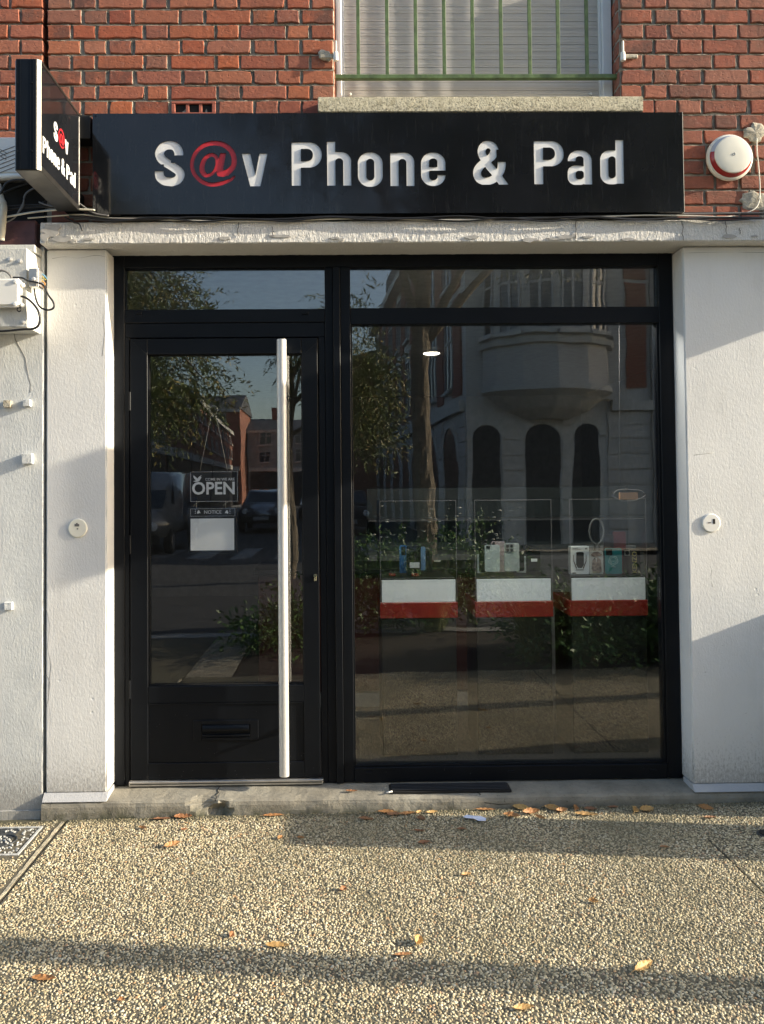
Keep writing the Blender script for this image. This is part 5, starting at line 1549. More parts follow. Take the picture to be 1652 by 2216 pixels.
phone('blue phone with a dark camera strip leaning in the left case', 864, 880, 1180, 1240, (0.05, 0.17, 0.42), YP + 0.03, (0.25, 0.8, 0.04, 0.35, 'k'), camn=2)
phone('black phone behind a small paper tag in the left case', 879, 909.5, 1181, 1246, (0.012, 0.013, 0.016), YP, (0.15, 0.65, 0.04, 0.30, 'k'), camn=3)
phone('blue and white patterned phone cover standing right in the left case', 909.7, 919.5, 1183, 1234, (0.16, 0.27, 0.47), YP + 0.02, None, 'phone cover')
phone('dark phone standing furthest right in the left case', 921, 934, 1190, 1238, (0.02, 0.02, 0.022), YP + 0.05, None)
phone('large white phone with one camera in the middle case', 1048.5, 1080, 1179, 1237, (0.66, 0.70, 0.68), YP - 0.02, (0.10, 0.36, 0.03, 0.14, 'k'), camn=1)
phone('rose coloured phone behind the white one in the middle case', 1063, 1092, 1171, 1238, (0.40, 0.31, 0.32), YP + 0.06, (0.06, 0.26, 0.03, 0.13, 'k'), camn=2)
phone('silver phone with four camera lenses in the middle case', 1091, 1122.3, 1175, 1236, (0.56, 0.58, 0.55), YP - 0.02, (0.06, 0.64, 0.03, 0.33, 'a'), camn=4)
phone('tall black phone behind the silver one in the middle case', 1100, 1132.5, 1164, 1236, (0.010, 0.010, 0.012), YP + 0.07, (0.3, 0.7, 0.03, 0.15, 'k'), camn=1)
e_, bx, yf_ = phone('black phone with a white price tag at the right of the middle case', 1138, 1167.5, 1179, 1236, (0.012, 0.014, 0.013), YP + 0.03, (0.12, 0.6, 0.04, 0.25, 'k'), camn=3)
q0 = at(1149, 1215.5, YP + 0.02); q1 = at(1162, 1209, YP + 0.02)
box('price_tag', q0.x, q1.x, yf_ - 0.002, yf_ - 0.0004, q0.z, q1.z, M['signwhite'], e_, 0.0003)
phone('dark phone half hidden at the left of the middle case', 1036, 1052, 1170, 1238, (0.02, 0.018, 0.015), YP + 0.09, None)
def flatcard(name, label, cat, px0, px1, py0, py1, mt, Y=YP, thick=0.004, group=None, bottom=True):
    a = at(px0, py1, Y); b = at(px1, py0, Y)
    z0 = max(a.z, shelfz) if bottom else a.z
    o = box(name, a.x, b.x, Y - thick / 2, Y + thick / 2, z0, b.z, M[mt], None, 0.0008)
    return tag(o, label, cat, group)
flatcard('white_box', 'plain white carton behind the white phone in the middle case', 'box', 1032, 1050, 1200, 1242, 'frost', YP + 0.12, 0.03)
flatcard('white_box', 'plain grey white carton behind the silver phone in the middle case', 'box', 1118, 1136, 1204, 1242, 'frost', YP + 0.12, 0.03)
flatcard('paper_tag', 'small handwritten paper tag in front of the black phone', 'tag', 886, 907, 1217, 1229, 'signwhite', YP - 0.012, 0.001, bottom=False)
flatcard('paper_tag', 'tiny cream tag right of the phones in the left case', 'tag', 939, 953, 1212, 1216, 'cable_white', YP - 0.012, 0.001, bottom=False)
flatcard('stand', 'small red phone stand foot at the left of the left case', 'stand', 841, 855, 1241, 1246, 'redlam', YP - 0.04, 0.02)
flatcard('stand', 'small red phone stand foot under the black phone', 'stand', 890, 905, 1241, 1247, 'redlam', YP - 0.04, 0.02)
# boxed holder
a = at(1234, 1246, YP); b = at(1273.5, 1182, YP)
e = empty('phone_holder_box', 'white carton printed with a black phone holder in the right case', 'box', ((a.x + b.x) / 2, YP, a.z))
box('carton', a.x, b.x, YP, YP + 0.045, max(a.z, shelfz), b.z, M['signwhite'], e, 0.0012)
def pp(pts, mt, Y, par, nm='print', off=0.0012): 
    lp = []
    for u, v_ in pts: q = at(u, v_, Y); lp.append((q.x, q.z))
    flat_obj(nm, [lp], 0.0003, lambda v: (v.x, Y - off - v.z, v.y), M[mt], par)
pp([(1246, 1196), (1249, 1194.5), (1259, 1194.5), (1262, 1196), (1262.5, 1222), (1258, 1229), (1250, 1229), (1245.5, 1222)], 'blacklam', YP, e)
for s in (-1, 1):
    pp([(1253.8 + s * 14, 1200), (1253.8 + s * 12.8, 1200), (1253.8 + s * 12.5, 1214), (1253.8 + s * 6, 1230), (1253.8 + s * 8, 1231), (1253.8 + s * 14, 1215)], 'redbrown', YP, e)
pp([(1245, 1232), (1262, 1232), (1262, 1234), (1245, 1234)], 'cable_grey', YP, e)
pp([(1237.5, 1239), (1245.5, 1239), (1245.5, 1241), (1237.5, 1241)], 'blacklam', YP, e)
pp([(1236.5, 1185.6), (1250, 1185.6), (1250, 1186.6), (1236.5, 1186.6)], 'cable_grey', YP, e)
pp([(1236.5, 1188), (1255, 1188), (1255, 1188.8), (1236.5, 1188.8)], 'cable_grey', YP, e)
pp([(1265, 1186), (1270, 1186), (1270, 1189), (1265, 1189)], 'cable_grey', YP, e)
# printed covers
M['sepia'] = simple('sepia_print', (0.30, 0.22, 0.19), 0.4, var=0.9, scale=55)
M['cream_print'] = simple('cream_print', (0.66, 0.62, 0.58), 0.4, var=0.1)
M['gold'] = simple('gold_print', (0.62, 0.50, 0.17), 0.4, 0.3)
M['tealprint'] = simple('pale_teal_print', (0.42, 0.66, 0.64), 0.5)
e_, bx, yf_ = phone('sepia printed phone cover beside the white carton in the right case', 1275, 1303.5, 1192, 1245, (0.62, 0.58, 0.55), YP, None, 'phone cover')
pp([(1281, 1212), (1286, 1206), (1292, 1206), (1299, 1211), (1301, 1236), (1296, 1240), (1282, 1240), (1279, 1230)], 'sepia', yf_, e_)
pp([(1277, 1201), (1283, 1195), (1293, 1193.5), (1298, 1198), (1302, 1200), (1298, 1203), (1283, 1205)], 'sepia', yf_, e_)
pp([(1287, 1207), (1291, 1207), (1290, 1216), (1288.5, 1216)], 'cream_print', yf_, e_, off=0.0022)
e_, bx, yf_ = phone('teal phone cover with a pale round emblem in the right case', 1308.5, 1344, 1186, 1242, (0.035, 0.25, 0.27), YP, (0.05, 0.42, 0.04, 0.27, 'k'), 'phone cover', camn=3)
for rr0, rr1 in ((10.2, 9.2), (7.0, 6.2)):
    o_ = []; i_ = []
    for k in range(28):
        t = 2 * pi * k / 28; jj = 1 + 0.07 * sin(5 * t)
        q = at(1326 + rr0 * jj * cos(t), 1213 + rr0 * jj * sin(t), yf_); o_.append((q.x, q.z))
        q = at(1326 + rr1 * jj * cos(t), 1213 + rr1 * jj * sin(t), yf_); i_.append((q.x, q.z))
    flat_obj('emblem', [o_, i_], 0.0003, lambda v: (v.x, yf_ - 0.0012 - v.z, v.y), M['tealprint'], e_)
q = at(1326, 1214.5, yf_)
text_obj('lettering', 'KENZO', 0.0075, lambda v: (q.x + v.x, yf_ - 0.0022 - v.z, q.z + v.y), M['tealprint'], e_, half=0.0003, bold=0.0)
pp([(1321, 1226), (1331, 1226), (1331, 1227), (1321, 1227)], 'tealprint', yf_, e_)
e_, bx, yf_ = phone('black phone cover with KENZO in tall gold letters in the right case', 1348, 1383, 1188, 1244, (0.010, 0.011, 0.012), YP, (0.06, 0.40, 0.04, 0.26, 'a'), 'phone cover', camn=1)
q = at(1372.5, 1216.5, yf_)
text_obj('lettering', 'KENZO', 0.036, lambda v: (q.x - v.y * 1.0, yf_ - 0.0012 - v.z, q.z + v.x), M['gold'], e_, half=0.0003, bold=0.0006, sx=0.98)
phone('dark red phone cover at the back of the right case', 1326, 1352, 1150, 1240, (0.13, 0.012, 0.018), YP + 0.10, None, 'phone cover')
phone('black phone cover in the shadow behind the teal one', 1306, 1326, 1156, 1240, (0.02, 0.012, 0.014), YP + 0.08, None, 'phone cover')
flatcard('white_box', 'grey white carton at the back right of the right case', 'box', 1342, 1372, 1180, 1240, 'wall_in', YP + 0.14, 0.04)
# clear loop stand
q = at(1290, 1150, YP + 0.08)
lp = []
for t in np.linspace(-0.42 * pi, 1.42 * pi, 30): lp.append((q.x + 0.040 * cos(t), YP + 0.08, q.z + 0.070 * sin(t)))
lp = [(q.x + 0.016, YP + 0.08, shelfz + 0.002)] + lp + [(q.x - 0.016, YP + 0.08, shelfz + 0.002)]
tag(tube('headband', lp, 0.006, M['cable_grey'], None, 8), 'pale looped headband standing at the back of the right case', 'headband')
# things deeper in the shop
ct = empty('counter', 'dark red shop counter with a white plinth in the depth of the shop', 'counter', (0.0, 1.7, 0.084))
box('counter_body', -0.55, 1.15, 1.45, 1.95, 0.19, 0.95, M['redbrown'], ct, 0.004)
box('plinth', -0.55, 1.15, 1.46, 1.95, 0.086, 0.188, M['wall_in'], ct, 0.002)
box('counter_top', -0.58, 1.18, 1.42, 1.98, 0.952, 0.985, M['blacklam'], ct, 0.004)
M['cabdark'] = simple('grey_green_glass', (0.07, 0.085, 0.08), 0.3)
cab = empty('glass_cabinet', 'dim grey green glass cabinet standing behind the display cases', 'cabinet', (1.5, 2.5, 0.084))
box('cabinet_body', 0.2, 2.3, 2.3, 2.7, 0.086, 1.0, M['wall_in'], cab, 0.003)
box('cabinet_back', 0.2, 2.3, 2.65, 2.7, 1.002, 1.5, M['cabdark'], cab, 0.003)
box('cabinet_shelf', 0.2, 2.3, 2.3, 2.645, 1.25, 1.262, M['cable_grey'], cab, 0.001)
tag(box('partition', 1.40, 1.62, 0.90, 0.93, 0.086, 1.16, M['wall_in'], None, 0.003), 'grey panel standing behind the right display case', 'panel')
# pouch hanging on the pane side wall
q = at(1360, 1072, 0.30)
po = empty('pouch', 'clear zipped pouch holding an orange carton hanging inside the window', 'pouch', tuple(q))
mm = (0.30 + D) / F
def pl(dx, dy): return (q.x + dx * mm, 0.30, q.z - dy * mm)
tube('pouch_rim', [pl(*v) for v in ((-36, 1), (-27, -11), (-10, -13), (12, -12), (26, -10), (36, 0), (22, 8), (5, 12), (-14, 12), (-27, 6), (-36, 1))], 0.0022, M['cable_grey'], po, 5, smooth_n=2)
box('carton', q.x - 19 * mm, q.x + 20 * mm, 0.302, 0.322, q.z - 9 * mm, q.z + 6 * mm, simple('tan_carton', (0.46, 0.24, 0.11), 0.7), po, 0.001)
tube('thread', [pl(-20, -12), pl(-14, -420)], 0.0006, M['cable_grey'], po, 4)

# ------------------------------------------------------------------ LEAVES AND LITTER
def leaf_obj(label, px, py, L_, W_, ang, mt, curl=0.35, seedv=0, lift=0.006, step=False, stand=0.0, group='fallen autumn leaves on the pavement'):
    rnd = random.Random(seedv + 100)
    p = atg(px, py, 0.006) if not step else at(px, py, 0.03)
    n = 9
    vs = []; 
    for i in range(n + 1):
        t = i / n
        wdt = W_ * 0.5 * (sin(pi * min(1, t * 0.93 + 0.035)) ** 0.75) * (1 - 0.25 * t)
        ser = 1 + (0.16 if i % 2 else -0.10)
        x = (t - 0.5) * L_
        bend = curl * L_ * (t - 0.5) ** 2 * 1.6
        tw = (rnd.uniform(-1, 1) * 0.15)
        for s in (-1, -0.5, 0, 0.5, 1):
            y = s * wdt * ser if abs(s) == 1 else s * wdt
            z = bend + abs(s) ** 1.5 * wdt * (0.55 + curl) + s * wdt * tw + rnd.uniform(-.0012, .0012)
            vs.append(Vector((x, y, z)))
    fs = []
    for i in range(n):
        for k in range(4):
            a = i * 5 + k; fs.append((a, a + 1, a + 6, a + 5))
    # stalk
    b = len(vs); 
    for s in (-1, 1): vs.append(Vector((-L_ * 0.5, s * 0.0008, 0.002 + curl * L_ * 0.4)))
    for s in (-1, 1): vs.append(Vector((-L_ * 0.68, s * 0.0006, 0.004)))
    fs.append((b, b + 1, b + 3, b + 2))
    th = radians(ang)
    rot = Matrix.Rotation(th, 3, 'Z') @ Matrix.Rotation(radians(stand), 3, 'X')
    vs = [rot @ v for v in vs]
    mz = min(v.z for v in vs)
    base = (gz(p.x) + 0.0035) if not step else 0.078
    vs = [Vector((v.x + p.x, v.y + p.y, v.z - mz + base)) for v in vs]
    o = obj('fallen_leaf', vs, fs, M[mt], None, smooth=False)
    m_ = o.modifiers.new('thick', 'SOLIDIFY'); m_.thickness = 0.0006
    return tag(o, label, 'leaf', group)
LV = [
 ('orange leaf lying alone on sunlit pebbles left of the door', 372, 1828, 0.075, 0.030, 35, 'leaf_orange', .3, 25),
 ('bright orange leaf touching the foot of the step below the chip', 396, 1767, 0.085, 0.036, 5, 'leaf_orange', .2, 20),
 ('thin brown leaf flat against the step foot left of the bright orange one', 349, 1771, 0.085, 0.022, 3, 'leaf_brown', .1, 0),
 ('small orange leaf left on the pavement below the door', 309, 1791, 0.045, 0.020, -25, 'leaf_orange', .3, 10),
 ('tiny brown leaf right beside the small orange one below the door', 398, 1794, 0.028, 0.018, 10, 'leaf_orange', .2, 10),
 ('long thin brown leaf against the step foot under the door', 592, 1763, 0.10, 0.020, 4, 'leaf_orange', .1, 12),
 ('small brown leaf in the sun below the step, left of a pair', 606, 1812, 0.035, 0.024, 60, 'leaf_orange', .2, 10),
 ('small brown leaf in the sun below the step, right of a pair', 650, 1812, 0.035, 0.018, -15, 'leaf_orange', .2, 5),
 ('tiny orange leaf alone in the middle of the pavement', 742, 1924, 0.032, 0.024, 40, 'leaf_orange', .5, 20),
 ('small upright orange leaf left of the middle near the front shadow', 499, 2022, 0.032, 0.020, 75, 'leaf_orange', .4, 35),
 ('wide yellow torn leaf just above the front shadow', 600, 2044, 0.080, 0.024, -2, 'leaf_yellow', .15, 15),
 ('curled yellow leaf standing up beside the front shadow', 902, 2038, 0.052, 0.034, 72, 'leaf_yellow', .5, 25),
 ('flat brown leaf at the foot of the curled yellow one', 872, 2064, 0.060, 0.016, 6, 'leaf_orange', .1, 8),
 ('small pale yellow leaf in the sun right of the middle', 1008, 1892, 0.042, 0.020, 18, 'leaf_yellow', .3, 10),
 ('small curled orange leaf in the sun at the right', 1283, 1950, 0.035, 0.024, -20, 'leaf_yellow', .5, 15),
 ('large yellow brown leaf lying across the front shadow at the right', 1390, 2090, 0.090, 0.028, 33, 'leaf_yellow', .2, 25),
 ('yellow leaf lying lowest at the right of the middle', 1131, 2180, 0.062, 0.022, 8, 'leaf_yellow', .25, 15),
 ('reddish brown ragged leaf at the lower left', 95, 2117, 0.080, 0.026, -4, 'leaf_orange', .15, 12),
 ('brown leaf in the wall shadow at the far right', 1437, 1832, 0.040, 0.018, -5, 'leaf_brown', .2, 5),
 ('brown leaf in the shadow below the grate, left of a pair', 792, 1772, 0.070, 0.026, -14, 'leaf_brown', .2, 5),
 ('small brown leaf in the shadow below the first of the pile', 911, 1771, 0.045, 0.028, -32, 'leaf_brown', .3, 15),
 ('thin brown leaf in the shadow below the grate', 907, 1797, 0.050, 0.016, -8, 'leaf_brown', .2, 5),
 ('brown leaf near the lower edge of the wall shadow', 917, 1823, 0.055, 0.024, 14, 'leaf_brown', .3, 12),
 ('brown leaf in the shadow right of the blue paper scrap', 998, 1793, 0.040, 0.018, 3, 'leaf_brown', .2, 5),
 ('long brown leaf at the left end of the pile against the step', 838, 1757, 0.090, 0.026, -6, 'leaf_orange', .15, 12),
 ('brown leaf overlapping the left end of the pile', 852, 1762, 0.070, 0.024, 10, 'leaf_brown', .2, 12),
 ('brown leaf against the step next in the left pile', 880, 1760, 0.075, 0.022, 12, 'leaf_orange', .2, 20),
 ('small orange leaf standing in the left pile', 905, 1757, 0.040, 0.018, 48, 'leaf_yellow', .3, 20),
 ('orange leaf at the right end of the left pile', 934, 1757, 0.055, 0.020, 12, 'leaf_yellow', .25, 22),
 ('thin brown leaf at the left end of the big pile under the window', 1050, 1751, 0.090, 0.018, -4, 'leaf_orange', .1, 12),
 ('ribbed orange leaf lying lowest in the big pile', 1107, 1765, 0.080, 0.036, -18, 'leaf_orange', .25, 12),
 ('orange leaf on top of the big pile', 1128, 1748, 0.080, 0.034, -20, 'leaf_yellow', .3, 25),
 ('broad orange leaf in the middle of the big pile', 1148, 1757, 0.085, 0.036, 14, 'leaf_orange', .35, 25),
 ('orange leaf pointing down from the middle of the big pile', 1168, 1768, 0.055, 0.022, -48, 'leaf_orange', .2, 12),
 ('orange leaf leaning on the step in the big pile', 1196, 1749, 0.080, 0.032, -22, 'leaf_yellow', .35, 30),
 ('brown curled leaf beside the leaning one in the big pile', 1214, 1754, 0.060, 0.028, 18, 'leaf_orange', .45, 20),
 ('brown leaf standing against the step right of the big pile', 1243, 1748, 0.055, 0.030, 70, 'leaf_orange', .3, 35),
 ('long orange leaf at the right end of the big pile', 1268, 1762, 0.105, 0.028, -10, 'leaf_yellow', .15, 14),
 ('brown leaf behind the right end of the big pile', 1277, 1750, 0.060, 0.022, -6, 'leaf_brown', .2, 14),
 ('curled orange leaf, left of the close pair at the step right', 1371, 1754, 0.055, 0.034, 62, 'leaf_yellow', .5, 35),
 ('ribbed orange leaf, right of the close pair at the step right', 1398, 1752, 0.070, 0.036, 8, 'leaf_yellow', .35, 25),
 ('thin brown leaf left of the close pair at the step', 1326, 1746, 0.050, 0.018, 4, 'leaf_brown', .2, 10),
 ('brown leaf standing at the foot of the right pillar', 1527, 1748, 0.070, 0.030, -38, 'leaf_orange', .2, 35),
 ('brown leaf in the shadow at the foot of the right pillar', 1535, 1768, 0.060, 0.020, 4, 'leaf_brown', .15, 5),
 ('tiny orange flake in the lower left corner region', 262, 2163, 0.022, 0.018, 10, 'leaf_orange', .3, 10),
]
for i, (lb, px, py, L_, W_, an, mt, cu_, stn) in enumerate(LV):
    leaf_obj(lb, px, py, L_ * 0.96, W_ * 1.0, an, mt, cu_, i, stand=stn)
leaf_obj('brown leaf lying on the step left of the black grate', 760, 1690, 0.055, 0.020, 0, 'leaf_orange', .2, 77, step=True)
# paper scrap
p = atg(1026, 1771, 0.006)
rnd = random.Random(5)
out = [(-.052, .010), (-.030, .030), (-.012, .022), (.004, .014), (.030, .016), (.050, -.012), (.046, -.030), (.012, -.034), (-.006, -.016), (-.036, -.006)]
vs = [(p.x + a, p.y + b, gz(p.x) + 0.007 + rnd.uniform(0, .006)) for a, b in out] + [(p.x + a * .5, p.y + b * .5, gz(p.x) + 0.010 + rnd.uniform(-.003, .008)) for a, b in out] + [(p.x, p.y, gz(p.x) + 0.012)]
n = len(out); fs = []
for i in range(n):
    i2 = (i + 1) % n; fs += [(i, i2, n + i2, n + i), (n + i, n + i2, 2 * n)]
o = tag(obj('paper_scrap', vs, fs, M['paper']), 'crumpled pale blue paper scrap on the pavement below the step', 'paper')
o.modifiers.new('thick', 'SOLIDIFY').thickness = 0.0005
p = at(841, 1697, 0.0); o = tube('cigarette_end', [(p.x - .012, -0.004, 0.083), (p.x + .016, 0.006, 0.085)], 0.0035, M['whiteplastic'], None, 8); tag(o, 'white paper stub on the left corner of the black grate', 'litter')

# ornate utility cover in the pavement at the left
e = empty('utility_cover', 'square cast iron cover with a swirling pattern set in the pavement at the far left', 'cover', (-1.56, -0.24, gz(-1.5)))
cz0 = gz(-1.55)
CX0, CX1, CY0, CY1 = -1.79, -1.372, -0.385, -0.100
box('cover_plate', CX0, CX1, CY0, CY1, cz0 - 0.02, cz0 + 0.001, M['castiron'], e, 0.001)
box('cover_rim', CX0, CX1, CY0, CY0 + 0.012, cz0 + 0.0012, cz0 + 0.006, M['castlight'], e, 0.001)
box('cover_rim', CX0, CX1, CY1 - 0.012, CY1, cz0 + 0.0012, cz0 + 0.006, M['castlight'], e, 0.001)
box('cover_rim', CX1 - 0.012, CX1, CY0 + 0.0122, CY1 - 0.0122, cz0 + 0.0012, cz0 + 0.006, M['castlight'], e, 0.001)
rnd = random.Random(9)
bm = bmesh.new()
for i in range(230):
    x = rnd.uniform(CX0 + .01, CX1 - .02); y = rnd.uniform(CY0 + .02, CY1 - .02)
    if abs(math.hypot(x + 1.50, y + 0.24) - 0.06) < 0.012: continue
    a = rnd.uniform(0, pi); l = rnd.uniform(.008, .020); w_ = rnd.uniform(.002, .005)
    r = bmesh.ops.create_cone(bm, cap_ends=True, segments=6, radius1=1, radius2=0.7, depth=1)
    for v in r['verts']:
        q = Vector((v.co.x * l / 2, v.co.y * w_, v.co.z * 0.005)); q.rotate(Matrix.Rotation(a, 3, 'Z')); v.co = q + Vector((x, y, cz0 + 0.004))
o = bmobj('relief', bm, M['castlight'], e); o['kind'] = 'stuff'
tube('cover_ring', [(-1.50 + 0.06 * cos(t), -0.24 + 0.06 * sin(t), cz0 + 0.003) for t in np.linspace(0, 2 * pi, 33)], 0.004, M['castiron'], e, 6)
# dark round drain plug at the right edge
p = atg(1648, 1806)
e = empty('drain_plug', 'dark round drain plug in the pavement at the right edge', 'drain', tuple(p))
lathe('plug_rim', (p.x + 0.02, p.y, gz(p.x) - 0.004), (0, 0, 1), [(0.040, 0), (0.040, 0.009), (0.034, 0.010)], M['castiron'], e, 28)
lathe('plug_lid', (p.x + 0.02, p.y, gz(p.x) + 0.004), (0, 0, 1), [(0.030, 0), (0.030, 0.006), (0.0, 0.007)], M['gasket'], e, 24)

# ------------------------------------------------------------------ UNSEEN THINGS BESIDE THE VIEW, PLACED TO THROW SHADE
e = empty('shade_cabinet', 'unseen grey metal cabinet added right of the shop to shade the lower wall', 'cabinet', (2.8, -0.17, gz(2.8)))  # unseen; added and sized to cast the shade low on the right pillar
M['cabgrey'] = simple('cabinet_grey', (0.32, 0.34, 0.33), 0.5)
box('cabinet_body', 2.60, 3.00, -0.310, -0.035, 0.10, 1.11, M['cabgrey'], e, 0.006)
box('cabinet_foot', 2.62, 2.98, -0.290, -0.05, 0.02, 0.0995, M['kerb'], e, 0.002)
box('cabinet_door', 2.63, 2.97, -0.316, -0.3105, 0.14, 1.07, M['cabgrey'], e, 0.002)
box('door_handle', 2.93, 2.95, -0.330, -0.3165, 0.55, 0.65, M['gasket'], e, 0.002)
e = empty('shade_bin', 'unseen square dark green bin added right of the shop to shade the pavement', 'litter bin', (2.75, -0.6, gz(2.75)))  # unseen; added and sized to cast the shade band along the step
M['bingreen'] = simple('bin_green', (0.02, 0.06, 0.035), 0.5)
box('bin_body', 2.60, 2.90, -0.755, -0.445, 0.05, 0.90, M['bingreen'], e, 0.01)
box('bin_lid', 2.59, 2.91, -0.765, -0.435, 0.9005, 1.03, M['bingreen'], e, 0.02)
box('bin_slot', 2.64, 2.86, -0.7685, -0.7655, 0.93, 0.99, M['dark'], e, 0)
e = empty('projecting_sign', 'unseen white box sign added right of the shop to cast a shade band', 'sign', (3.0, -0.1, 2.6))  # unseen; added and sized to cast the slanting shade across the wall
box('sign_body', 2.96, 3.04, -0.619, -0.10, 2.610, 3.183, M['whiteplastic'], e, 0.006)
box('wall_bracket', 2.985, 3.015, -0.0995, -0.004, 2.70, 3.05, M['alu'], e, 0.003)
LPY = -1.965
e = empty('lamp_post', 'slim grey street lamp post on the pavement to the right', 'lamp post', (5.0, LPY, gz(5)))
lathe('post', (5.0, LPY, gz(5)), (0, 0, 1), [(0.105, 0), (0.105, 0.6), (0.075, 0.7), (0.070, 5.4), (0.04, 5.5)], M['cabgrey'], e, 20)
tube('lamp_arm', [(5.0, LPY, 5.4), (5.0, LPY - .4, 5.75), (5.0, LPY - 1.0, 5.85)], 0.03, M['cabgrey'], e, 10, smooth_n=4)
box('lamp_head', 4.88, 5.12, LPY - 1.4, LPY - 0.9, 5.80, 5.90, M['cabgrey'], e, 0.02)

# ------------------------------------------------------------------ THE STREET BEHIND THE PHOTOGRAPHER (seen in the glass)
M['render_white'] = simple('painted_render', (0.56, 0.54, 0.50), 0.85, var=0.12, scale=1.2, bumpd=0.002)
M['render_grey'] = simple('grey_render', (0.30, 0.30, 0.29), 0.85, var=0.15, scale=1.2)
M['trim'] = simple('pale_trim', (0.55, 0.54, 0.50), 0.7, var=0.1, scale=3)
M['roof'] = simple('slate_roof', (0.07, 0.072, 0.078), 0.7, var=0.3, scale=4)
M['winframe'] = simple('white_window_frame', (0.42, 0.42, 0.42), 0.5)
M['shopdark'] = simple('dark_shop_front', (0.03, 0.03, 0.032), 0.4)
M['bark'] = simple('tree_bark', (0.16, 0.13, 0.095), 0.95, var=0.5, scale=28, bumpd=0.02, bscale=22)
M['foliage'] = simple('willow_leaf_green', (0.095, 0.125, 0.03), 0.55, var=0.5, scale=3)
M['foliage_y'] = simple('yellowing_leaf', (0.24, 0.19, 0.05), 0.55, var=0.5, scale=3)
M['shrub'] = simple('shrub_green', (0.065, 0.14, 0.028), 0.5, var=0.5, scale=6)
M['grassblade'] = simple('straw_grass', (0.20, 0.22, 0.07), 0.6, var=0.5, scale=5)
M['flower'] = simple('white_flower', (0.75, 0.75, 0.65), 0.6)

def street_brick():
    m, nt, bs = mat_new('street_brickwork')
    g = N(nt, 'ShaderNodeNewGeometry')
    s = N(nt, 'ShaderNodeSeparateXYZ'); L(nt, g.outputs['Position'], s.inputs[0])
    cmb = N(nt, 'ShaderNodeCombineXYZ'); L(nt, math_(nt, 'ADD', s.outputs['X'], s.outputs['Y']), cmb.inputs[0]); L(nt, s.outputs['Z'], cmb.inputs[1])
    b = N(nt, 'ShaderNodeTexBrick'); L(nt, cmb.outputs[0], b.inputs['Vector'])
    b.inputs['Color1'].default_value = (0.34, 0.11, 0.06, 1); b.inputs['Color2'].default_value = (0.26, 0.08, 0.05, 1); b.inputs['Mortar'].default_value = (0.25, 0.22, 0.18, 1)
    b.inputs['Scale'].default_value = 1; b.inputs['Brick Width'].default_value = 0.22; b.inputs['Row Height'].default_value = 0.074; b.inputs['Mortar Size'].default_value = 0.010
    L(nt, mixc(nt, 0.25, b.outputs['Color'], ramp(nt, noise_tex(nt, 2), [(0.3, (0.2, 0.07, 0.05)), (0.7, (0.42, 0.16, 0.09))])), bs.inputs['Base Color'])
    bs.inputs['Roughness'].default_value = 0.85
    return m
M['street_brick'] = street_brick()

class Face:
    """a facade plane: origin o, direction u along it, outward normal n"""
    def __init__(s, o, u, par): 
        s.o = Vector(o); s.u = Vector(u).normalized(); s.n = Vector((s.u.y, -s.u.x, 0)); s.par = par
    def box(s, name, a0, a1, z0, z1, d0, d1, mat, par=None):
        c = []
        for z in (z0, z1):
            for a, d in ((a0, d0), (a1, d0), (a1, d1), (a0, d1)):
                c.append(s.o + s.u * a + s.n * d + Vector((0, 0, z)))
        f = [(0, 1, 2, 3), (4, 7, 6, 5), (0, 4, 5, 1), (1, 5, 6, 2), (2, 6, 7, 3), (3, 7, 4, 0)]
        return obj(name, c, f, mat, par or s.par)
    def window(s, a0, a1, z0, z1, bars=1, transom=True, fm='winframe', dd=0.0):
        fw = 0.05
        vs = []; fs = []
        def add(a, b, c, d, e0, e1):
            k = len(vs)
            for z in (c, d):
                for q, dd_ in ((a, e0), (b, e0), (b, e1), (a, e1)): vs.append(s.o + s.u * q + s.n * dd_ + Vector((0, 0, z)))
            fs.extend([tuple(k + t for t in f) for f in [(0, 1, 2, 3), (4, 7, 6, 5), (0, 4, 5, 1), (1, 5, 6, 2), (2, 6, 7, 3), (3, 7, 4, 0)]])
        e0, e1 = dd + 0.012, dd + 0.05
        add(a0, a0 + fw, z0, z1, e0, e1); add(a1 - fw, a1, z0, z1, e0, e1)
        add(a0 + fw, a1 - fw, z0, z0 + fw, e0, e1); add(a0 + fw, a1 - fw, z1 - fw, z1, e0, e1)
        for i in range(bars):
            m_ = a0 + (a1 - a0) * (i + 1) / (bars + 1); add(m_ - .03, m_ + .03, z0 + fw, z1 - fw, e0, e1 - 0.005)
        if transom: zt = z0 + (z1 - z0) * 0.68; add(a0 + fw, a1 - fw, zt - .03, zt + .03, e0, e1 - 0.008)
        w = obj('window', vs, fs, M[fm], s.par)
        s.box('pane', a0 + 0.02, a1 - 0.02, z0 + 0.02, z1 - 0.02, dd + 0.004, dd + 0.016, M['house_glass'], w)
        s.box('sill', a0 - 0.08, a1 + 0.08, z0 - 0.09, z0 - 0.002, dd + 0.001, dd + 0.14, M['trim'], w)
        return w

# --- big pale corner building with a rounded oriel
cb = empty('corner_building', 'pale corner building with an oriel window, mirrored in the large pane', 'building', (6, -20, 0))
A = Vector((3.1, -15.9, -0.1))
long_dir = Vector((-0.056, -1.0, 0)).normalized()
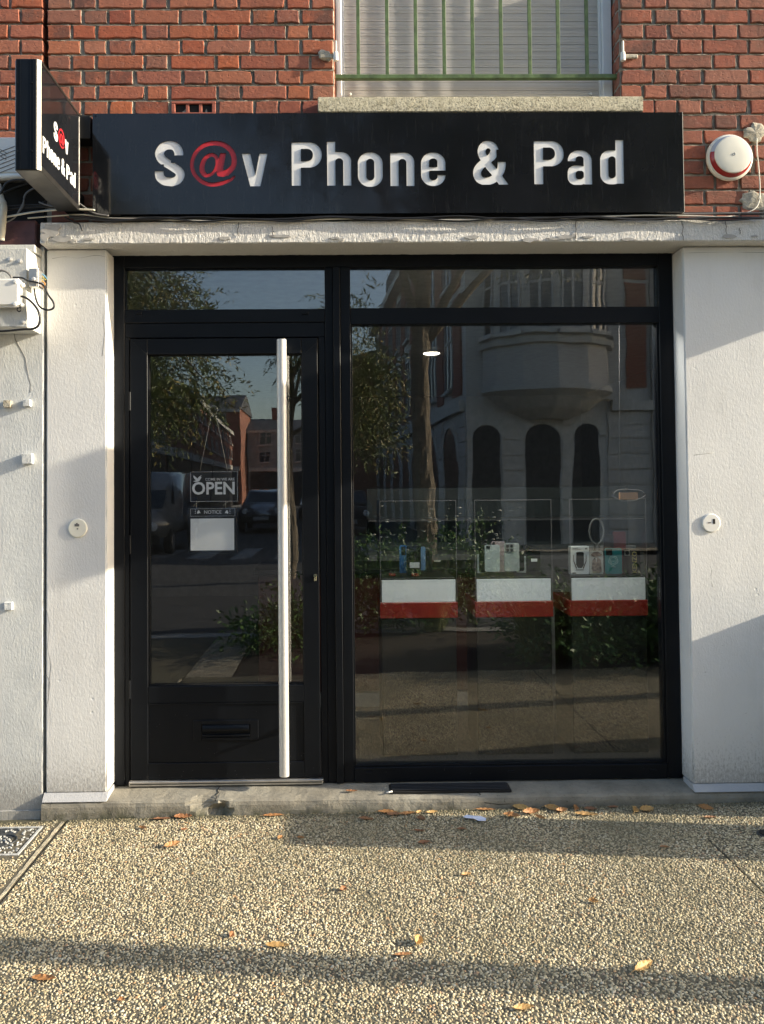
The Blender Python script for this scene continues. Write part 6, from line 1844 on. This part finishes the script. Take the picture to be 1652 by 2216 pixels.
# side facade looks towards -x
fs_ = Face(A + long_dir * 22, -long_dir, cb)      # u runs towards the corner, normal to -x
if fs_.n.x > 0: fs_.n = -fs_.n
ff = Face(A, (1, 0, 0), cb); 
if ff.n.y < 0: ff.n = -ff.n
Lw = 22
fs_.box('side_wall', 0, Lw, 0, 9.4, -8, 0, M['render_white'])
ff.box('front_wall', 0.0, 14, 0, 9.4, -0.3, 0.02, M['render_white'])
fs_.box('cornice', 0, Lw, 9.4, 9.7, -0.3, 0.35, M['trim']); ff.box('cornice', -0.3, 14, 9.4, 9.7, -0.3, 0.37, M['trim'])
fs_.box('string_course', 0, Lw - 0.1, 3.45, 3.70, 0.001, 0.14, M['trim']); ff.box('string_course', 3.6, 14, 3.45, 3.70, 0.021, 0.16, M['trim'])
fs_.box('roof', 0.3, Lw, 9.7, 12.2, -7.5, -0.5, M['roof'])
for k in range(8):
    a = 1.0 + k * 2.6
    for zb in (4.2, 7.0):
        fs_.window(a, a + 1.15, zb, zb + 2.0)
        fs_.box('brick_panel', a + 1.35, a + 2.35, zb - 0.3, zb + 2.3, 0.002, 0.05, M['street_brick'])
def arch(F_, a0, a1, ztop, mat, name='arch_opening'):
    n = 12; c = (a0 + a1) / 2; r = (a1 - a0) / 2; zs = ztop - r
    out = [(a0, 0.1), (a1, 0.1)] + [(c + r * cos(t), zs + r * sin(t)) for t in np.linspace(0, pi, n)]
    vs = [F_.o + F_.u * a + F_.n * 0.004 + Vector((0, 0, z)) for a, z in out] + [F_.o + F_.u * a + F_.n * 0.03 + Vector((0, 0, z)) for a, z in out]
    m_ = len(out)
    fs2 = [tuple(range(m_)), tuple(range(2 * m_ - 1, m_ - 1, -1))] + [(i, (i + 1) % m_, m_ + (i + 1) % m_, m_ + i) for i in range(m_)]
    o = obj(name, vs, fs2, mat, F_.par)
    ring = []
    for rr2 in (r + 0.02, r + 0.18):
        ring.append([(c + rr2 * cos(t), zs + rr2 * sin(t)) for t in np.linspace(0, pi, n)])
    vs = []; 
    for lst in ring:
        for a, z in lst: vs.append(F_.o + F_.u * a + F_.n * 0.05 + Vector((0, 0, z)))
    for lst in ring:
        for a, z in lst: vs.append(F_.o + F_.u * a + F_.n * 0.001 + Vector((0, 0, z)))
    fs2 = []
    for i in range(n - 1):
        fs2 += [(i, i + 1, n + i + 1, n + i), (i + 1, i, 2 * n + i, 2 * n + i + 1), (n + i, n + i + 1, 3 * n + i + 1, 3 * n + i)]
    obj('arch_moulding', vs, fs2, M['trim'], o)
for k in range(7):
    arch(fs_, 1.0 + k * 3.0, 2.9 + k * 3.0, 3.15, M['shopdark'])
for k, (a0, a1) in enumerate(((0.15, 0.85), (1.45, 2.30), (2.65, 3.30))): arch(ff, a0, a1, 3.1, M['shopdark'])
for i in range(9):
    z_ = 0.12 + i * 0.37
    for a0_, a1_ in ((0.90, 1.40), (2.35, 2.60), (3.52, 5.6), (8.7, 14)):
        ff.box('stone_course', a0_, a1_, z_, z_ + 0.33, 0.0215, 0.05 + 0.004 * (i % 2), M['render_white'])
    for k in range(8): fs_.box('stone_course', 3.0 * k + (0.0 if k == 0 else 0.02), 3.0 * k + 0.9, z_, z_ + 0.33, 0.0015, 0.04, M['render_white'])
ff.box('pilaster', 3.35, 3.60, 3.72, 9.2, 0.0215, 0.10, M['trim'])
ff.box('shop_window', 5.75, 8.2, 0.55, 2.75, 0.062, 0.075, M['house_glass'])
# downpipe, shutters panels on front
ff.box('downpipe', 4.6, 4.72, 0, 9.3, 0.021, 0.12, M['render_grey'])
for i in range(9): ff.box('cladding_rib', 5.7 + i * 0.22, 5.78 + i * 0.22, 0.3, 2.9, 0.031, 0.06, M['trim'])
for zb in (4.3, 7.0):
    ff.window(5.2, 6.4, zb, zb + 1.9); ff.window(7.4, 8.6, zb, zb + 1.9)
    ff.box('brick_panel', 4.0, 4.5, zb - 0.3, zb + 2.3, 0.022, 0.06, M['street_brick'])
# oriel: half decagon on the front
oc = A + Vector((2.0, 0.02, 0)); orr = 1.55
def ring_pts(r, z, n=7): return [oc + Vector((-r * cos(pi * i / (n - 1)), r * 0.75 * sin(pi * i / (n - 1)), z)) for i in range(n)]
def oriel_band(name, prof, mat):
    vs = []; fs2 = []; n = 7
    for r, z in prof: vs += ring_pts(r, z, n)
    for j in range(len(prof) - 1):
        for i in range(n - 1): fs2.append((j * n + i, j * n + i + 1, (j + 1) * n + i + 1, (j + 1) * n + i))
    fs2.append(tuple(range(n - 1, -1, -1))); fs2.append(tuple((len(prof) - 1) * n + i for i in range(n)))
    return obj(name, vs, fs2, mat, cb)
oriel_band('oriel_base', [(0.5, 3.2), (1.05, 3.45), (1.45, 3.75), (1.62, 3.85), (1.62, 3.98)], M['trim'])
oriel_band('oriel_wall', [(orr, 3.98), (orr, 4.95)], M['render_white'])
oriel_band('oriel_moulding', [(1.66, 4.95), (1.70, 5.06)], M['trim'])
oriel_band('oriel_wall', [(orr, 5.06), (orr, 8.9)], M['render_white'])
oriel_band('oriel_roof', [(1.75, 8.9), (1.75, 9.05), (0.4, 9.6)], M['roof'])
P7 = ring_pts(orr, 0)
for i in range(6):
    a, b = P7[i], P7[i + 1]
    F2 = Face(a, (b - a), cb)
    mid = (a + b) / 2 - oc
    if F2.n.dot(mid) < 0: F2.n = -F2.n
    wdt = (b - a).length
    F2.window(0.10, wdt - 0.10, 5.25, 6.95, bars=0 if i in (0, 5) else 1)
    F2.window(0.10, wdt - 0.10, 7.3, 8.6, bars=0)

# --- brick houses on the sunny side of the street
def house(name, label, o, u, length, h, depth, mat, floors, nwin, base='shopdark', roof=1.8, sunny=True, par_h=0.0):
    roof = min(roof, 1.3)
    e = empty(name, label, 'house', tuple(Vector(o) + Vector(u).normalized() * length / 2))
    Fh = Face(o, u, e)
    Fh.box('wall', 0, length, 0, h, -depth, 0, M[mat])
    # roof prism
    c = [Fh.o + Fh.u * a + Fh.n * d + Vector((0, 0, z)) for a, d, z in ((-.1, .25, h + .001), (length + .1, .25, h + .001), (length + .1, -depth, h + .001), (-.1, -depth, h + .001), (-.1, -depth / 2, h + roof), (length + .1, -depth / 2, h + roof))]
    rf = obj('roof', c, [(0, 1, 5, 4), (2, 3, 4, 5), (0, 4, 3), (1, 2, 5), (0, 3, 2, 1)], M['roof'], e)
    Fh.box('chimney', length * .75, length * .75 + .6, h + roof * 0.6, h + roof + 0.9, -depth / 2 - .3, -depth / 2 + .3, M['street_brick'], rf)
    Fh.box('cornice', -0.05, length + 0.05, h - 0.25, h, 0.001, 0.2, M['trim'])
    Fh.box('ground_floor_front', 0.25, length - 0.25, 0.05, 2.7, 0.002, 0.06, M[base])
    Fh.box('fascia', 0.1, length - 0.1, 2.75, 3.1, 0.002, 0.12, M['trim'])
    fh = (h - 3.4) / floors
    for f_ in range(floors):
        z0 = 3.5 + f_ * fh
        for k in range(nwin):
            a = length * (k + 0.5) / nwin
            Fh.window(a - 0.5, a + 0.5, z0 + 0.15, z0 + fh * 0.78)
    return e
ld = Vector((-0.056, -1.0, 0))
def left_house(y, ln, *a, **k):
    x = -5.9 - 0.056 * (-15.0 - y)
    return house(a[0], a[1], (x - 0.056 * ln, y - ln, -0.1), (0.056, 1.0, 0), ln, *a[2:], **k)
# Face normal must look to +x: u=(0.056,1) -> n=(1,-0.056)
left_house(-12.5, 7.5, 'brick_house', 'orange brick house nearest on the sunlit left side of the mirrored street', 5.4, 8, 'street_brick', 1, 3)
left_house(-20.1, 6.0, 'grey_house', 'lower grey rendered house next to the near brick house in the mirrored street', 5.2, 8, 'render_grey', 1, 2)
left_house(-26.2, 6.5, 'brick_house', 'tall dark brick house in the middle of the mirrored left side', 5.3, 8, 'street_brick', 2, 2)
left_house(-32.8, 8.0, 'brick_house', 'brick house with long rows of windows further along the mirrored street', 6.0, 8, 'street_brick', 2, 3)
left_house(-41.0, 16.0, 'brick_house', 'row of brick houses far along the mirrored left side', 5.8, 8, 'street_brick', 2, 6)
house('brick_house', 'flat topped brick house closing the view at the end of the mirrored street', (-8.2, -62, -0.1), (-1, 0, 0), 9.0, 8.0, 8, 'street_brick', 2, 3)
e_h = house('brick_house', 'paler house right of the one closing the mirrored street', (0.9, -66, -0.1), (-1, 0, 0), 9.0, 6.6, 8, 'render_grey', 2, 3)
house('brick_house', 'long brick house beyond the pale corner building', (0.6, -38.2, -0.1), (-0.056, -1.0, 0), 18, 8.2, 8, 'street_brick', 2, 6)

# --- cars
M['car_silver'] = simple('silver_car_paint', (0.30, 0.31, 0.33), 0.25, 0.6, var=0.04, coat=1.0)
M['car_white'] = simple('grey_van_paint', (0.10, 0.105, 0.11), 0.3, 0.0, var=0.03, coat=1.0)
M['car_dark'] = simple('dark_blue_car_paint', (0.02, 0.025, 0.04), 0.25, 0.3, coat=1.0)
M['tyre'] = simple('tyre_rubber', (0.015, 0.015, 0.015), 0.8)
M['carglass'] = simple('car_window_glass', (0.015, 0.02, 0.025), 0.05, spec=0.9)
M['headlight'] = simple('headlight_glass', (0.7, 0.72, 0.75), 0.08, spec=0.9)
def car(label, x, y, mat, ln=4.1, wd=1.72, ht=1.48, van=False, face=1, cat='car', group='cars parked along the mirrored street'):
    z0 = -0.1
    e = empty('parked_car' if not van else 'parked_van', label, cat, (x, y, z0), group)
    # side profile (t along length from front, z, half-width factor)
    if van: prof = [(0, .45, .92), (0, .95, .93), (.10, 1.05, .95), (.22, ht * .80, .90), (.30, ht * .98, .82), (.5, ht, .80), (.97, ht * .99, .80), (1, ht * .8, .88), (1, .5, .93)]
    else: prof = [(0.0, .35, .88), (.0, .62, .90), (.04, .78, .93), (.25, .93, .95), (.40, ht * .95, .74), (.55, ht, .70), (.78, ht * .96, .72), (.95, .98, .88), (1, .8, .90), (1, .38, .88)]
    n = len(prof); vs = []; fs2 = []
    for s in (-1, 1):
        for t, z, wf in prof: vs.append((x + s * wd / 2 * wf, y + face * (ln / 2 - t * ln), z0 + z))
    # lower sills
    k = len(vs)
    for i in range(n - 1): fs2.append((i, i + 1, n + i + 1, n + i))
    fs2.append((n - 1, 0, n, 2 * n - 1))
    fs2.append(tuple(range(n - 1, -1, -1))); fs2.append(tuple(range(n, 2 * n)))
    bm = bmesh.new(); vv = [bm.verts.new(v) for v in vs]
    for f in fs2: bm.faces.new([vv[i] for i in f])
    bmesh.ops.recalc_face_normals(bm, faces=bm.faces[:])
    bmesh.ops.bevel(bm, geom=bm.edges[:], offset=0.05, segments=2, affect='EDGES')
    bmobj('body', bm, mat, e, smooth=True)
    i0, i1 = (2, 3) if van else (3, 4)
    def quad(name, ia, ib, ta, tb, off, mt):
        pts = []
        for (q, tt) in ((ia, ta), (ib, tb)):
            pass
        a, b = prof[ia], prof[ib]
        A_ = [a[j] + (b[j] - a[j]) * ta for j in range(3)]; B_ = [a[j] + (b[j] - a[j]) * tb for j in range(3)]
        vs = []
        for d in (0, 0.015):
            for s in (-1, 1):
                for q in (A_, B_):
                    vs.append((x + s * wd / 2 * q[2] * 0.86, y + face * (ln / 2 - q[0] * ln + off[0] + d * (1 if off[0] >= 0 else -1)), z0 + q[1] + off[1] + d))
        return obj(name, vs, [(0, 1, 3, 2), (4, 6, 7, 5), (0, 2, 6, 4), (1, 5, 7, 3), (0, 4, 5, 1), (2, 3, 7, 6)], mt, e)
    quad('windscreen', i0, i1, 0.10, 0.90, (0.01, 0.01), M['carglass'])
    for s in (-1, 1):
        t0, t1 = (.16, .30) if van else (.36, .80)
        q = [(t0 + .03, .98 if not van else 1.1), (t1, .98 if not van else 1.1), (t1 - .04, ht * .9), (t0 + .10, ht * .9)]
        vs = []
        for d in (0, 0.02):
            for t, z in q:
                wf = 0.93 if z < 1.2 and not van else (0.76 if not van else .90)
                vs.append((x + s * (wd / 2 * wf + d), y + face * (ln / 2 - t * ln), z0 + z))
        obj('side_window', vs, [(0, 1, 2, 3), (4, 7, 6, 5), (0, 4, 5, 1), (1, 5, 6, 2), (2, 6, 7, 3), (3, 7, 4, 0)], M['carglass'], e)
        for t in (.18, .82):
            w_ = lathe('wheel', (x + s * (wd / 2 - 0.20), y + face * (ln / 2 - t * ln), z0 + 0.31), (s, 0, 0), [(0.30, 0), (0.31, 0.03), (0.31, 0.17), (0.29, 0.20)], M['tyre'], e, 20)
            lathe('rim', (x + s * (wd / 2 + 0.002), y + face * (ln / 2 - t * ln), z0 + 0.31), (s, 0, 0), [(0.19, 0), (0.18, 0.01), (0.04, 0.02)], M['alu'], w_, 16)
        lathe('headlight', (x + s * wd * 0.34, y + face * (ln / 2 - 0.03), z0 + 0.68), (0, face, 0), [(0.11, 0), (0.10, 0.05), (0.0, 0.07)], M['headlight'], e, 12)
    box('bumper', x - wd * .42, x + wd * .42, y + face * (ln / 2 + .0), y + face * (ln / 2 + 0.06), z0 + .30, z0 + .50, M['tyre'], e, 0.02)
    box('number_plate', x - .26, x + .26, y + face * (ln / 2 + .061), y + face * (ln / 2 + 0.068), z0 + .36, z0 + .47, M['winframe'], e, 0.002)
car('silver hatchback facing the shop in the mirrored street, seen through the door glass', -2.9, -27.0, M['car_silver'])
car('dark car behind the silver hatchback in the mirrored street', -3.1, -33.5, M['car_dark'])
car('second silver car far along the mirrored street', -1.2, -36.0, M['car_silver'])
car('grey van parked at the left edge of the mirrored street', -5.1, -17.5, M['car_white'], 4.9, 1.9, 2.0, True, cat='van', group=None)
car('silver car parked in front of the pale corner building', 0.2, -24.0, M['car_dark'])

# --- trees
def leaf_cloud(name, centers, n, mat, par, size=(0.09, 0.020), droop=0.6, seedv=0):
    """many slender leaves in clumps: centres are (x,y,z,rx,ry,rz)"""
    g = np.random.default_rng(seedv)
    cs = np.array([c[:6] for c in centers]); wts = np.array([c[3] * c[4] * c[5] for c in centers]); wts = wts / wts.sum()
    # twigs: each twig a hanging arc carrying leaves
    nt_ = n // 14
    ci = g.choice(len(cs), nt_, p=wts)
    d = g.normal(size=(nt_, 3)); d /= np.linalg.norm(d, axis=1)[:, None]
    r = g.random(nt_) ** 0.45
    base = cs[ci, :3] + d * cs[ci, 3:6] * r[:, None]
    tdir = d * [1, 1, 0.3] + g.normal(0, .4, (nt_, 3)); tdir[:, 2] -= droop
    tdir /= np.linalg.norm(tdir, axis=1)[:, None]
    t = np.repeat(np.arange(14)[None] / 14 * 0.55, nt_, 0)
    P = base[:, None] + tdir[:, None] * t[..., None]; P[..., 2] -= (t ** 2) * 0.5
    P = P.reshape(-1, 3) + g.normal(0, .012, (nt_ * 14, 3))
    td = np.repeat(tdir, 14, 0)
    ld_ = td * 0.7 + g.normal(0, .5, P.shape); ld_ /= np.linalg.norm(ld_, axis=1)[:, None]
    up = g.normal(size=P.shape); sd = np.cross(ld_, up); sd /= np.linalg.norm(sd, axis=1)[:, None]
    m_ = len(P); sc = g.uniform(.7, 1.3, m_)[:, None]
    a = P; b = P + ld_ * size[0] * .5 * sc + sd * size[1] * .5 * sc; c = P + ld_ * size[0] * sc; e = P + ld_ * size[0] * .5 * sc - sd * size[1] * .5 * sc
    co = np.stack([a, b, c, e], 1).reshape(-1, 3)
    me = bpy.data.meshes.new(name)
    org = co.mean(0)
    me.vertices.add(len(co)); me.vertices.foreach_set('co', (co - org).astype(np.float32).ravel())
    me.loops.add(m_ * 4); me.loops.foreach_set('vertex_index', np.arange(m_ * 4, dtype=np.int32))
    me.polygons.add(m_); me.polygons.foreach_set('loop_start', np.arange(m_, dtype=np.int32) * 4); me.polygons.foreach_set('loop_total', np.full(m_, 4, dtype=np.int32))
    me.update(); me.materials.append(mat)
    o = bpy.data.objects.new(name, me); C.objects.link(o); o.location = Vector(org) - rootloc(par); o.parent = par
    return o
def tree(label, x, y, trunk_h, r, centers, n, seedv, lean=(0, 0)):
    e = empty('street_tree', label, 'tree', (x, y, 0))
    rnd = random.Random(seedv)
    pts = [(x + lean[0] * t + 0.03 * sin(t * 9), y + lean[1] * t, trunk_h * t - 0.05) for t in np.linspace(0, 1, 9)]
    tv, tf = tube(None, pts, r, None, None, 26, radii=[r * 1.25, r * 1.05, r, r * .95, r * .9, r * .85, r * .8, r * .72, r * .6], smooth_n=14)
    ax_ = [Vector((x + lean[0] * q.z / trunk_h, y + lean[1] * q.z / trunk_h, q.z)) for q in tv]
    from mathutils import noise
    tv = [q + (q - c_) * 0.16 * noise.noise(Vector((q.x * 26, q.y * 26, q.z * 5.0))) for q, c_ in zip(tv, ax_)]
    obj('trunk', tv, tf, M['bark'], e)
    top = Vector(pts[-1])
    for i, c in enumerate(centers):
        s = Vector(pts[5 + (i % 3)]); q = Vector(c[:3]); m_ = (s + q) / 2 + Vector((0, 0, 0.25))
        tube('branch', [tuple(s), tuple(m_), tuple(q)], r * .4, M['bark'], e, 7, radii=[r * .5, r * .42, r * .34, r * .26, r * .2, r * .14, r * .1, r * .06], smooth_n=4)
    leaf_cloud('crown', centers, n, M['foliage'], e, seedv=seedv)
    leaf_cloud('yellow_leaves', centers, n // 5, M['foliage_y'], e, seedv=seedv + 1)
tree('street tree with a straight ridged trunk in the planting bed opposite the shop', 0.98, -5.55, 5.2, 0.115,
     [(0.2, -5.3, 5.6, .9, .8, .6), (1.4, -5.4, 5.5, 1.1, .9, .7), (2.6, -5.6, 5.3, 1.2, .9, .8), (3.7, -5.5, 5.6, .9, .9, .7), (1.8, -5.8, 6.7, 1.7, 1.2, .8), (0.35, -5.0, 4.35, .25, .25, .35), (3.0, -6.2, 6.3, 1.2, 1, .8), (-0.6, -5.2, 6.2, .7, .7, .5)], 52000, 11)
tree('street tree hanging over the road at the left, mirrored in the door glass', -3.4, -7.6, 4.6, 0.12,
     [(-3.4, -7.4, 4.6, 1.2, 1.0, .9), (-2.5, -7.2, 3.7, .8, .8, .75), (-3.6, -7.6, 3.2, .9, .8, .6), (-2.7, -7.4, 2.75, .65, .6, .4), (-4.4, -7.9, 5.4, 1.2, 1, .9), (-1.9, -7.0, 3.0, .35, .4, .3)], 48000, 21)
tree('smaller street tree beyond the road near the mullion in the reflection', -0.9, -9.8, 3.9, 0.09,
     [(-0.55, -9.6, 3.85, .28, .4, .50), (0.25, -9.6, 3.4, .60, .6, .8), (0.1, -9.9, 4.6, .4, .5, .3), (0.35, -9.9, 2.6, .5, .5, .5)], 12000, 31)

# --- planting between pavement and road
def shrub(label, x, y, r, h, n, seedv, mat='shrub', cat='shrub', name='shrub'):
    e = empty(name, label, cat, (x, y, 0))
    rnd = random.Random(seedv)
    cs = [(x + rnd.uniform(-r, r) * .6, y + rnd.uniform(-.25, .25), h * rnd.uniform(.3, .75), r * .5, .25, h * .35) for _ in range(5)]
    leaf_cloud('foliage', cs, n, M[mat], e, size=(0.055, 0.026), droop=-0.2, seedv=seedv)
    for k in range(5):
        tube('stem', [(x + rnd.uniform(-.05, .05), y, 0), cs[k][:3]], 0.006, M['bark'], e, 5)
shrub('low dense green shrub, right end of the planting mirrored in the window', 2.95, -2.9, .55, .62, 11000, 41)
shrub('second low green shrub of the mirrored planting, beside the grass tuft', 2.2, -2.85, .42, .50, 8000, 42)
shrub('leafy shrub with pale tips mirrored behind the left display case', 0.55, -4.5, .50, .85, 4000, 43)
shrub('leafy shrub mirrored between the display cases', 1.45, -4.8, .45, .95, 3500, 44)
shrub('dark low shrub mirrored low in the door glass', -0.50, -3.6, .30, .30, 3500, 45)
shrub('bushy shrub mirrored at the left end of the large pane', 0.25, -4.8, .35, .70, 3000, 46)
def grass(label, x, y, h, n, seedv, spread=0.12):
    g = random.Random(seedv); vs = []; fs2 = []
    for i in range(n):
        a = g.uniform(0, 2 * pi); r0 = g.uniform(0, spread * .5); l = h * g.uniform(.6, 1.15); out_ = g.uniform(.15, .75) * h
        b = Vector((x + r0 * cos(a), y + r0 * sin(a), 0)); d = Vector((cos(a), sin(a), 0)); sd = Vector((-sin(a), cos(a), 0)) * 0.0035
        k = len(vs)
        for t in (0, .35, .65, .85, 1):
            q = b + d * out_ * t ** 2 + Vector((0, 0, l * (t - 0.25 * t ** 3)))
            w_ = sd * (1 - t * .8); vs += [q - w_, q + w_]
        for j in range(4): fs2.append((k + 2 * j, k + 2 * j + 1, k + 2 * j + 3, k + 2 * j + 2))
    tag(obj('grass_tuft', vs, fs2, M['grassblade']), label, 'grass')
grass('tall arching grass tuft mirrored between middle and right display cases', 1.62, -2.85, .95, 420, 51, .2)
grass('spiky straw coloured grass tuft beside the low shrubs', 2.05, -2.75, .62, 260, 52, .2)
grass('tall grass tuft mirrored behind the left display case', 0.95, -4.3, 1.1, 300, 53, .25)
fl = random.Random(8); bm = bmesh.new()
for i in range(70):
    x = fl.uniform(0.3, 1.9); y = -4.4 + fl.uniform(-.3, .3); z = fl.uniform(.8, 1.3)
    r = bmesh.ops.create_icosphere(bm, subdivisions=1, radius=fl.uniform(.012, .024)); 
    for v in r['verts']: v.co = Vector((v.co.x, v.co.y, v.co.z * .4)) + Vector((x, y, z))
tag(bmobj('flowers', bm, M['flower']), 'small white flowers over the mirrored planting bed', 'flowers', kind='stuff')
